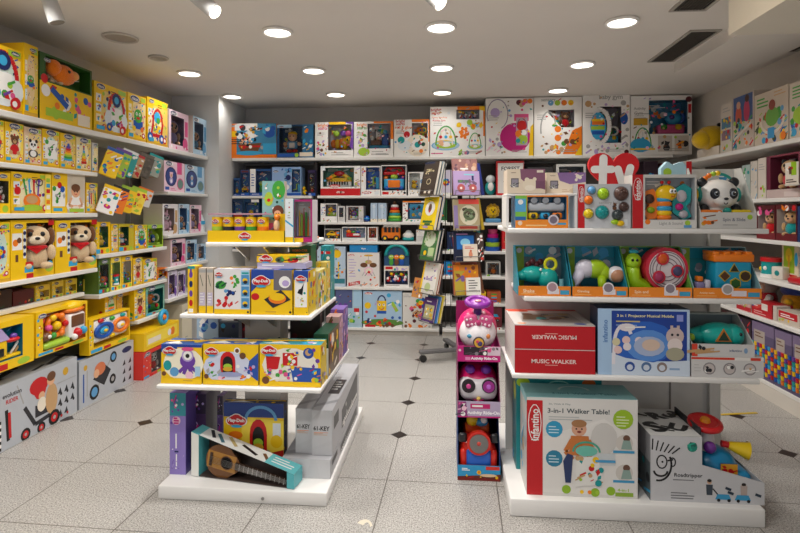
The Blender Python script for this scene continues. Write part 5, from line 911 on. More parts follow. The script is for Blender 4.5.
def dough(pl, pr, pt, lab, Z, Y, d, front_, col='ye', top='#2a5aa8', grp='dough play sets with picture fronts', lg=(.24, .8, .4), win=None, nm='dough_set', side='#d9b91a', tp=None, rp=None):
    p, rz, w, h = onI(pl, pr, pt, Z, d, Y); a = A(w, h); front_(a); L = A(w, h)
    if lg: logo_dough(L, *lg)
    q = A(w, d); q.scat(len(lab), 9, ['ye', 'wh', 'cy', 'nv', 'lv'], .08, .2); q.poly([(.05, .1), (.5, .1), (.3, .5)], 'wh'); q.l([(.0, .5), (1, .7)], .2, 'ye')
    return pack(nm, lab, p, rz, w, h, d, six(col, side, top), a, L if lg else None, tprint=tp or q, rprint=rp or A(d, h).scat(len(lab) + 3, 12, ['ye', 'wh', 'bl', 're', 'lv', 'br'], .06, .14), group=grp)
dough(214, 250, 269.5, 'white dough set back side showing green, blue and red shapes, second tier', Z, YS, .16, lambda a: (a.r(.0, 0, 1, .11, 'ye'), a.r(.75, .11, 1, .98, 'pb'), PIC['mould'](a.sub(.0, .12, .74, .9)), [(a.r(.77, .14 + i * .26, .98, .36 + i * .26, '#4b8fc4'), a.e(.87, .24 + i * .26, .07, .05, 'ye'), a.e(.88, .2 + i * .26, .06, .04, 'dk')) for i in range(3)], a.r(.78, .9, .97, .94, 'te'), a.o(.95, .05, .03, 'dk')), col='#e6e4e4', top='#b9b3c4', lg=(.14, .88, .24))
dough(251, 292.5, 270, 'blue and yellow dough set picturing a grill with burger, second tier', Z, YS, .16, lambda a: (a.poly([(0, .5), (.3, .78), (.5, .8), (.5, 1), (0, 1)], '#24469c'), a.poly([(0, .75), (.55, .8), (.6, 1), (0, 1)], '#24469c'), a.r(.55, .55, 1, 1, '#6f6a72'), PIC['grill'](a.sub(.28, .08, 1, .95)), a.r(0, 0, 1, .12, 'ye'), a.e(.1, .4, .1, .08, 're'), a.lines(.35, .08, .75, 1, .05, 'gd', .03), a.o(.95, .06, .03, 'dk')), lg=(.25, .74, .46))
dough(293.5, 308.5, 271, 'blue and white dough pack picturing a black chair, corner of second tier', Z, YS, .16, lambda a: (a.poly([(0, .8), (1, .75), (1, 1), (0, 1)], '#24469c'), a.r(.08, .18, .92, .84, 'wh'), a.poly([(.25, .5), (.6, .45), (.7, .72), (.5, .6), (.35, .58)], 'bk'), a.o(.75, .5, .08, 'te'), a.scat(3, 7, ['ye', 'lg', 'gy', 'gd'], .04, .07, .2, .22, .8, .4), a.o(.9, .06, .04, 'dk')), lg=(.5, .82, .8))
zt2 = at(270, 270, Y=YS).z
p, rz, w, h = onI(257, 306, 267, zt2 + .004, .14, YS + .03)
pack('toy_carton', 'flat lilac carton lying across the second tier boxes', (p[0], p[1], zt2 + .004), rz, w, .03, .14, '#b3abc6', A(w, .03).lines(.1, .7, .8, 1, .2, 'wh', .2), group=g2)
p, rz, w, h = onI(256.5, 303.5, 255, zt2 + .036, .12, YS + .04); a = A(w, h); a.r(.85, 0, 1, 1, 'cr').e(.5, .35, .1, .4, '#4d6040').e(.78, .32, .12, .34, 're').scat(3, 12, ['og', 'gr', 'te', 'lg', 'bk'], .1, .2, .44, .3, .95, .9).r(0, .86, .12, 1, 'nv'); L = A(w, h); logo_dough(L, .2, .45, .3)
pack('dough_set', 'long low yellow dough box lying on the lilac carton', p, rz, w, h, .12, six('ye', 'cr'), a, L, group='dough play sets with picture fronts')
p, rz, w, h = onI(289, 311, 245.5, Z, .12, YS + .2); a = A(w, h); a.t('ROBO-CAR', .5, .92, .7, 'og').r(0, .0, 1, .84, '#a8342a').scat(6, 10, ['og', 'dg', 'ye', 'gy'], .05, .1, .1, .1, .9, .8)
pack('toy_box', 'dark green box with orange title seen above the dough boxes', p, rz, w, h, .12, '#1c5a34', a, group=g2)
# boxes along the right edge of the tiers, ends towards the viewer
def edge(x, y, w, d, h, z, lab, col, art=None, side=None, ra=None, grp=g2, nm='dough_set', rz=0): 
    a = A(w, h); art and art(a); r = A(d, h); ra and ra(r); return pack(nm, lab, (x, y, z), rz, w, h, d, six(col, side or col), a, rprint=r, group=grp)
edge(-.735, 3.0, .07, .2, .21, Z, 'busy yellow and white patterned box at right edge of second tier', '#d8cf9a', lambda a: a.scat(3, 8, ['ye', 'gy', 'te'], .1, .2), '#e2cf60', lambda a: a.scat(8, 30, ['ye', 'wh', 'te', 'br', 'gr', 'lv', 'og'], .06, .13))
edge(-.735, 3.16, .07, .1, .24, Z, 'yellow and brown patterned box behind, at right edge of the second tier', '#cdb45a', lambda a: a.scat(4, 8, ['br', 'ye', 'wh'], .1, .2), '#d9c050', lambda a: a.scat(9, 30, ['ye', 'wh', 'gr', 'br', 'og', 'cr'], .06, .13))
edge(-.73, 3.28, .06, .12, .33, Z, 'tall teal box at far right corner of the second tier', '#2d8b93', lambda a: a.r(0, .85, 1, .9, 're').scat(4, 5, ['wh', 'cy'], .1, .2), '#2b8a90', lambda a: a.scat(9, 12, ['te', 'cy', 'wh', 'gr'], .06, .13))
t = thing('clear_ball_toy', 'clear ball with white plush inside beside the tall teal box', 'toy', (-.86, 3.24, Z)); g = G(); g.cyl((0, 0, 0), (0, 0, .26), .03, 'cr', mat='card'); g.build('stand', t); g = G(); g.ball((0, 0, .33), .05, '#d8d9a8', 'plush'); g.ball((0, -.02, .38), .03, '#b8c25a', 'plush'); g.build('plush', t); g = G(); g.ball((0, 0, .345), .085, 'wh', 'film', 20); g.build('clear_ball', t); g = G(); g.ring((0, 0, .38), .076, .008, '#d98a6a', 'z'); g.build('rim', t)
# third tier
g3 = 'dough play sets with picture fronts'; Z = .595; YS = 2.69
dough(161, 202, 344.5, 'yellow dough set picturing a purple octopus toy, left on the third tier', Z, YS, .13, lambda a: (a.r(0, .93, 1, 1, '#24469c'), a.poly([(0, .8), (.4, .86), (.4, 1), (0, 1)], '#24469c'), a.e(.55, .5, .5, .42, '#f7f0d8'), PIC['octo'](a.sub(.34, .2, .98, .95)), a.e(.16, .46, .1, .13, 'te'), a.o(.33, .3, .12, 'mb'), a.o(.7, .22, .1, 'pp'), a.r(.84, .2, .97, .45, 'pb'), a.r(0, 0, 1, .14, 'ye'), a.o(.07, .25, .06, 'br'), a.lines(.55, .1, .9, 1, .05, 'gd', .03)), lg=(.22, .83, .36))
dough(203, 258.5, 344, 'yellow dough set picturing a red pizza oven, middle of the third tier', Z, YS, .13, lambda a: (a.e(.45, .42, .45, .4, '#cfd5ea'), a.poly([(.8, .3), (1, .1), (1, .8), (.84, .6)], '#2a50a4'), PIC['oven'](a.sub(.22, .2, .68, .9)), a.o(.62, .84, .08, 'wh'), a.o(.72, .72, .08, 'br'), a.o(.62, .84, .05, 'br'), dots(5, 14, .08, .15, .35, .55, ['re', 'cy', 'pp', 'gr', 'gy'])(a), dots(6, 12, .6, .15, .98, .5, ['wh', 'lv', 'og', 're', 'bl'])(a), a.r(0, 0, 1, .12, 'ye'), a.o(.06, .2, .06, 'br'), a.e(.5, .26, .22, .06, '#9aa0c8')), lg=(.16, .8, .26))
dough(259.5, 321, 344.5, 'yellow dough set picturing many tools and a blue counter, right on the third tier', Z, YS, .13, lambda a: (a.e(.5, .5, .46, .42, '#e9e4d6'), a.poly([(.12, .4), (.3, .4), (.34, .7), (.1, .72)], 're'), a.poly([(.55, .12), (1, .1), (1, .45), (.5, .48)], '#2b56ac'), a.o(.8, .8, .13, '#274a9c'), a.o(.8, .82, .08, 'tn'), dots(5, 26, .36, .15, .98, .9, BRIGHT)(a), a.r(.38, .5, .62, .8, 're'), dots(8, 14, .4, .45, .66, .85, ['ye', 'gr', 'bl', 'wh'])(a), dots(15, 18, .1, .15, .5, .4, ['wh', 'pk', 'bl', 'gr'])(a), a.r(0, 0, 1, .12, 'ye'), a.o(.1, .14, .09, 'br'), a.r(.25, .14, .5, .17, 'cr')), lg=(.16, .84, .28), top='#3f9aa8')
gE = 'boxes standing end-on along the right of the third tier'
edge(-.672, 3.0, .08, .29, .235, Z, 'dark green dough box end with white logo, right of the third tier', 'dg', lambda a: (a.r(.1, .1, .9, .35, '#1f6a4a'), a.lines(.2, .6, .8, 3, .06, 'wh'), logo_dough(a, .5, .78, .8)), '#6a5640', lambda a: a.scat(4, 24, ['ye', 'og', 'br', 'lv', 'cr', 'gr'], .07, .15), gE)
edge(-.655, 2.837, .05, .016, .16, Z, 'slim white and green pack in front of dark green dough box', '#dfe2d8', lambda a: a.lines(.2, .8, .8, 4, .15, 'gr').r(0, 0, 1, .12, 'ye'), '#cfd3c8', None, gE)
edge(-.672, 3.21, .08, .12, .27, Z, 'pink and tan patterned box behind the dark green dough box', '#c9a5a0', lambda a: a.scat(4, 7, ['pk', 'br', 'wh'], .1, .2), '#b58a9a', lambda a: a.scat(5, 26, ['pp', 'br', 'ye', 'mr', 'lv'], .07, .15), gE)
edge(-.672, 3.36, .08, .16, .29, Z, 'purple patterned box at far right corner of the third tier', '#7a5aa8', lambda a: a.scat(4, 7, ['lv', 'og', 'wh'], .1, .2), '#6f559e', lambda a: a.scat(5, 22, ['lv', 'pk', 'br', 'nv', 'pp'], .07, .15), gE)
gK = 'packs at the back of the third tier'
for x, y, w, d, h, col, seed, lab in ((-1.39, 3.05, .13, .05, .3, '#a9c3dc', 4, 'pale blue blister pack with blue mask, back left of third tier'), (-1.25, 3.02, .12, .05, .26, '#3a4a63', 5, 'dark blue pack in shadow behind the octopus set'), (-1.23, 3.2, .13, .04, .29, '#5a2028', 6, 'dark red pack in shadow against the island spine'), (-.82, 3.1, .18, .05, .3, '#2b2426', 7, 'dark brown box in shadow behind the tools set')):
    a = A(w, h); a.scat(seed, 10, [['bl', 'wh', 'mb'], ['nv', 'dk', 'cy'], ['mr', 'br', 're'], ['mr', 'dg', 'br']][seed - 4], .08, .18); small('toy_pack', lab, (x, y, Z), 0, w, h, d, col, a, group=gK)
for i, (x, lab) in enumerate(((-1.34, 'left one of two dark umbrella bundles lying behind the octopus set'), (-1.07, 'right one of two dark umbrella bundles lying behind the oven set'))):
    g = G(); g.tube([(-.13, 0, .015), (-.02, .01, .1), (.1, .02, .17)], [.012, .03, .014], '#232838', 'plush'); g.tube([(.1, .02, .17), (.13, .02, .19)], .008, 'bk'); o = g.build('folded_umbrella'); o.location = (x + .02, 2.875 + i * .02, Z + .16 - .155); tag(o, lab, 'umbrella', 'folded umbrellas on the third tier')
# base tier
gQ = 'purple doll boxes on the island base'; Z = .071
for pl, pr, pt, Y, d, cols, lab in ((169.5, 186, 393, 2.78, .2, ('#8d7ac2', '#5e4a96'), 'lilac doll box with round pink seal at the left corner of island base'), (191, 206, 394, 2.9, .2, ('#4a2c5e', '#3a2450'), 'dark purple doll box right of the lilac one on the base'), (217, 223, 396, 2.92, .2, ('#6a4a90', '#3a2450'), 'narrow purple box in shadow left of the burger dough set')):
    p, rz, w, h = onI(pl, pr, pt, Z, d, Y); h = min(h, .485); a = A(w, h); a.r(0, .72, 1, 1, '#2f8b98' if pl < 180 else '#2a1c3a').scat(4, 12, ['lv', 'pk', 'pu', 'mg', 'wh'], .04, .1, .1, .5, .95, .95)
    if pl < 180: a.o(.42, .66, .26, '#e3bccf').lines(.25, .7, .6, 3, .03, 'mg').l([(.4, .5), (.4, .32)], .08, 'wh').l([(.3, .28), (.55, .28)], .1, 'nv').l([(.42, .25), (.42, .1)], .07, 'wh').scat(7, 8, ['wh', 'lv', 'pu'], .03, .06, .1, .05, .9, .5)
    else: a.scat(9, 16, ['mg', 'pu', 'dk', 'lv', '#3a2450'], .08, .2, .1, .05, .9, .6)
    pack('doll_box', lab, p, rz, w, h, d, six(*cols), a, group=gQ)
dough(223.5, 284, 403, 'blue and yellow dough set picturing a burger oven, standing behind the guitar', Z, 2.885, .06, lambda a: (a.r(0, .78, 1, 1, '#1f3d86'), a.poly([(.3, .78), (1, .74), (1, .1), (.3, .3)], 'yl'), a.arc(.62, .74, .25, .2, .05, 'mb'), PIC['oven'](a.sub(.34, .14, .82, .84)), a.poly([(.45, 0), (1, 0), (1, .3), (.6, .2)], '#b5201c'), a.e(.18, .36, .15, .09, 'gr'), a.e(.2, .5, .12, .06, 'og'), a.r(.82, .45, .95, .7, 'cl'), a.e(.88, .42, .1, .1, 'ye'), a.r(0, 0, .45, .14, '#1f3d86')), top='#1b2d66', side='#2a2f4a', lg=(.22, .72, .36))
# guitar in its carton: lies on the base, its high side leaning against the boxes behind
L_, DP, H0, H1 = .60, .10, .235, .075
t = thing('guitar_box', 'toy guitar in open white and turquoise box lying on the island base', 'toy guitar', (-1.06, 2.775, .073), R(-9))
def wedge(x0, x1, c, nm, inset=0):
    f = lambda x: H0 + (H1 - H0) * (x + L_ / 2) / L_
    g = G(); vs = [(x0, -DP / 2, 0), (x1, -DP / 2, 0), (x1, DP / 2, 0), (x0, DP / 2, 0), (x0, -DP / 2, f(x0)), (x1, -DP / 2, f(x1)), (x1, DP / 2, f(x1)), (x0, DP / 2, f(x0))]
    return g, vs
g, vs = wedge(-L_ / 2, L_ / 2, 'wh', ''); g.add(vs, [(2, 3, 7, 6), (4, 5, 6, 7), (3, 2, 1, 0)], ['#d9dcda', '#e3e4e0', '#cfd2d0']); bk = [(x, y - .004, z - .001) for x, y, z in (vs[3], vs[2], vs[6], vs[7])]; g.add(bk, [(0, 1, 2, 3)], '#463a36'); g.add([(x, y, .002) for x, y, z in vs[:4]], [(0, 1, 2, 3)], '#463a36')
q = A(L_, .105); [q.l(pts, .18, c) for pts, c in (([(.12, .9), (.2, .3)], 'dk'), ([(.2, .8), (.3, .2)], '#3a6b7a'), ([(.3, .9), (.42, .3)], 'kh'), ([(.45, .7), (.62, .3)], 'bk'), ([(.66, .7), (.74, .2)], 'br'))]; q.r(0, 0, .08, 1, '#5fb8c0'); q.r(.72, 0, 1, 1, '#63bcc2'); q.lines(.76, .8, .97, 3, .22, 'wh', .08)
sl = Vector((L_, 0, H1 - H0)); q.w = sl.length; q2 = A(sl.length, DP); q2.i = [([[(x * sl.length / L_, y * DP / .105) for x, y in pp] for pp in ps], c) for ps, c in q.i]; q2.emit(g, (-L_ / 2, -DP / 2, H0), sl, (0, 1, 0)); g.build('carton', t)
for x0, x1 in ((-L_ / 2, -L_ / 2 + .045), (L_ / 2 - .04, L_ / 2)):
    g, vs = wedge(x0, x1, 'te', ''); vs = [(x, y * 1.02, z) for x, y, z in vs]; g.add(vs, [(0, 1, 5, 4), (1, 2, 6, 5), (2, 3, 7, 6), (3, 0, 4, 7), (4, 5, 6, 7), (3, 2, 1, 0)], ['#e6e6e0' if x0 < 0 else '#58b5bd'] + ['#58b5bd'] * 5); g.build('end_cap', t)
Mg = Matrix.Translation((-L_ / 2 + .06, -.02, .105)) @ Matrix.Rotation(R(9), 4, 'Y')
body = [(.02 + .105 + .105 * math.cos(q) * (1 if math.cos(q) < 0 else .95), .088 * math.sin(q) * (1 + .12 * -math.cos(q)) * (.86 if .4 < math.cos(q) else 1)) for q in [i * 2 * PI / 26 for i in range(26)]]
g = G(); g.prism(body, -.015, .012, '#6e4520', 'varnish', Mg, '#2e1c10'); g.box(.03, .2, -.0155, -.0151, -.045, .045, '#a8762f', 'varnish', Mg); gb_ = g.build('guitar_body', t)
g = G(); g.prism([(.2, -.02), (.52, -.011), (.52, .011), (.2, .02)], -.023, -.012, '#3a2a20', 'varnish', Mg); fb_ = g.build('fretboard', t)
g = G(); g.cyl((.145, -.0158, 0), (.145, -.0152, 0), .033, 'bk', mat='paint', n=22, M=Mg); g.ring((.145, -.0156, 0), .034, .003, '#5a3418', M=Mg); g.build('sound_hole', gb_)
g = G(); g.box(.045, .06, -.021, -.015, -.035, .035, '#3a241a', 'varnish', Mg); g.build('bridge', gb_)
g = G()
for i in range(6): z = -.013 + i * .0052; g.tube([(.05, -.0235, z * 1.3), (.5, -.0245, z * .7)], .0007, 'lgy', 'metal', 4, M=Mg)
g.build('strings', gb_)
g = G()
for i in range(11): x = .225 + i * .026; g.box(x, x + .0022, -.0245, -.0228, -.018, .018, 'lgy', 'metal', Mg)
g.build('frets', fb_)
# keyboard cartons
gY = 'grey keyboard cartons on the island base'
def keyb(x0, x1, y0, y1, z0, z1, lab, rot=False):
    w, d, h = x1 - x0, y1 - y0, z1 - z0; a = A(w, h)
    if rot: a.t('61-KEY', .12, .5, .84, 'bk', rot=-90, hv=.15, bold=.03); a.poly([(.5, 0), (.8, 0), (.7, 1), (.6, 1)], '#c3c3c6')
    else: a.t('61-KEY', .48, .6, .8, 'bk', hv=.1, bold=.03); a.r(.1, .5, .8, .51, 'og'); a.lines(.1, .49, .8, 2, .03, '#c9a080', .012); a.poly([(0, .1), (1, .25), (1, .34), (0, .16)], '#c3c3c6'); a.poly([(0, .8), (.4, 1), (0, 1)], '#cfcfd2')
    r = A(d, h); r.poly([(.3, .15), (.92, .15), (.92, .85), (.3, .6)], '#3c3c42'); r.scat(3, 5, ['gy', 'dk', 'lgy'], .06, .12, .35, .2, .9, .7); r.r(.32, .2, .9, .3, 'wh'); [r.r(.33 + i * .04, .24, .345 + i * .04, .3, 'bk') for i in range(14)]; r.r(.05, .5, .2, .8, 'dk')
    tp = A(w, d); tp.r(.25, .3, .85, .6, '#2e2c2e'); tp.lines(.3, .55, .8, 4, .05, 'gy'); tp.poly([(0, .05), (1, .15), (1, .2), (0, .1)], '#8c8c90')
    pack('keyboard_carton', lab, ((x0 + x1) / 2, (y0 + y1) / 2, z0), 0, w, h, d, six('#c6c6c9', '#b2b2b6', '#aeaeb2'), a, rprint=r, tprint=tp, group=gY, cat='keyboard box')
zb = .071; keyb(-.875, -.609, 2.8, 3.72, zb, zb + .1, 'grey keyboard carton lying flat under the two upright ones', True)
keyb(-.818, -.727, 2.87, 3.72, zb + .102, zb + .345, 'left one of two upright grey keyboard cartons'); keyb(-.722, -.61, 2.85, 3.74, zb + .102, zb + .345, 'right one of two upright grey keyboard cartons')
# ------------------------------------------------------------------ right island: back board, three shelves and a base
t = thing('display_island', 'white display island at right with baby toys on three shelves', 'display stand', (0, 0, 0)); YI = 2.67
g = G(); g.rbox(.32, 1.51, 2.655, 3.6, 0, .088, SHW, .006, 'laminate'); g.build('base', t)
g = G(); g.box(.36, 1.54, 3.2, 3.23, .089, 1.38, '#dcd9d4', 'laminate'); g.build('back_board', t)
for x0, x1, nm in ((1.29, 1.3, 'groove'), (1.5, 1.56, 'upright')): g = G(); g.box(x0, x1, 3.17 if nm == 'upright' else 3.197, 3.199, .089, 1.38, '#e2dfda' if nm == 'upright' else '#8d8984', 'laminate'); g.build(nm, t)
def board2(x0, x1, z, y0=2.66): g = G(); g.rbox(x0, x1, y0, 3.195, z - .024, z, SHW, .005, 'laminate', 2); g.build('shelf', t)
board2(.31, 1.53, 1.415); board2(.388, 1.495, 1.08); board2(.33, 1.49, .70)
g = G(); g.prism([(0, 0), (.3, 0), (0, -.09)], -.004, .004, '#d5d2cd', 'metal', Matrix.Translation((1.47, 3.19, 1.05)) @ Matrix.Rotation(-PI / 2, 4, 'Z')); g.build('bracket', t)
def onT(pl, pr, pt, z, d, Y=YI + .012): return onB(pl, pr, pt, z, d, Y)
# --- top shelf
ZT = 1.416
p, rz, w, h = onT(506, 577.5, 193.5, ZT, .2, YI + .02)
t = thing('display_riser', 'small white riser carrying the two cream organiser boxes on top shelf', 'display riser', p); g = G(); g.rbox(-w / 2, w / 2, -.1, .1, h - .012, h, SHW, .003, 'laminate'); g.build('riser_top', t)
for sx in (-1, 1): g = G(); g.box(sx * w / 2 - .006 - .006 * sx, sx * w / 2 + .006 - .006 * sx, -.1, .1, 0, h - .0125, SHW, 'laminate'); g.build('riser_side', t)
zr = ZT + h + .001
for pl, pr, pt, c, lab in ((507, 545.5, 169, '#8a5a72', 'left cream organiser box with cow picture on the white riser'), (546, 586, 172.5, '#8b6a9e', 'right cream organiser box with purple panel, partly overhanging the riser')):
    dd = .17 if pl < 520 else .12; p, rz, w, h = onT(pl, pr, pt, zr, dd, YI + .02 if pl < 520 else YI + .118); a = A(w, h)
    a.poly([(.34, 1), (.36, .6), (.55, .35), (1, .15), (1, 1)], c) if pl < 520 else a.poly([(.28, 1), (.34, .62), (.6, .45), (1, .55), (1, 1)], c)
    a.r(.1, .25, .3, .62, '#5d5660').r(.12, .28, .28, .58, '#9a93a0').scat(7, 5, ['wh', 'dk', 'gy'], .05, .09, .13, .3, .27, .55).lines(.1, .86, .3, 1, .05, 'br')
    if pl < 520: a.e(.6, .35, .2, .24, '#efe0c8').o(.52, .55, .1, '#efe0c8').o(.72, .58, .08, '#efe0c8').e(.6, .22, .14, .12, '#f6ead6').r(.75, .2, .98, .5, '#7c5068').r(.78, .85, .95, .95, 'cr')
    else: a.scat(8, 6, ['pp', 'cr', 'wh'], .06, .1, .7, .65, .95, .95).e(.8, .15, .22, .14, '#dcc6a8').lines(.4, .2, .6, 2, .08, 'tn')
    pack('organiser_box', lab, p, rz, w, h, dd, six('#ead9c2', '#e2d2bd'), a, group='cream organiser boxes on the riser', cat='toy box')
p, rz, w, h = onT(515, 568.5, 195.5, ZT, .16, YI + .014)
t = pack('toy_box', 'orange and green box with grey block toy, under the cream organisers', p, rz, w, h, .16, six('#ef8f2a', '#4f9fd0'), A(w, h).r(0, .24, .22, 1, '#7fc24a').r(.0, .5, .2, .9, '#5aa8d8').o(.1, .8, .08, 'wh').r(0, .24, .2, .35, '#2a6ab0').o(.09, .15, .07, '#f4d9c0').r(.2, .06, .6, .1, '#f4c98a').r(.8, .1, .96, .16, 'cy'), win=(.23, .26, .97, .96), inner='#3a7fa8', group='boxes on the top shelf of the right island', toys=(), film=False)
g = G(); g.rbox(-w * .25, w * .45, -.07, -.02, h * .52, h * .78, '#b9bdc4', .012)
for i in range(3): g.cyl((-w * .14 + i * w * .22, -.075, h * .85), (-w * .14 + i * w * .22, -.02, h * .85), .016, '#8f939a')
g.build('grey_block', t); g = G()
for i, c in enumerate(('ye', 'cy', 'og')): g.rbox(-w * .24 + i * w * .23, -w * .06 + i * w * .23, -.07, -.03, h * .27, h * .47, c, .008); g.ball((-w * .15 + i * w * .23, -.072, h * .37), .012, 'dk')
g.build('shape_cubes', t); g = G(); g.cyl((w * .22, -.084, h * .25), (w * .22, -.082, h * .25), .026, '#d8cfd8', mat='card', n=20); g.cyl((w * .22, -.0845, h * .25), (w * .22, -.0842, h * .25), .018, '#7a6f80', mat='card', n=20); g.build('round_sticker', t)
p, rz, w, h = onT(577.5, 631, 184, ZT, .1); a = A(w, h); strip_word(a, 0, .13, 0, 1, 'infantino', tv=(.5, 1)); a.t('sensory balls', .6, .57, .4, 'gy')
for u, v, r_ in ((.26, .86, .09), (.48, .78, .13), (.2, .64, .1), (.82, .78, .16), (.2, .33, .11), (.46, .36, .15), (.75, .3, .12), (.87, .48, .11)): a.o(u, v, r_ + .015, '#8d8f94')
a.r(.86, .05, .94, .2, 'cl').scat(3, 4, ['br', 'dk'], .03, .05, .66, .44, .72, .55)
t = pack('ball_box', 'grey box with textured sensory balls and red side strip', p, rz, w, h, .1, six('#c9cbd0', '#9a9ca2', '#b9bbc0'), a, group='boxes on the top shelf of the right island')
for u, v, r_, c, lb in ((.26, .86, .09, 'mb', 'blue ball'), (.48, .78, .13, '#a8d022', 'lime ball'), (.2, .64, .1, 'og', 'orange ball'), (.82, .78, .16, '#5a3f38', 'brown ball'), (.2, .33, .11, '#e0c41a', 'yellow ball'), (.46, .36, .15, 'te', 'teal ball'), (.75, .3, .12, '#3c464a', 'dark grey ball'), (.87, .48, .11, '#4a3430', 'dark brown ball')):
    x, z, r3 = (u - .5) * w, v * h, r_ * h; g = G(); g.ball((x, -.05, z), (r3, .022, r3), c, n=16)
    for k in range(9): q = k * 2.4; s = r3 * .65 * math.sqrt(k / 9); g.ball((x + s * math.cos(q), -.05 - .021 * math.sqrt(1 - (s / r3) ** 2), z + s * math.sin(q)), r3 * .16, c, n=6)
    o = g.build('sensory_ball', t); o['label'] = lb
g = G(); g.ball((w * .2, -.055, h * .14), (.02, .012, .012), '#a8d022'); g.ball((w * .3, -.055, h * .11), (.02, .012, .014), 'ye'); g.build('teether', t)
# red heart sign
p, rz, w, h = onT(588, 640, 153, ZT, .03, YI + .2); t = thing('heart_sign', 'red heart-shaped sign with white bubble letters behind the ball box', 'shop sign', (p[0], YI + .215, ZT))
hp = []
for i in range(40):
    q = 2 * PI * i / 40; X = 16 * math.sin(q) ** 3; Zh = 13 * math.cos(q) - 5 * math.cos(2 * q) - 2 * math.cos(3 * q) - math.cos(4 * q); hp.append((X / 32.2 * w, h * .42 + (Zh + 17) / 29 * h * .585 ))
hp = [(x, max(z, h * .3)) for x, z in hp]
bm_ = G(); bm_.prism([(x, z - (h * .12 if z < h * .75 else 0) * 0) for x, z in hp], -.012, .012, '#d4141c', 'plastic'); bm_.build('heart', t)
a = A(w, h)
def blob(pts, k):
    a.l(pts, k, 'wh'); [a.o(u, v, k / 2, 'wh') for u, v in pts]
blob([(.3, .93), (.28, .55)], .16); blob([(.12, .78), (.46, .78)], .15); blob([(.58, .78), (.66, .6)], .15); blob([(.82, .8), (.74, .6), (.66, .42)], .15)
g = G(); a.emit(g, (-w / 2, -.0125, 0), (1, 0, 0), (0, 0, 1)); g.build('letters', t)
g = G(); g.rbox(-w * .42, w * .42, -.03, .03, 0, h * .44, 'wh', .004); q = A(w * .84, h * .44); q.r(.3, .3, .7, .9, '#e8d6d2').lines(.34, .8, .66, 3, .18, 'og', .08); q.emit(g, (-w * .42, -.0305, 0), (1, 0, 0), (0, 0, 1)); g.build('stand', t)
# butterfly box
p, rz, w, h = onT(632, 697, 174.5, ZT, .12); a = A(w, h); strip_word(a, 0, .17, 0, 1, 'infantino', tv=(.42, 1)); a.r(.17, 0, 1, .15, '#dcdad6').t("Light & Sound", .6, .085, .36, 'gy').o(.86, .1, .05, 'lg').r(.8, .01, .92, .06, 'mb').o(.24, .12, .05, 'og')
t = pack('toy_box', 'white and red box with yellow and teal butterfly toy', p, rz, w, h, .12, six('#d4d2ce', '#c9c7c2'), a, win=(.2, .16, .97, .94), inner='#a9aeb4', film=False, group='boxes on the top shelf of the right island')
g = G(); g.prism([(x * w, z * h) for x, z in ((-.3, .68), (-.14, .74), (-.06, .6), (-.06, .3), (-.1, .18), (-.24, .16), (-.28, .3), (-.2, .44), (-.3, .52))], -.035, -.01, '#e8791c'); g.ball((-.2 * w, -.035, .55 * h), (.024, .012, .024), '#4a2c20'); g.ball((-.18 * w, -.035, .34 * h), (.02, .012, .016), '#8aa81e'); g.build('orange_wing', t)
g = G(); g.prism([(x * w, z * h) for x, z in ((.16, .7), (.34, .84), (.46, .74), (.44, .48), (.38, .42), (.46, .22), (.34, .15), (.16, .3))], -.035, -.01, '#1f9ea0'); g.ball((.3 * w, -.035, .6 * h), (.026, .012, .03), '#c9c4cc'); g.ball((.26 * w, -.04, .4 * h), (.02, .012, .018), 'mg'); g.ball((.33 * w, -.035, .26 * h), (.022, .012, .02), '#b9b4bc'); g.build('teal_wing', t)
g = G(); g.ball((.06 * w, -.035, .65 * h), (.05, .032, .042), 'ye', n=18); g.ball((.1 * w, -.066, .69 * h), (.009, .006, .012), 'wh'); g.ball((.155 * w, -.063, .69 * h), (.009, .006, .012), 'wh'); g.ball((.103 * w, -.0715, .69 * h), .0045, 'bk'); g.ball((.158 * w, -.0685, .69 * h), .0045, 'bk'); g.tube([(.09 * w, -.071, .6 * h), (.12 * w, -.0715, .59 * h), (.15 * w, -.069, .6 * h)], .002, 're'); [g.tube([(x * w, -.035, .78 * h), (x * w + .002, -.038, .84 * h)], .003, 'dk') for x in (-.01, .1)]; [g.ball((x * w, -.038, .86 * h), .009, 're') for x in (-.01, .1)]; g.build('bee_head', t)
g = G()
for i, c in enumerate(('og', 'ye', 'cy', 'og', 'cy')): g.ball((.03 * w, -.035, (.2 + i * .085) * h), (.036, .025, .02), c, n=14)
g.build('striped_body', t)
# peeking puzzle cards behind
p, rz, w, h = onT(661, 692, 161.5, ZT, .04, YI + .16); a = A(w, h); a.o(.2, .84, .14, 'lg').r(.17, .62, .23, .8, '#cfe0a0').o(.5, .72, .13, 'og').o(.5, .7, .08, 'ye').r(.82, .6, 1, 1, 're')
g = G(); g.prism([(-w / 2, 0), (w / 2, 0), (w / 2, h * .84), (w * .2, h), (-w * .1, h * .95), (-w * .3, h), (-w / 2, h * .9)], -.02, .02, '#a9d3e2', 'card'); a.emit(g, (-w / 2, -.0205, 0), (1, 0, 0), (0, 0, 1)); o = g.build('puzzle_pack'); o.location = p; tag(o, 'pale blue pack with green tree and orange lion, peeking behind butterfly box', 'toy pack')
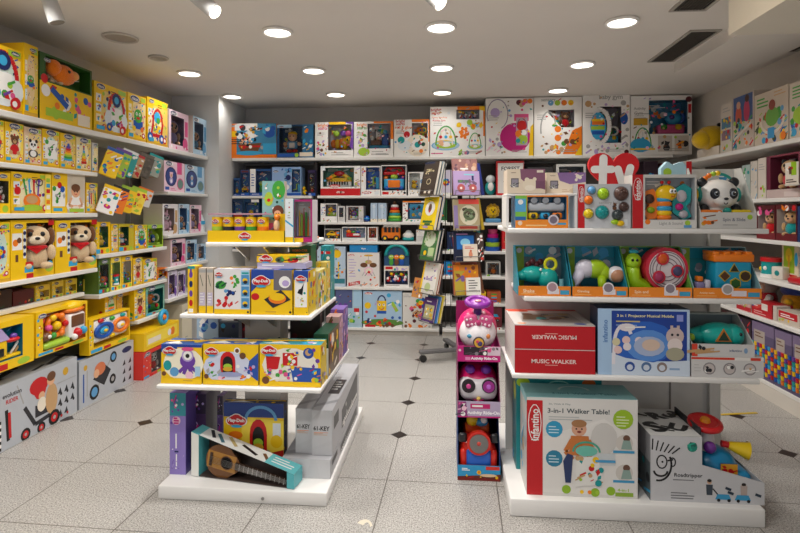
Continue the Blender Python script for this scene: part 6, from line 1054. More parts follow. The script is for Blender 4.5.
# panda
p, rz, w, h = onT(700, 757, 166, ZT, .2); wb = at(745, 0, Y=YI + .2).x - at(700, 0, Y=YI + .012).x
t = thing('panda_toy_box', 'open white box with panda toy wearing teal and yellow headphones', 'toy box', p, 0, 'boxes on the top shelf of the right island'); D = .1
g = G(); g.box(-w / 2, w / 2, -D, -D + .003, 0, .078, '#d3d1cd'); g.box(-w / 2, w / 2, D - .004, D, .0, h, '#d8d6d2')
for sx in (-1, 1): x = sx * w / 2; g.prism([(-D, 0), (D, 0), (D, h), (D - .07, h), (-D, .078)], -.0015, .0015, '#cfcdc8', 'card', Matrix.Translation((x - sx * .002, 0, 0)) @ Matrix.Rotation(PI / 2, 4, 'Z'))
g.box(-w / 2 + .004, w / 2 - .004, -D + .003, D - .004, 0, .003, '#cfcdc8'); g.build('carton', t)
g = G(); a = A(w, .078); a.r(0, 0, 1, 1, '#d3d1cd').t('Spin & Slide', .6, .52, .4, '#7a7f8a').scat(3, 8, ['og', 'br', 'gd'], .08, .14, .04, .3, .22, .8).o(.88, .7, .16, 'lg').lines(.4, .25, .8, 1, .1, 'gy', .06); a.emit(g, (-w / 2, -D - .0004, 0), (1, 0, 0), (0, 0, 1)); g.build('front_print', t)
g = G(); a = A(w, h); a.o(.78, .86, .08, '#4a9fd4').r(0, .86, .06, 1, 're').lines(.7, .88, .85, 1, .05, 'wh'); a.emit(g, (-w / 2, D - .0045, 0), (1, 0, 0), (0, 0, 1)); g.build('badge', t)
cz = .165; g = G(); g.ball((0, 0, cz), (.094, .07, .077), '#f2f0ec', 'plastic', 22); g.ball((0, -.05, cz - .03), (.05, .03, .03), '#ece9e4'); hd_ = g.build('panda_head', t)
for sx in (-1, 1): g = G(); g.ball((sx * .075, .0, cz + .062), (.026, .02, .026), '#1e2228'); g.build('ear', hd_)
g = G()
for sx in (-1, 1): g.ball((sx * .042, -.06, cz + .004), (.023, .014, .027), '#20242e', n=14); g.ball((sx * .04, -.07, cz + .004), (.012, .006, .013), '#8f9aa8'); g.ball((sx * .04, -.0755, cz + .004), (.008, .003, .009), 'bk'); g.ball((sx * .043, -.078, cz + .009), .003, 'wh')
g.ball((0, -.082, cz - .022), (.011, .008, .007), '#1e2228'); g.ring((0, -.078, cz - .04), .008, .002, '#3a2a2a', 'y', n=8, a0=PI, a1=2 * PI); g.build('eyes_and_nose', hd_)
g = G(); [g.ball((sx * .092, 0, cz), (.014, .03, .036), '#1f9c90') for sx in (-1, 1)]; g.ball((-.104, 0, cz), (.01, .024, .028), 'ye'); g.ring((0, 0, cz + .02), .085, .007, '#1f9c90', n=20, a0=.15, a1=PI - .15); hp_ = g.build('headphones', t)
g = G(); [g.ball((math.cos(q) * .087, -.004, cz + .02 + .087 * math.sin(q)), .013, c) for q, c in ((2.35, 'og'), (2.1, '#e8791c'), (1.85, 'lg'), (1.6, 'ye'))]; g.build('beads', hp_)
g = G(); g.ball((0, 0, .06), (.07, .05, .06), '#ece9e4'); [g.ball((sx * .075, -.02, .085), (.026, .025, .035), '#1e2228') for sx in (-1, 1)]; g.build('panda_body', t)
g = G(); g.rbox(-w * .46, -w * .06, -.088, -.03, .06, .09, 'og', .012); g.build('orange_pad', t); g = G(); g.rbox(w * .1, w * .46, -.088, -.03, .06, .09, '#e4c714', .012); g.build('yellow_pad', t); g = G(); g.ball((.01, -.07, .085), (.02, .014, .016), '#1f9c90'); g.ball((-.035, -.0875, .074), .009, 'wh'); g.build('slider', t)
# --- second shelf: open trays with orange lips
def tray(pl, pr, pt, lab, wing, back, parts, title, d=.2, z=1.081, castle=False):
    p, rz, w, h = onT(pl, pr, pt, z, d); t = thing('tray_box', lab, 'toy box', p, 0, 'open orange-lipped toy trays on the middle island shelf'); D = d / 2; lip = .048
    g = G(); g.box(-w / 2, w / 2, D - .004, D, 0, h, back); g.box(-w / 2 + .004, w / 2 - .004, -D + .004, D - .004, 0, .004, wing)
    for sx in (-1, 1): g.prism([(-D, 0), (D, 0), (D, h), (D - .06, h), (-D, lip)], -.002, .002, wing, 'card', Matrix.Translation((sx * (w / 2 - .002), 0, 0)) @ Matrix.Rotation(PI / 2, 4, 'Z'))
    g.box(-w / 2, w / 2, -D, -D + .004, 0, lip, '#ef8a24'); g.box(-w / 2 + .004, w / 2 - .004, D - .06, D - .004, h - .004, h, wing); g.build('carton', t)
    g = G(); a = A(w, h); a.r(.0, 0, .22, 1, '#9ac23a' if not castle else '#a9c832').r(.22, .74, 1, 1, '#1f9ab0').o(.12, .88, .06, 'wh').scat(len(lab), 12, ['#8d8f9a', 'wh', 'cy', '#b9b7c0', 'te'], .05, .12, .3, .3, .95, .95); a.emit(g, (-w / 2, D - .0045, 0), (1, 0, 0), (0, 0, 1)); g.build('backing_print', t)
    g = G(); a = A(w, lip); a.r(0, 0, 1, 1, '#ef8a24').t(title, .2, .5, .22, '#ffe3bd').r(.8, .15, .97, .6, '#3fa0c8').r(.56, .2, .78, .75, '#e7dfe6').lines(.05, .25, .5, 1, .1, '#f6b56a', .08); a.emit(g, (-w / 2, -D - .0004, 0), (1, 0, 0), (0, 0, 1)); g.build('lip_print', t)
    g = G(); u = .65 if not castle else .5; g.cyl(((u - .5) * w, -D - .003, lip * .9), ((u - .5) * w, -D - .0008, lip * .9), .027, '#e9e4e8', mat='card', n=20); g.cyl(((u - .5) * w, -D - .0036, lip * .9), ((u - .5) * w, -D - .003, lip * .9), .021, ['#8b7f8a', '#b08f98', '#51799c', '#a9a3a0'][len(title) % 4], mat='card', n=20); g.build('round_sticker', t)
    for nm, f in parts: g = G(); f(g, w, h, D); o = g.build(nm, t); o.scale = (1.16, 1, 1.22) if not castle else (1.12, 1, 1.12); o.location = (.012 if castle else .008, 0, .003)
def crab(g, w, h, D):
    g.ball((-.04, 0, .075), (.06, .05, .035), '#16a39b', n=18); g.ball((.02, -.02, .06), (.045, .045, .045), '#16a39b', n=16); g.ball((-.09, -.01, .07), (.03, .03, .02), '#16a39b')
def crab2(g, w, h, D):
    for i in range(4): g.ball((-.06 + i * .018, .01, .115 + .012 * (i % 2)), .014, 'mr')
    g.ring((.03, -.03, .12), .024, .007, '#d8d51a'); g.cyl((.075, -.04, .01), (.075, -.04, .06), .01, '#7fb8c0'); g.ball((-.015, -.05, .1), .006, 'wh')
tray(518, 571, 247.5, 'tray with teal dinosaur toy and lime ring, first on the middle island shelf', '#1d8aa0', '#67808a', [('teal_toy', crab), ('accessories', crab2)], 'Shake')
def babe(g, w, h, D):
    g.ball((-.045, 0, .1), (.045, .04, .04), '#dcd8e6', n=16); g.ball((.0, 0, .1), (.05, .04, .04), '#a8cc1e', n=16); g.ball((.03, -.01, .085), (.03, .03, .035), '#a8cc1e')
def babe2(g, w, h, D):
    g.tube([(-.06, -.01, .1), (-.085, -.02, .06), (-.08, -.03, .02)], [.026, .024, .02], '#d6d2e2'); g.ball((-.08, -.05, .014), (.026, .02, .012), '#e6e3ee')
def babe4(g, w, h, D): g.tube([(.02, -.02, .07), (.02, -.035, .02)], .018, '#a8cc1e'); g.ball((.03, -.04, .016), (.026, .02, .013), '#e6e3ee')
def babe3(g, w, h, D): g.ball((.08, -.02, .08), (.036, .034, .034), '#e9e4ea', n=18); g.ball((.082, -.036, .076), (.03, .024, .028), '#bd8868', n=18)
tray(572, 628, 248, 'tray with crawling doll in lime and white, second on middle island shelf', '#1d8aa0', '#3b8fa6', [('doll_body', babe), ('leg', babe2), ('arm', babe4), ('head', babe3)], 'Crawling')
def sn1(g, w, h, D): g.ball((-.09, -.01, .135), (.034, .03, .034), '#a3cf20', n=16); g.tube([(-.09, 0, .12), (-.085, 0, .05), (-.03, 0, .02), (.07, 0, .016)], [.03, .036, .034, .02], '#a3cf20'); g.ball((-.1, -.036, .14), .006, 'bk'); g.ball((-.082, -.038, .14), .006, 'bk'); g.ball((-.085, 0, .172), (.022, .018, .01), '#2fa6b8')
def sn2(g, w, h, D): g.cyl((.035, -.055, .105), (.035, .03, .105), .088, '#c9243c', n=30); g.cyl((.035, -.06, .105), (.035, -.0555, .105), .074, '#d8cfd2', n=30); [g.ring((.035, -.0605, .105), r_, .0016, '#6a5560', n=26) for r_ in (.03, .045, .06, .07)]
def sn3(g, w, h, D): [(g.cyl((.035 + x, -.066, .105 + z), (.035 + x, -.0615, .105 + z), .026, '#c9243c', n=18), g.ball((.035 + x, -.065, .105 + z), (.02, .008, .02), c)) for x, z, c in ((-.02, .044, '#d8591c'), (-.035, -.03, '#a3325c'), (.04, -.006, '#46456a'))]
tray(628.5, 692.5, 248.5, 'tray with lime snail and red spiral shell, third on the middle island shelf', '#6fae4a', '#3f93a4', [('snail_body', sn1), ('shell', sn2), ('shape_holes', sn3)], 'Spin and')
def ca1(g, w, h, D): g.rbox(-.045, .105, -.07, .04, .02, .155, '#1c9bc0', .01); g.rbox(-.055, .115, -.075, .045, .15, .185, '#f0801e', .008); [g.rbox(-.055 + i * .045, -.03 + i * .045, -.075, .045, .18, .195, '#f0801e', .004) for i in range(4)]
def ca2(g, w, h, D):
    for x, z, c, k in ((.03, .12, '#2a2c16', 3), (-.01, .09, '#5a3416', 4), (.075, .09, '#402a14', 9), (.035, .058, '#1f5a1e', 6)):
        pts = [(x + .02 * math.cos(2 * PI * i / k + PI / 2), z + .02 * math.sin(2 * PI * i / k + PI / 2)) for i in range(k)]; po = [(x + .025 * math.cos(2 * PI * i / k + PI / 2), z + .025 * math.sin(2 * PI * i / k + PI / 2)) for i in range(k)]
        g.prism(po, -.0745, -.0702, '#c9a91e', 'plastic'); g.prism(pts, -.0765, -.0747, c, 'plastic')
def ca3(g, w, h, D): g.rbox(-.12, -.085, -.06, -.02, .0, .06, '#8f86b4', .006); g.rbox(-.082, -.06, -.06, -.03, .0, .07, '#d9d4e2', .006); g.rbox(-.115, -.09, -.055, -.02, .062, .085, 'og', .005)
tray(693, 762, 249, 'tray with orange-topped turquoise castle shape sorter, last on middle island shelf', '#8fb8c0', '#2a8f9a', [('castle', ca1), ('shape_holes', ca2), ('shape_blocks', ca3)], 'Activity castle', castle=True)
# --- third shelf
ZM = .701
p, rz, w, h = onT(514.5, 595.5, 349.5, ZM, .42, YI + .005)
def walker(z, flip, lab):
    a = A(w, h); a.t('MUSIC WALKER', .49, .5, .56, '#f3d9d4', hv=.17, rot=180 if flip else 0); a.lines(.38, .36 if not flip else .66, .62, 1, .05, '#e8a8a0', .03).r(0, .97, 1, 1, '#d9c9c6')
    tp = A(w, .42); tp.r(0, 0, 1, .9, '#cfcac6').r(.0, .9, 1, 1, '#d84a2a').poly([(.12, .2), (.9, .15), (.85, .75), (.2, .7)], '#a9a29c').poly([(.15, .3), (.5, .28), (.45, .62), (.2, .6)], '#6f5a44').scat(6, 12, ['br', 'kh', 'te', 'gy', 'dk'], .05, .1, .2, .3, .85, .68).e(.84, .08, .08, .04, '#3a4fa0').e(.1, .08, .06, .03, 'og').r(.02, .82, .3, .98, '#d84a2a')
    l = A(.42, h); l.r(0, 0, 1, 1, '#d9d3cf').lines(.2, .7, .8, 3, .15, 'gy')
    pack('walker_box', lab, (p[0], p[1], z), 0, w, h, .42, six('#bf1520', '#c9c4c0', '#d6d1cd'), a, tprint=tp, lprint=l, group='red music walker boxes')
walker(ZM, False, 'lower one of two red baby walker boxes with white lettering'); walker(ZM + h + .001, True, 'upper one of two red walker boxes, lettering upside down')
p, rz, w, h = onT(597.5, 690, 309, ZM, .14); a = A(w, h); a.r(.15, .22, .97, .97, '#1d3f96').e(.5, .5, .36, .32, '#2a62c0').e(.55, .45, .24, .24, '#5a90da'); a.poly([(0, 0), (1, 0), (1, .24), (.6, .2), (.3, .26), (.0, .4)], '#cfdcec'); a.r(0, 0, .15, 1, '#a9c8e8'); a.t('infantino', .08, .66, .34, '#4a78b8', rot=90); a.t('3 in 1 Projector Musical Mobile', .52, .89, .62, '#f0e6b0', hv=.055); a.lines(.2, .82, .6, 1, .04, '#c9b878', .02); a.lines(.2, .76, .55, 1, .04, '#9ab4e0', .014)
a.arc(.28, .45, .1, .3, .05, '#e6e2ea', .6, 3.3); a.l([(.18, .45), (.17, .16)], .05, '#e6e2ea'); a.e(.32, .72, .09, .06, '#e6dde0'); a.l([(.3, .72), (.52, .73)], .02, 'wh'); [a.o(u, v, .06, c) for u, v, c in ((.2, .5, '#d8cfa8'), (.22, .38, '#e8c8c4'), (.31, .53, '#e8c8c4'), (.32, .43, '#e6dde0'), (.45, .52, '#e8d8dc'), (.45, .42, '#e6dde0'))]; a.e(.56, .44, .17, .15, '#a9b8d8').e(.58, .46, .1, .09, '#d8bfae').r(.86, .82, .93, .92, '#8f9ade')
a.o(.84, .6, .13, '#cdb8b4').r(.79, .68, .82, .76, '#cdb8b4').r(.86, .68, .89, .76, '#cdb8b4').o(.84, .46, .11, '#e6d8d4').e(.84, .33, .1, .1, '#a9a58e').o(.81, .62, .02, 'dk').o(.87, .62, .02, 'dk')
for i, (u, c) in enumerate(((.35, '#2a4f9e'), (.53, '#50709e'), (.7, '#8a7a76'))): a.o(u, .13, .075, c); a.o(u, .12, .045, '#d0d8e6')
a.lines(.78, .12, .95, 1, .05, '#8aa8cc', .03)
pack('mobile_box', 'blue box of a musical projector mobile on the low island shelf', p, rz, w, h, .14, six('#b8d0ea', '#23344f', '#2a3a56'), a, group='boxes on the low island shelf', tprint=A(w, .14).lines(.1, .6, .7, 2, .2, '#4a5f80'))
p, rz, w, h = onT(691, 764, 357, ZM, .2); a = A(w, h); a.r(0, .84, 1, 1, '#e9e6e2').r(0, .86, .6, .97, '#d8432e').r(.82, .84, .96, .98, '#d8432e'); [(a.o(.25 + i * .28, .42, .3, '#8f8a8c'), a.o(.25 + i * .28, .42, .24, '#c9bfbc'), a.scat(i + 3, 4, ['dk', 'tn', 'wh'], .06, .1, .2 + i * .28, .3, .3 + i * .28, .55)) for i in range(3)]; a.lines(.04, .6, .14, 3, .15, 'gy')
pack('toy_box', 'flat white box with three round photos and red stripe', p, rz, w, h, .2, six('#d3d1d0', '#c6c4c2'), a, group='boxes on the low island shelf'); zw = ZM + h + .001
p, rz, w, h = onT(691.5, 755, 319.5, zw, .2); D = .1; t = thing('whale_toy_box', 'white open tray box with turquoise whale shape sorter', 'toy box', p, 0, 'boxes on the low island shelf')
g = G(); g.box(-w / 2, w / 2, D - .004, D, 0, h, '#7f8c90'); g.box(-w / 2, w / 2, -D, -D + .004, 0, .06, '#d3d1d0'); g.box(-w / 2 + .004, w / 2 - .004, -D + .004, D - .004, 0, .004, '#c9c7c4'); g.box(-w / 2 + .004, w / 2 - .004, D - .05, D - .004, h - .004, h, '#aeb6b4')
for sx in (-1, 1): g.prism([(-D, 0), (D, 0), (D, h), (D - .05, h), (-D, .06)], -.002, .002, '#cdcbc8', 'card', Matrix.Translation((sx * (w / 2 - .002), 0, 0)) @ Matrix.Rotation(PI / 2, 4, 'Z'))
g.build('carton', t); g = G(); a = A(w, .06); a.r(0, 0, 1, 1, '#d3d1d0').r(0, 0, .09, 1, '#d8432e').scat(5, 6, ['br', 'dk', 'tn'], .15, .25, .1, .3, .26, .9).t('infantino', .7, .5, .2, '#5a6a8a').e(.86, .5, .03, .22, '#7fa0c4'); a.emit(g, (-w / 2, -D - .0004, 0), (1, 0, 0), (0, 0, 1)); g.build('lip_print', t)
g = G(); g.ball((.02, -.01, .085), (.105, .06, .062), '#12a79c', n=20); g.ball((.085, -.02, .085), (.05, .05, .058), '#12a79c', n=16); g.tube([(-.06, 0, .08), (-.11, 0, .09), (-.125, 0, .105)], [.05, .025, .02], '#12a79c'); g.build('whale_body', t)
g = G(); g.prism([(-.02, .065), (.055, .065), (.018, .128)], -.072, -.066, '#c8782a'); g.prism([(-.008, .071), (.043, .071), (.018, .115)], -.0745, -.0725, '#1c3a2a'); g.build('triangle_hole', t); g = G(); g.ball((.1, -.064, .1), (.008, .008, .009), 'bk'); g.build('eye', t); g = G(); g.ball((-.118, -.03, .075), (.02, .015, .02), 'lg'); g.build('tail_knob', t)
# --- base
ZB = .0885
p, rz, w, h = onT(526.5, 638, 398.5, ZB, .22, YI + .03); a = A(w, h); a.r(0, 0, 1, 1, '#dedbd7'); a.poly([(.15, .03), (.99, .03), (.99, .6), (.7, .8), (.15, .6)], '#e6e3df'); strip_word(a, 0, .145, 0, .97, 'infantino', '#c81a22', tv=(.46, .98)); a.t('3-in-1 Walker Table!', .47, .87, .56, '#3c4a50', hv=.05); a.t('Sit, Walk & Play', .3, .935, .2, '#9aa0a0', hv=.022); a.lines(.2, .81, .62, 2, .025, '#b3b6b6', .009)
for u, v, c in ((.25, .68, '#2f9ac4'), (.25, .38, '#2a7fa0')): a.o(u, v, .085, c); a.lines(u - .05, v + .03, u + .05, 3, .03, '#cfe6f0', .01)
a.o(.87, .8, .1, '#9bbf2a').lines(.81, .83, .93, 4, .03, '#e6f0c0', .01); a.e(.7, .6, .12, .16, '#d0cdc9'); a.r(.52, .33, .8, .45, '#cdd3d6')
# child with walker, printed
a.o(.475, .69, .075, '#d9a488').e(.475, .745, .07, .04, '#a5764e').o(.45, .69, .009, 'bk').o(.5, .69, .009, 'bk').e(.476, .66, .02, .012, '#8a3a30'); a.poly([(.4, .62), (.56, .62), (.58, .42), (.38, .42)], '#c8763a'); a.l([(.41, .58), (.35, .46), (.42, .38)], .045, '#c8763a'); a.l([(.56, .58), (.6, .48), (.56, .4)], .045, '#c8763a'); a.poly([(.33, .36), (.37, .44), (.42, .42), (.4, .14), (.35, .14)], '#2a3a66')
a.poly([(.45, .4), (.64, .42), (.7, .14), (.44, .1)], '#e9e7e2'); a.e(.54, .47, .1, .055, '#6fc0ae').arc(.54, .46, .12, .1, .02, '#48a890'); dots(5, 22, .45, .14, .68, .4, ['ye', 'og', 'te', 'lg', 're', 'tn', '#9ad0c8'], .015, .035)(a); [a.o(u, v, .045, '#8fb82a') for u, v in ((.36, .07), (.76, .07), (.62, .05))]; a.r(.62, .36, .8, .385, '#4a9fd0')
for v in (.47, .17): a.o(.88, v + .09, .085, '#d3cdc6'); a.o(.9, v + .14, .035, '#6a4a3a'); a.poly([(.85, v + .03), (.95, v + .03), (.93, v + .12), (.87, v + .12)], '#8fa8a0'); a.r(.78, v - .01, .97, v + .015, '#3f9ac8')
a.t('4-in-1', .87, .085, .1, '#9bbf2a', hv=.03).r(.8, .02, .96, .06, '#8fb038'); [a.o(.5 + i * .07, .05, .02, c) for i, c in enumerate(('ye', 'og', 'lg'))]
tp = A(w, .22); tp.r(.0, 0, 1, 1, '#8fc4c8'); tp.t('3-in-1 Walker Table', .55, .3, .6, '#4a8a94'); tp.arc(.48, .55, .14, .25, .06, '#dfe6e2')
l = A(.22, h); l.r(0, 0, 1, 1, '#cdcac6'); l.r(.3, .5, .95, .75, '#b9c4c8'); l.scat(4, 10, ['gy', 'tn', 'cy', 'wh'], .06, .14, .2, .1, .9, .6); l.r(.0, .93, 1, 1, '#8fc4c8')
pack('walker_table_box', 'big white and red box of a baby walker table on the island base', p, rz, w, h, .22, six('#dedbd7', '#bdb9b4', '#8fc4c8'), a, tprint=tp, lprint=l, group='boxes on the island base')
p, rz, w, h = onT(516, 602, 375.5, ZB, .16, YI + .29); a = A(w, h); a.r(0, .84, 1, 1, '#1f8a90').e(.08, .92, .08, .05, '#a9c832').arc(.5, .9, .12, .04, .015, '#8fd0c8').e(.85, .92, .08, .05, '#c8642a')
pack('toy_box', 'taller teal box standing behind the walker table box', p, rz, w, h, .16, six('#1f8a90', '#1a6f78', '#2a9a9e'), a, group='boxes on the island base', lprint=A(.16, h).e(.6, .8, .3, .1, '#c8d040').scat(3, 5, ['te', 'lg', 'cy'], .1, .2))
# road tripper
Y0 = YI + .025; x0 = at(650.5, 0, Y=Y0).x; X_ = lambda px: at(px, 0, Y=Y0).x - x0; Zz = lambda px, py: at(px, py, Y=Y0).z - ZB
W1, W2, Ha, Hb, Hc = X_(702), X_(764.5), Zz(660, 435.5), Zz(700, 465), Zz(760, 483); dp = .36
t = thing('ride_on_box', 'white and black step-cut box holding a blue ride-on car with red wheel', 'ride-on toy', (x0, Y0, ZB))
prof = [(0, 0), (W2, 0), (W2, Hc), (W1, Hb), (W1, Ha), (0, Ha)]
g = G(); g.prism([(0, 0), (W2, 0), (W2, Hc), (W1, Hb), (0, Hb)], 0, .004, '#c9c9cc', 'card'); g.prism([(0, 0), (W2, 0), (W2, Hc), (W1, Hb), (0, Hb)], dp - .004, dp, '#b9b9bc', 'card')
g.box(0, W1, 0, dp, Hb, Ha, six('#c9c9cc', '#9a9a9e', '#dcdcda')); g.box(0, .004, .004, dp - .004, 0, Hb, '#55575c'); g.box(W2 - .004, W2, .004, dp - .004, 0, Hc, '#c9c9cc'); g.box(.004, W2 - .004, .004, dp - .004, 0, .004, '#c9c9cc'); g.build('carton', t)
g = G(); a = A(W2, Ha); a.poly([(0, 0), (1, 0), (1, Hc / Ha), (W1 / W2, Hb / Ha), (W1 / W2, 1), (0, 1)], '#c9c9cc')
k = 'bk'; a.arc(.07, .56, .115, .25, .03, k, -1.75, .5); a.arc(.1, .6, .045, .1, .02, k, 0, 2 * PI)
a.o(.105, .6, .016, k); a.arc(.195, .6, .025, .065, .02, k, -1.7, 2.2); a.l([(.15, .62), (.2, .64)], .025, k); a.arc(.09, .46, .06, .08, .03, k, PI, 2 * PI)
for i in range(6): a.l([(.015 + i * .035, .78 - .01 * i), (.02 + i * .04 + .008 * i, .95 - .025 * i)], .02, k)
a.t('Roadtripper', .335, .4, .25, '#24282c', hv=.075); a.lines(.2, .34, .48, 1, .05, '#7a7a7e', .015); a.lines(.18, .14, .4, 3, .04, '#6a6a6e', .015)
a.o(.37, .84, .075, '#1f8a78'); dots(4, 6, .34, .78, .4, .9, ['#146a5c', '#2aa890'], .02, .035)(a)
for u in (.52, .82): a.o(u, .32 if u < .6 else .28, .035, '#c9a084'); a.e(u, .34 if u < .6 else .3, .02, .025, '#2a2220'); a.poly([(u - .025, .12), (u + .025, .12), (u + .03, .28), (u - .03, .28)], '#3a4450' if u < .6 else '#b9a8a0')
a.l([(.55, .22), (.6, .12)], .02, 'dk'); [(a.poly([(u, .06), (u + .14, .06), (u + .12, .14), (u + .02, .14)], '#3a9ac8'), a.o(u + .03, .05, .025, 'bk'), a.o(u + .12, .05, .025, 'bk')) for u in (.57, .74)]; [a.l([(u, v), (u + .05, v - .03)], .04, '#2a3a4a') for u, v in ((.66, .24), (.68, .18), (.92, .16))]
a.emit(g, (0, -.0006, 0), (1, 0, 0), (0, 0, 1)); g.build('front_print', t)
g = G(); a = A(W1, dp); a.r(0, 0, 1, 1, '#dcdcda')
for s_, u, v, wu, ro in (('S', .25, .3, .24, 20), ('U', .72, .3, .24, -30), ('Y', .18, .75, .22, 60), ('R', .52, .72, .24, 15), ('3', .86, .78, .18, -40), ('N', .48, .25, .16, 70)): a.t(s_, u, v, wu if ro in (20, 15) else wu, 'bk', rot=ro, bold=.06)
a.emit(g, (0, 0, Ha), (1, 0, 0), (0, 1, 0)); g.build('top_print', t)
g = G(); a = A(dp, Hb); a.r(0, 0, 1, 1, '#5a6468').scat(5, 8, ['te', 'dk', 'cy'], .08, .16); a.emit(g, (-.0006, dp, 0), (0, -1, 0), (0, 0, 1)); g.build('side_print', t)
cx = (W1 + W2) / 2
g = G(); g.rbox(W1 + .012, W2 - .02, .05, .3, .06, Hc + .02, '#1b86b8', .05, 'plastic', 3); g.ball((cx - .03, .17, Hc + .02), (.12, .11, .09), '#1b86b8', n=20); g.build('car_body', t)
g = G(); g.box(cx - .03, cx + .05, .06, .064, Hc + .01, Hc + .06, '#2a6a9a'); a = A(.08, .05); a.r(.0, .0, 1, 1, '#e0a02a').scat(3, 6, ['re', 'og', 'br'], .12, .25); a.emit(g, (cx - .03, .0555, Hc + .01), (1, 0, 0), (0, 0, 1)); g.build('dashboard_sticker', t)
g = G(); g.tube([(cx - .05, .16, Hc + .05), (cx - .06, .14, Ha + .0)], [.05, .03], '#e3e0e2'); g.ball((cx - .06, .1, Hc + .12), (.03, .025, .03), '#7a3a9a'); g.build('steering_column', t)
g = G(); Mw = Matrix.Translation((cx - .065, .14, Ha + .015)) @ Matrix.Rotation(R(12), 4, 'X'); g.ring((0, 0, 0), .066, .017, '#cf1f24', 'z', n=26, M=Mw); g.cyl((0, 0, -.012), (0, 0, .012), .06, '#cf1f24', n=22, M=Mw); g.cyl((0, 0, .012), (0, 0, .026), .025, '#e8931c', .02, n=18, M=Mw); g.build('steering_wheel', t)
g = G(); g.cyl((cx + .01, .13, Hc + .13), (cx + .045, .125, Hc + .125), .016, '#cf1f24'); g.cyl((cx + .04, .125, Hc + .125), (cx + .125, .11, Hc + .105), .018, '#e5c41a', .042, n=20, caps=False); g.cyl((cx + .122, .11, Hc + .106), (cx + .127, .109, Hc + .105), .046, '#e5c41a', .046, n=20, caps=False); g.ball((cx + .085, .117, Hc + .115), (.03, .02, .02), '#b3960f'); g.build('horn', t)
g = G(); g.box(W1 + .003, W1 + .01, .03, .32, Hc, Ha + .03, '#26282c', 'card'); g.build('inner_flap', t)
# notice panel and tape by the far end
t = thing('notice_panel', 'thin dark red framed panel standing behind the right island', 'panel', (1.62, 3.62, 0), R(70))
g = G(); g.box(-.2, .2, -.006, .006, .03, .78, '#8d8a88', 'plastic'); g.build('panel', t); g = G(); [g.box(*q, '#7a1f1c', 'plastic') for q in ((-.215, -.2, -.01, .01, .015, .795), (.2, .215, -.01, .01, .015, .795), (-.2, .2, -.01, .01, .015, .03), (-.2, .2, -.01, .01, .78, .795))]; g.build('frame', t)
for x in (-.15, .15): g = G(); g.rbox(x - .02, x + .02, -.08, .08, 0, .015, '#3a3636', .004); g.build('foot', t)
q0, q1 = at(716, 415, Z=0), at(757, 413, Z=0); g = G(); dx = q1 - q0; n_ = Vector((-dx.y, dx.x, 0)).normalized() * .012
g.add([q0 + n_, q0 - n_, q1 - n_, q1 + n_, q0 + n_ + Vector((0, 0, .003)), q0 - n_ + Vector((0, 0, .003)), q1 - n_ + Vector((0, 0, .003)), q1 + n_ + Vector((0, 0, .003))], [(4, 5, 6, 7), (0, 1, 5, 4), (1, 2, 6, 5), (2, 3, 7, 6), (3, 0, 4, 7)], '#c9a81e'); o = g.build('floor_tape'); tag(o, 'yellow tape strip on the floor crossing a black diamond tile', 'tape')
# ------------------------------------------------------------------ stack of ride-on toys beside the island
gR = 'stacked ride-on toys in open cartons'; xa, xb, Yr = .07, .306, 2.99; wR = xb - xa; dR = .42
def ride(z0, z1, lab, lipc, lipz, title, cardc, body):
    t = thing('ride_on_toy', lab, 'ride-on toy', ((xa + xb) / 2, Yr, z0), 0, gR); h = z1 - z0; w = wR
    g = G(); g.box(-w / 2, w / 2, 0, .004, 0, lipz, lipc); g.box(-w / 2, w / 2, dR - .004, dR, 0, h, cardc); g.box(-w / 2 + .004, w / 2 - .004, .004, dR - .004, 0, .004, cardc)
    for sx in (-1, 1): g.prism([(0, 0), (dR, 0), (dR, h), (.12, h), (.0, lipz)] if z0 < .6 else [(0, 0), (dR, 0), (dR, lipz * 1.5), (.0, lipz)], -.002, .002, cardc, 'card', Matrix.Translation((sx * (w / 2 - .002), 0, 0)) @ Matrix.Rotation(PI / 2, 4, 'Z'))
    g.build('carton', t); g = G(); a = A(w, lipz); title(a); a.emit(g, (-w / 2, -.0005, 0), (1, 0, 0), (0, 0, 1)); g.build('lip_print', t); body(t, w, h)
zA, zB, zC = .001, .352, .662; zTop = .93
def ti3(a): a.r(0, 0, 1, 1, '#6a2a20').poly([(0, .25), (1, .45), (1, 1), (0, 1)], '#2f9ad0').scat(5, 8, ['og', 'ye', 're'], .05, .12, .05, .1, .95, .35).r(.66, .72, .98, .95, '#d8352a').lines(.1, .8, .3, 2, .1, 'wh', .06).e(.72, .36, .2, .1, '#e9c9a0').poly([(0, 0), (1, 0), (1, .12), (0, .2)], '#7a1f18').o(.5, .55, .14, 'ye').o(.5, .55, .08, 'og')
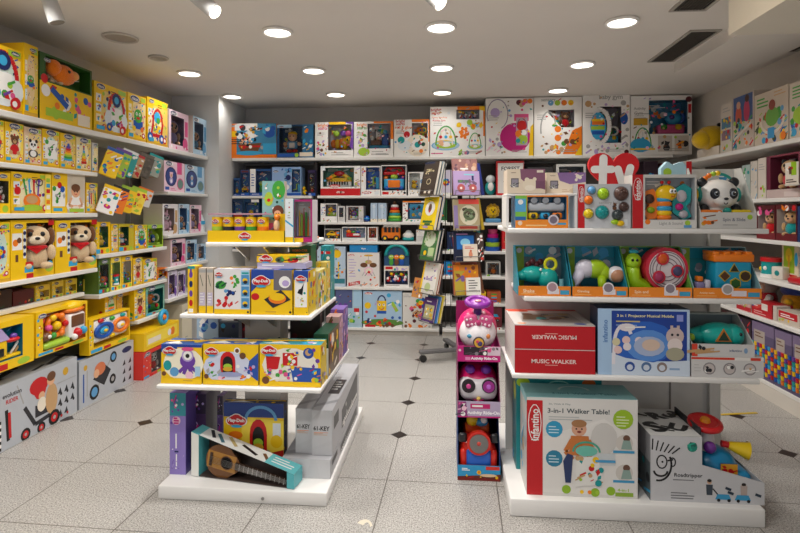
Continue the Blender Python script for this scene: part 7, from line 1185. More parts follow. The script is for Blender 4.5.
def bo3(t, w, h):
    g = G(); g.rbox(-w * .4, w * .4, .03, .38, .01, .2, '#d42a1e', .04, 'plastic', 3); g.rbox(-w * .44, -w * .26, .02, .2, .02, .16, '#d42a1e', .02); g.rbox(w * .26, w * .44, .02, .2, .02, .16, '#d42a1e', .02); g.build('car_body', t)
    g = G(); g.rbox(-w * .3, w * .3, .012, .12, .005, .165, '#1f5fc4', .025, 'plastic', 3); g.build('blue_hood', t)
    g = G(); g.cyl((0, .0, .205), (0, .03, .205), .066, '#d42a1e', n=26); g.cyl((0, -.004, .205), (0, -.0002, .205), .052, '#8f8d8c', n=26, mat='metal'); g.ball((0, -.004, .205), (.012, .006, .012), '#c9453a'); g.build('round_dial', t)
    for sx in (-1, 1): g = G(); g.rbox(sx * .088 - .024, sx * .088 + .024, .01, .04, .2, .255, '#1b1b1f', .018); g.build('mirror', t)
    g = G(); g.ball((-.03, .12, .29), (.035, .03, .035), '#e9c81e'); g.ball((.02, .12, .28), (.04, .03, .025), '#3f9ad0'); g.ball((.035, .1, .3), (.02, .02, .02), 'wh'); g.rbox(-.07, .07, .14, .2, .2, .27, '#d8591c', .02); g.build('steering_toys', t)
ride(zA, zB - .003, 'lowest ride-on toy, red and blue car in red and blue carton', '#6a2a20', .085, ti3, '#1f3f7a', bo3)
def ti2(a): a.r(0, 0, 1, 1, '#b9a8c4').r(.3, .56, .76, .86, '#c21a6a').lines(.34, .78, .72, 1, .1, 'wh', .12).t('Activity Ride-On', .6, .28, .76, '#f6f0f6', hv=.28, bold=.05).poly([(0, 0), (.24, 0), (.2, 1), (0, 1)], '#8a3a78').scat(3, 8, ['pk', 'wh', 'dk', 'pp'], .08, .16, .02, .1, .2, .9).poly([(0, 0), (1, 0), (1, .1), (0, .06)], 'mg')
def shell(t, w, h, zb, zt, pinkc='#e2186e', yo=0):
    g = G(); g.ball((0, .19, (zb + zt) / 2 + .006), (w * .5, .14, (zt - zb) / 2 + .006), pinkc, n=24); g.build('pink_shell', t)
    g = G(); g.ball((0, .14 + yo, (zb + zt) / 2 - .006), (w * .45, .13, (zt - zb) / 2 * .97), '#ebe6ea', n=28); g.build('white_front', t)
def bo2(t, w, h):
    shell(t, w, h, .06, .25, yo=.06)
    g = G(); g.rbox(-w * .46, w * .46, .03, .3, .07, .2, '#e9e4e8', .05, 'plastic', 3); g.build('face_panel', t)
    for sx, c in ((-1, '#2a1a24'), (1, '#a0288a')):
        g = G(); g.cyl((sx * .056, .022, .165), (sx * .056, .034, .165), .038, '#2c2630', n=24); g.cyl((sx * .056, .019, .165), (sx * .056, .0218, .165), .032, c, n=24); g.ball((sx * .056, .019, .165), (.014, .004, .014), '#e04a9a' if sx < 0 else '#c86ad8'); g.build('round_picture', t)
    for sx in (-1, 1): g = G(); g.ball((sx * .045, .08, .245), (.03, .03, .026), '#6a2a9a'); g.build('purple_handle', t)
    g = G(); g.ball((0, .027, .095), (.012, .008, .012), '#e8c46a'); g.tube([(-.03, .028, .09), (0, .024, .082), (.03, .028, .09)], .003, '#c21a6a'); g.build('small_badge', t)
ride(zB, zC - .003, 'middle ride-on toy, white and pink with two round pictures', '#b9a8c4', .088, ti2, '#7a1750', bo2)
def ti1(a): a.r(0, 0, 1, 1, '#c21a78').r(.14, .42, .98, .98, '#2c1f28').r(.7, .42, 1, 1, '#d8c0d0').t('Activity Ride-On', .62, .2, .62, '#f6f0f6', hv=.24, bold=.05).scat(3, 16, ['#8a7f88', 'wh', '#5a4a58', 'pk'], .06, .13, .18, .5, .95, .92).scat(6, 5, ['pp', 'wh', 'mg'], .06, .1, .02, .1, .14, .9).r(.18, .1, .3, .3, '#e08ab8')
def bo1(t, w, h):
    shell(t, w, h, .03, .255)
    g = G()
    for sx in (-1, 1):
        M = Matrix.Translation((sx * .04, .045, .215)) @ Matrix.Diagonal((1.25, 1.2, 1.25, 1)) @ Matrix.Rotation(sx * R(12), 4, 'Y'); g.rbox(-.03, .03, -.012, .014, -.026, .03, '#d0588a', .013, 'plush', 3, M)
        for k in range(5): g.ball((-.018 + (k % 3) * .018, -.0125, -.012 + (k // 3) * .024), (.006, .003, .006), '#f3d6e2', 'plush', 8, M)
    g.ball((0, .03, .21), (.016, .014, .018), '#b83a70', 'plush'); g.build('dotted_bow', t)
    g = G(); g.cyl((0, .0, .105), (0, .02, .105), .032, '#3a2c3a', n=24); g.cyl((0, -.003, .105), (0, -.0002, .105), .026, '#d9a83a', n=24); g.ball((.006, -.004, .1), (.014, .003, .014), '#4a3a6a'); g.ball((-.008, -.004, .112), (.009, .003, .009), '#c8485a'); g.build('round_dial', t)
    g = G(); g.ball((-.05, .03, .135), (.016, .014, .012), '#3f8fb0'); g.build('button', t); g = G(); g.ball((.052, .03, .135), (.014, .014, .014), '#c8783a'); g.build('button', t)
    g = G(); g.tube([(0, .12, .22), (0, .11, .3)], [.026, .022], '#5a2a8a'); g.build('steering_column', t)
    g = G(); Mw = Matrix.Translation((.0, .1, .315)) @ Matrix.Rotation(R(14), 4, 'X'); g.ring((0, 0, 0), .062, .016, '#8a2f9c', 'z', n=24, M=Mw); g.ball((0, 0, 0), (.05, .05, .01), '#8a2f9c', M=Mw); g.ball((0, -.01, .012), (.02, .014, .006), '#e8a8a0', M=Mw); g.build('steering_wheel', t)
ride(zC, zC + .27, 'top ride-on toy, white and pink with dotted bow and purple steering wheel', '#c21a78', .085, ti1, '#8a1a5a', bo1)
# ------------------------------------------------------------------ book spinner
CX_, CYs = .15, 5.42
sp = thing('book_spinner', 'tall wire book spinner on a grey wheeled base', 'book rack', (CX_, CYs, 0))
g = G(); g.cyl((0, 0, .11), (0, 0, 2.02), .025, '#3a3838', mat='metal'); g.build('pole', sp)
for a_ in (200, 290, 20, 110):
    q = R(a_); e = Vector((math.cos(q) * .42, math.sin(q) * .42, 0))
    g = G(); M = Matrix.Rotation(q, 4, 'Z'); g.rbox(.02, .43, -.03, .03, .085, .12, '#6d6b6c', .008, 'paint', 2, M); lg = g.build('base_leg', sp)
    g = G(); g.cyl((e.x * .93, e.y * .93, .05), (e.x * .93, e.y * .93, .085), .012, 'gy', mat='metal'); g.build('caster_stem', lg)
    g = G(); n_ = Vector((-math.sin(q), math.cos(q), 0)); c = e * .93; g.cyl((c.x - n_.x * .014, c.y - n_.y * .014, .036), (c.x + n_.x * .014, c.y + n_.y * .014, .036), .036, '#1c1b1c', n=20); g.build('caster', lg)
KD = {'L': .12, 'F': 0, 'R': 0}; KU = {'L': -.09, 'F': 0, 'R': 0}
FACES = {'L': (-50, .2), 'F': (16, .21), 'R': (88, .2)}
def fr(face, off=0): q = R(FACES[face][0]); n = Vector((math.sin(q), -math.cos(q), 0)); return n, Vector((math.cos(q), math.sin(q), 0)), q
for f in FACES:
    n, u, q = fr(f)
    g = G()
    for s in (-.125, .125): b = n * (.1 + KD[f]) + u * (s + KU[f]); g.cyl((b.x, b.y, .36), (b.x, b.y, 2.0), .004, '#4a4747', mat='metal', n=6)
    for z in (.36, .9, 1.45, 2.0): p0, p1 = n * (.1 + KD[f]) + u * (KU[f] - .125), n * (.1 + KD[f]) + u * (KU[f] + .125); g.cyl((p0.x, p0.y, z), (p1.x, p1.y, z), .004, '#4a4747', mat='metal', n=6)
    g.build('wire_frame', sp)
LV = (.40, .68, 1.01, 1.31, 1.65)
for f in 'LF':
    n, u, q = fr(f)
    for z in LV:
        if f == 'F' and z < .6: continue
        g = G()
        for zz, k in ((z, .24), (z + .05, .255)): p0, p1 = n * (k + KD[f]) + u * (KU[f] - .12), n * (k + KD[f]) + u * (KU[f] + .12); g.cyl((p0.x, p0.y, zz), (p1.x, p1.y, zz), .004, '#8b8886', mat='metal', n=6)
        for s in (-.12, .12): p0, p1 = n * (.1 + KD[f]) + u * (s + KU[f]), n * (.24 + KD[f]) + u * (s + KU[f]); g.cyl((p0.x, p0.y, z), (p1.x, p1.y, z), .004, '#8b8886', mat='metal', n=6); g.cyl((p1.x, p1.y, z), ((n * (.255 + KD[f]) + u * (s + KU[f])).x, (n * (.255 + KD[f]) + u * (s + KU[f])).y, z + .05), .003, '#8b8886', mat='metal', n=6)
        g.build('book_pocket', sp)
def book(f, z, w, h, th, cover, lab, art=None, spine=None, du=0, back=0, tilt=9, grp=None):
    n, u, q = fr(f); d = .228 - back + KD[f]; c = Vector((CX_, CYs, z + .006)) + n * d + u * (du + KU[f]); w *= 1.12 if f == 'L' else 1; tilt = 14 if f == 'L' else tilt
    t = thing('book', lab, 'book', c, q, grp or 'books in the spinner', -R(tilt))
    g = G(); g.box(-w / 2, w / 2, -th / 2 + .002, th / 2 - .002, .003, h - .003, '#e6e0d2'); g.build('pages', t)
    g = G(); g.box(-w / 2 - .002, w / 2 + .002, -th / 2, -th / 2 + .002, 0, h, cover); g.box(-w / 2 - .002, w / 2 + .002, th / 2 - .002, th / 2, 0, h, cover); g.box(-w / 2 - .004, -w / 2, -th / 2, th / 2, 0, h, spine or cover); cv_ = g.build('cover', t)
    if art: a = A(w, h); art(a); a.i.insert(0, ([[(0, 0), (w, 0), (w, h), (0, h)]], cover)); g = G(); a.emit(g, (-w / 2, -th / 2, 0), (1, 0, 0), (0, 0, 1)); g.build('cover_print', cv_)
    return t
book('L', LV[4], .2, .34, .03, '#3d3128', 'dark brown book with cream lettering, top pocket facing left', lambda a: (a.r(0, .94, .7, 1, '#1f2a4a'), a.scat(4, 8, ['#d8c9a0'], .03, .05, .2, .62, .8, .74), a.lines(.2, .78, .8, 2, .05, '#c9b98c', .02), a.arc(.5, .4, .14, .08, .03, '#d8c9a0', 0, 2 * PI), a.r(.3, .05, .45, .12, 'cr'), a.r(.6, .04, .75, .14, 'cr'), a.lines(.15, .55, .8, 1, .05, '#6a5a48')))
book('L', LV[4], .2, .34, .02, '#9aaab0', 'pale grey-blue book behind the dark brown one', back=.04)
book('L', LV[4], .2, .33, .02, '#5c6f78', 'slate book at the back of top left pocket', back=.068)
book('L', LV[3], .2, .33, .03, '#efcf12', 'bright yellow book with white oval and animal picture', lambda a: (a.e(.5, .64, .34, .22, 'wh'), a.e(.5, .66, .12, .13, '#6a4a30'), a.o(.5, .56, .07, '#c8453a'), a.r(.15, .2, .8, .27, '#2f6a3a'), a.r(.3, .13, .7, .19, '#2f6a3a'), a.e(.4, .07, .2, .04, '#b9a4d6'), a.lines(.3, .94, .7, 1, .03, 'gr')))
book('L', LV[3], .2, .33, .03, '#2a3f86', 'dark blue thick book behind bright yellow one', back=.045, spine='#22336e')
book('L', LV[2], .2, .31, .025, '#4a7a44', 'green book with pale blossom tree and yellow figure', lambda a: (a.e(.5, .68, .38, .26, '#cfd8c0'), a.scat(4, 16, ['#e0d8cc', '#a9c08a', '#8fb070'], .04, .08, .15, .45, .9, .9), a.e(.3, .22, .2, .15, '#1f6a4a'), a.o(.3, .22, .11, 'ye'), a.r(.5, .1, .9, .4, '#bcd09a')))
book('L', LV[2], .2, .32, .02, '#26324e', 'navy book behind the green blossom one', back=.042)
book('L', LV[1], .2, .31, .03, '#e6e2da', 'white book with lilac prints and green circle, yellow back edge', lambda a: (a.r(0, 0, .1, 1, 'ye'), a.scat(3, 14, ['lv', 'pp', 'tn', 'og', 'pu'], .03, .06, .15, .45, .95, .95), a.o(.5, .2, .2, '#b9c890'), a.lines(.3, .48, .8, 2, .04, 'pu')), spine='ye')
book('L', LV[1], .19, .3, .02, '#c2452a', 'red-orange book behind the white one with green circle', back=.04)
book('L', LV[1] - .06, .14, .2, .012, '#c98a4a', 'brown and red picture booklet hanging low beside the white book', lambda a: a.scat(5, 14, ['re', 'og', 'wh', 'bl', 'br'], .06, .12), du=-.15, back=-.02)
book('L', LV[0], .17, .24, .012, '#5a3a7a', 'purple booklet with yellow picture in the lowest left pocket', lambda a: (a.r(.12, .1, .88, .7, '#b9b48a'), a.scat(5, 10, ['ye', 'gd', 'br', 'wh'], .06, .12, .2, .15, .8, .6), a.lines(.2, .85, .8, 1, .05, 'wh', .04)))
book('L', LV[0], .18, .26, .012, '#3a78b8', 'blue booklet fanned behind the purple one', back=.022, du=.02)
book('L', LV[0], .18, .27, .012, '#c9b23a', 'yellow-green booklet fanned at the back of lowest pocket', back=.044, du=.04)
book('F', LV[4], .26, .235, .02, '#b49ac8', 'lilac book with tractor-like machine and two lit wheels, top front pocket', lambda a: (a.r(.15, .5, .62, .62, '#5a6a70'), a.scat(6, 12, ['#6a8a5a', '#4a5a4a', '#7a5a7a'], .04, .07, .2, .35, .9, .6), a.r(.7, .6, .78, .8, 'nv'), a.o(.27, .28, .17, '#b8585a'), a.o(.73, .28, .17, '#b8585a'), a.o(.27, .28, .05, '#f6e8e0'), a.o(.73, .28, .05, '#f6e8e0'), a.r(.4, .82, .8, .88, '#8ac8d8')))  # pale wheel centres put light reflections into the cover print
book('F', LV[4] + .0, .25, .36, .02, '#9a6a66', 'brown-pink picture book standing taller behind the lilac one', lambda a: (a.scat(7, 16, ['#c99a7a', '#6a4a58', '#a87a7a', '#d8b8a0'], .05, .1, .05, .6, .95, .98), a.t('bedtime', .5, .72, .4, 'wh') if False else a.lines(.3, .74, .8, 1, .04, 'wh', .04)), back=.034)
book('F', LV[3], .26, .3, .025, '#a89a78', 'picture book with dark green creature in a round frame and red top', lambda a: (a.r(.2, .84, 1, 1, '#d8453a'), a.e(.58, .48, .36, .33, '#d0c8b0'), a.e(.6, .5, .24, .2, '#5a6a4a'), a.scat(8, 12, ['#3a4a3a', '#8a9a7a', '#4a3a30'], .04, .09, .35, .3, .85, .7), a.r(0, .05, .16, .8, '#8a7aa8'), a.r(.2, .03, .9, .12, '#a8433a')))
book('F', LV[2], .25, .28, .02, '#1c2440', 'dark navy book with glowing blue picture', lambda a: (a.r(.1, .4, .8, .88, '#1f6ab8'), a.e(.45, .64, .2, .14, '#8fd0f0'), a.lines(.1, .95, .8, 1, .05, '#b98ac8', .04)))
book('F', LV[2], .14, .165, .012, '#e3d6c6', 'small cream book with red figure in front of the navy one', lambda a: (a.lines(.1, .85, .8, 2, .08, '#c8453a', .04), a.e(.5, .38, .14, .2, '#d88a6a'), a.o(.52, .6, .08, '#c86a4a')), du=.03, back=-.024)
book('F', LV[2], .07, .27, .015, '#4a3a34', 'narrow black, red and white patterned book at right of the cream one', lambda a: a.scat(5, 20, ['wh', 'bk', '#c8453a', 'wh'], .12, .22), du=.13, back=-.02)
book('F', LV[1], .24, .29, .02, '#d8842a', 'orange picture book behind the pink ride-on wheel', lambda a: (a.r(0, 0, .4, .8, '#b9a43a'), a.scat(6, 12, ['og', '#8a4a2a', '#7a5aa0', 'ye'], .05, .12, .05, .5, .95, .95)))
book('F', LV[1], .14, .17, .012, '#e9e6e0', 'small white book with black handwritten text, low front pocket', lambda a: a.lines(.15, .85, .85, 5, .14, '#3a3636', .05), du=.06, back=-.024)
book('F', LV[1], .24, .33, .02, '#9a4a3a', 'rust picture book at the back of low front pocket', lambda a: a.scat(9, 14, ['#6a3a5a', 'og', '#c8a07a'], .06, .12), back=.036)
for k, (z, c, lab) in enumerate(((LV[4], '#2b3a8a', 'blue-spined book in the top pocket facing right'), (LV[3], '#c9a82a', 'yellow and black edged book in the upper right pocket'), (LV[2], '#3f8f8a', 'teal-edged book in the middle pocket facing right'), (LV[1], '#7a4a30', 'brown book in the low pocket facing right'))):
    book('R', z, .2, .32, .03, c, lab, lambda a: a.scat(k, 8, ['ye', 'wh', 'og'], .06, .12), spine=c); book('R', z, .2, .31, .02, ['#c87a3a', '#3a2f28', '#b9c23a', '#3a4a6a'][k], ['orange', 'black', 'lime', 'slate'][k] + ' thin book behind it in the right-facing pocket, ' + ['top', 'upper', 'middle', 'low'][k] + ' level', back=.036)
# ------------------------------------------------------------------ right wall
gq = 'jungle activity boxes on the right top shelf'; Z = RZ['t'] + .001
def rb(pl, pr, pt, Z, lab, col, art=None, d=.2, X=2.58, win=None, inner='mr', toys=(), grp=gq, nm='toy_box', film=False, side=None, hmax=None, cat='toy box'):
    p, rz, w, h = onR(pl, pr, pt, Z, d, X); h = min(h, hmax) if hmax else h; a = A(w, h); art and art(a)
    return pack(nm, lab, p, rz, w, h, d, six(col, side or col), a, win=win, inner=inner, toys=toys, group=grp, film=film, cat=cat)
jung = ['og', 'gr', 'bl', 'lg', 'te', 'ye', 're', 'cy']
rb(720.5, 732, 104, Z, 'narrow white box with column of small pictures, first on the right top shelf', '#cfc6ba', lambda a: (a.lines(.2, .92, .9, 2, .06, 'gy'), a.r(.1, .5, .9, .72, '#4a7a9a'), a.r(.1, .26, .9, .46, '#8a6a7a'), a.scat(3, 24, jung, .05, .1, .1, .05, .9, .7)))
rb(732.5, 754, 94, Z, 'box with dark blue picture of two children above jungle toys', '#c4b8ac', lambda a: (a.r(.05, .5, .95, .98, '#35548a'), a.e(.3, .62, .15, .2, '#c8553a'), a.o(.3, .82, .1, '#c99a80'), a.e(.68, .68, .14, .2, '#b8345a'), a.o(.7, .9, .1, '#4a2c20'), a.scat(4, 44, jung + ['#3a2a24', 'cr'], .03, .08, .05, .05, .95, .55), a.l([(.1, .2), (.9, .45)], .07, '#d8d0c6')))
rb(754.5, 788.5, 90, Z, 'box with green palm gym and bowl picture on the right top shelf', '#cdbfae', lambda a: (a.lines(.08, .9, .45, 3, .07, 'gr', .03), a.scat(5, 50, jung + ['#3a4a2a', 'mb'], .03, .08, .03, .04, .97, .62), a.e(.55, .5, .2, .18, '#6aa844'), a.o(.55, .72, .1, '#8a3a2a'), a.arc(.55, .45, .34, .25, .06, '#ddd4c6', PI, 2 * PI), a.r(.42, .1, .62, .3, '#3a9ad0'), a.lines(.6, .95, .95, 2, .06, 'tn')))
rb(789.5, 830, 77, Z, 'largest white box cut by the right edge, nearest on the right top shelf', '#d2c6b6', lambda a: (a.lines(.08, .92, .5, 4, .06, 'gr', .025), a.scat(6, 50, jung, .03, .07, .02, .05, .95, .6), a.e(.3, .4, .2, .16, 'lg')))
# plush on the far end
p, rz, w, h = onR(697, 719, 148, Z, .16, 2.6); small('toy_carton', 'low white carton under the yellow plush, far end of the right top shelf', p, rz, w, h, .16, '#ddd3c6')
def plush(nm, lab, loc, f, grp=None, cat='plush toy'): t = thing(nm, lab, cat, loc, 0, grp); f(t); return t
def yl_(t): 
    g = G(); g.ball((0, 0, .0), (.15, .13, .12), '#dcb416', 'plush', 20); g.ball((-.1, -.02, -.02), (.09, .1, .09), '#dcb416', 'plush', 16); g.build('body', t); g = G(); g.ball((.08, .0, .13), (.03, .025, .02), '#26221c', 'plush'); g.build('dark_tip', t)
    g = G(); g.ball((.17, .02, -.01), (.07, .07, .05), '#5a1c22', 'plush'); g.build('dark_red_tail', t)
zc = p[2] + h
plush('yellow_plush', 'round yellow plush lying on a white carton at the corner of the top shelf', (2.63, 5.52, zc + .1), yl_)
def or_(t): g = G(); g.ball((0, 0, .1), (.13, .32, .1), '#b8691c', 'plush', 20); g.ball((0, .26, .09), (.1, .12, .09), '#a35a18', 'plush'); g.build('body', t); g = G(); g.ball((-.02, .36, .05), (.05, .06, .05), '#2a201a', 'plush'); g.build('dark_nose', t)
plush('orange_plush', 'long orange plush animal lying under the right top shelf', (2.72, 5.27, RZ['a'] + .002), or_)
# second shelf
gw = 'boxes on the second right shelf'; Z = RZ['a'] + .001
rb(742, 750, 165, Z, 'narrow teal and white box on second right shelf beside the orange plush', '#a9bcb8', lambda a: a.scat(4, 10, ['te', 'wh', 'gr', 'gy'], .08, .15), grp=gw)
rb(750.5, 757.5, 161, Z, 'narrow white box with grey prints on the second right shelf', '#d2cac0', lambda a: a.scat(5, 10, ['cy', 'gy', 'tn', 'lgy'], .08, .15), grp=gw)
rb(758, 766, 158, Z, 'white slim carton left of the plush doll box', '#d9cfc4', lambda a: a.lines(.1, .85, .9, 3, .06, 'gy').scat(6, 5, ['re', 'og', 'lg'], .08, .14, .2, .05, .9, .3), grp=gw)
rb(766.5, 800, 154, Z, 'pink and maroon box with dark haired plush doll in red dress', '#8a3a4e', lambda a: (a.r(0, 0, 1, .2, '#c9b4b0'), a.r(.0, .2, .1, 1, '#6a2a40'), a.r(.55, .03, .95, .14, '#d8c8c4')), win=(.12, .2, .96, .96), inner='#6a2a3e', toys=[('plush_doll', 'plushred', .45, .95)], grp=gw, nm='plush_box', side='#a58c90')
p = at(793, 183, X=2.5); t = thing('price_sign', 'white price card with green top hanging over the plush doll box', 'price sign', (2.53, at(792, 0, X=2.53).y, at(792, 184, X=2.53).z), -PI / 2)
g = G(); g.box(-.075, .075, -.002, .002, 0, .16, '#e3dacd'); a = A(.15, .16); a.r(.45, .4, .85, 1, '#9ac81e').r(.3, .45, .5, .8, '#6a4a3a').lines(.08, .22, .9, 2, .1, '#4a2c26', .05).o(.2, .7, .1, 'wh').scat(4, 5, ['re', 'og', 'dk'], .04, .08, .2, .4, .6, .8); a.emit(g, (-.075, -.002, 0), (1, 0, 0), (0, 0, 1)); g.build('card', t); g = G(); g.box(-.08, .08, -.003, .004, -.012, .0, '#cfc8bd'); g.box(-.012, .012, .004, .03, -.012, -.004, '#cfc8bd'); g.build('holder', t)
# third shelf: pair of plush dolls
gx = 'boxes on the third right shelf'; Z = RZ['b'] + .001
rb(756.5, 775, 205, Z, 'brown-red box holding a dark-haired plush doll with red skirt', '#5a1f24', lambda a: a.r(0, 0, 1, .2, '#7a2a30').scat(3, 6, ['pk', 'lv', 'wh'], .05, .1, .0, .75, .95, .98), win=(.08, .12, .95, .84), inner='#b9a8a8', toys=[('plush_doll', 'plushred', .5, .98)], grp=gx, nm='plush_box')
rb(775.5, 797, 204, Z, 'brown-red box holding a dark-haired plush doll in teal', '#5a1f24', lambda a: a.r(0, 0, 1, .2, '#6a2228').scat(4, 6, ['re', 'og', 'wh'], .05, .1, .3, .8, .98, .98), win=(.06, .12, .95, .86), inner='#c9bcb4', toys=[('plush_doll', 'plushblue', .45, .98)], grp=gx, nm='plush_box')
rb(797.5, 830, 206, Z, 'dark blue box at the right picture edge, third right shelf', '#243a6a', grp=gx, hmax=.28)
p = at(779, 0, X=2.56); t = thing('toy_carton', 'small white tray with yellow tops in front of the plush pair boxes', 'toy box', (2.562, at(780, 0, X=2.56).y, 1.19), -PI / 2) if False else None
# fourth shelf
gz = 'bright toys on the fourth right shelf'; Z = RZ['c'] + .001
q = at(769.5, 0, X=2.66); solo('toy_drum', 'teal and red toy drum on the fourth right shelf', (2.68, q.y, Z), -PI / 2, 'drumtoy', .19, group=gz)
g = G(); g.rbox(-.05, .05, -.05, .05, 0, .1, '#dcd4ca', .008); g.ball((0, -.05, .05), (.022, .006, .022), '#1f8a8a'); g.ball((-.05, 0, .05), (.006, .02, .02), '#c9862a'); o = g.build('toy_cube'); o.location = (2.67, at(782, 0, X=2.67).y, Z); o.rotation_euler = (0, 0, -PI / 2 + .3); tag(o, 'white toy cube with teal dot beside the toy drum', 'toy', gz)
rb(782, 799, 240, Z, 'yellow and green box with giraffe picture and red lip', '#d9c8b0', lambda a: (a.r(.1, .2, .75, .98, '#8fb01e'), a.e(.42, .7, .2, .2, '#d8b81e'), a.r(.36, .2, .48, .7, '#c9961e'), a.r(.0, .0, .9, .16, 're'), a.lines(.1, .1, .8, 1, .05, 'wh', .04), a.e(.85, .6, .1, .2, 'cy')), grp=gz, X=2.7, hmax=.28)
rb(799.5, 830, 236, Z, 'white and blue box at the right picture edge, fourth right shelf', '#cfd0d0', lambda a: a.scat(6, 18, jung, .06, .1), grp=gz, X=2.7, hmax=.28)
q = at(757, 0, X=2.7); solo('small_toy', 'small dark toy with white dots at the far end of fourth right shelf', (2.72, at(741, 0, X=2.7).y, Z), -PI / 2, 'cowcar', .12, group=gz)
# fifth shelf
gf = 'red and white boxes on the fifth right shelf'; Z = RZ['d'] + .001
def fp(a, seed=1): a.r(0, 0, 1, 1, '#c01c28'); a.r(.5, .5, .8, .98, '#e0d8d2'); a.e(.27, .72, .2, .18, '#d8453a'); a.lines(.1, .74, .42, 1, .1, 'wh', .06); a.lines(.1, .35, .75, 2, .16, '#e8b4b0', .06); a.r(.0, .6, .1, .9, '#3a4a8a')
rb(736.5, 751, 301, Z, 'low red and white box with green picture, far end of fifth right shelf', '#c9a09a', lambda a: (a.r(.0, 0, 1, .45, '#b8202c'), a.scat(3, 10, ['gr', 'lg', 'wh', 'ye'], .07, .13, .1, .4, .9, .95)), grp=gf, d=.12)
rb(752, 772, 303, Z, 'open red box with grey-haired plush, fifth right shelf', '#c01c28', fp, grp=gf, d=.16)
def mk_(t, c=('#a9a29c', '#e3dcd6', '#b01e2a')):
    g = G(); g.ball((0, 0, .2), (.075, .07, .07), c[0], 'plush', 16); g.build('head', t); g = G(); g.ball((-.05, -.0, .2), (.045, .05, .05), '#d8b8a4', 'plush'); g.build('face', t); g = G(); g.ball((0, 0, .09), (.07, .075, .09), c[2], 'plush'); g.build('body', t)
    for s in (-1, 1): g = G(); g.tube([(-.02, s * .06, .12), (-.07, s * .09, .07), (-.09, s * .07, .03)], [.03, .028, .03], c[1], 'plush'); g.build('arm', t)
plush('plush_toy', 'grey-haired plush with white arms sitting behind the red box', (2.82, at(766, 0, X=2.8).y, Z), mk_)
rb(773, 777, 306, Z, 'slim red and white pack between plush and yellow bird box', '#c9bcb4', grp=gf, d=.1)
rb(777.5, 800, 312, Z, 'open white and red box with yellow and blue plush bird', '#c8bcae', lambda a: (a.r(.05, .42, .9, .95, '#c01c28'), a.lines(.15, .75, .8, 2, .15, 'wh', .07), a.scat(4, 6, ['ye', 'lg', 'tn'], .07, .12, .05, .05, .6, .35)), grp=gf, d=.16)
def bird(t): g = G(); g.ball((0, 0, .1), (.08, .1, .1), '#d8981c', 'plush', 16); g.build('body', t); g = G(); g.ball((0, .02, .2), (.07, .1, .05), '#3a4f9a', 'plush', 14); g.build('blue_hood', t); g = G(); g.ball((-.07, -.05, .12), (.03, .04, .03), '#e4b41e', 'plush'); g.build('beak', t)
plush('plush_toy', 'yellow plush bird with blue hood behind white and red box', (2.85, at(792, 0, X=2.84).y, Z), bird)
g = G(); g.rbox(-.16, .16, -.06, .06, 0, .05, '#c01c28', .02); g.ball((.02, 0, .06), (.05, .04, .03), 'ye'); g.rbox(.06, .13, -.065, .06, .01, .06, '#3a3a7a', .01); o = g.build('red_toy'); o.location = (2.65, 3.86, RZ['c'] + .001) if False else (2.63, at(800, 0, X=2.63).y - .1, RZ['c'] + .001); o.rotation_euler = (0, 0, -PI / 2); tag(o, 'flat red toy with yellow knob on the fourth right shelf at picture edge', 'toy', gz)
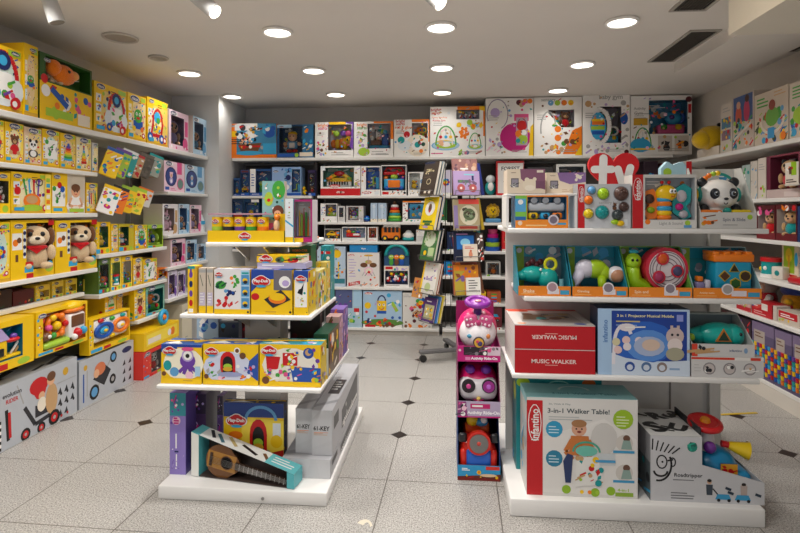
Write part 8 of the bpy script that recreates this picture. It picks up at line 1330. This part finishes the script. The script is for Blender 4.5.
# bottom: bins of stacking cups
gs = 'clear packs of rainbow stacking blocks on the low right shelf'; Z = RZ['e'] + .001
def cups(pl, pr, pt, seed, lab, top):
    p, rz, w, h = onR(pl, pr, pt, Z, .24, 2.56); h = min(h, .44); a = A(w, h); a.r(0, .8, 1, 1, '#7a6a8a').r(.1, .62, .6, .86, '#b0a49c').lines(.15, .82, .55, 2, .06, 'br', .02)
    rd = random.Random(seed); n = max(3, int(w / .035)); rows = [['re', 'ye', 'bl', 'cy', 'og', 'gr', 'pu', 'te'][(i * 3 + seed) % 8] for i in range(9)]
    t = pack('block_pack', lab, p, rz, w, h, .24, six('#5f5374', '#6a5e80'), a, group=gs, cat='toy pack')
    for r_ in range(7):
        g = G()
        for i in range(n):
            x = -w / 2 + (i + .5) * w / n; z = .03 + r_ * h * .082; c = ['re', 'ye', 'bl', 'cy', 'og', 'te', 'ye', 'pu'][(r_ * 2 + i + seed) % 8]
            g.cyl((x, -.118, z), (x, -.118, z + h * .07), w / n * .36, c, w / n * .44, n=8)
        o = g.build('row_of_cups', t); o['kind'] = 'stuff'
cups(752, 774, 322, 1, 'first clear pack of rainbow stacking cups, beside the whale box', 1); cups(774.5, 792, 332, 2, 'second clear pack of rainbow stacking cups with cream label', 2); cups(792.5, 815, 338, 3, 'pack of cups and blocks at the picture edge on the low right shelf', 3)
rb(736, 751, 318, Z, 'dark printed box at far end of the low right shelf', '#3a2a34', lambda a: a.scat(4, 18, ['re', 'og', 'wh', 'pu'], .05, .1), grp='boxes at far end of the low right shelf')
rb(722, 735, 312, Z, 'dark red printed box deepest on the low right shelf', '#5a2a30', lambda a: a.scat(5, 16, ['og', 'wh', 'ye'], .05, .1), grp='boxes at far end of the low right shelf')
# ------------------------------------------------------------------ camera, ambient light, exposure
cam = bpy.data.cameras.new('camera'); co = bpy.data.objects.new('camera', cam); COL.objects.link(co); sc.camera = co
cam.sensor_width = 36; cam.lens = F / 800 * 36; cam.clip_start = .05
co.location = (0, 0, EYE); co.rotation_euler = (PI / 2, 0, YAW); cam.shift_y = -(266.5 - HOR) / 800
w = bpy.data.worlds.new('world'); sc.world = w; w.use_nodes = True
w.node_tree.nodes['Background'].inputs[0].default_value = (.9, .93, 1, 1); w.node_tree.nodes['Background'].inputs[1].default_value = .5
vs = sc.view_settings; vs.view_transform = 'Standard'; vs.look = 'None'; vs.exposure = 0; vs.gamma = 1; vs.use_curve_mapping = False
sc.cycles.use_denoising = True; sc.cycles.max_bounces = 8; sc.cycles.transparent_max_bounces = 16; sc.cycles.caustics_reflective = False; sc.cycles.caustics_refractive = False; sc.cycles.sample_clamp_indirect = 4
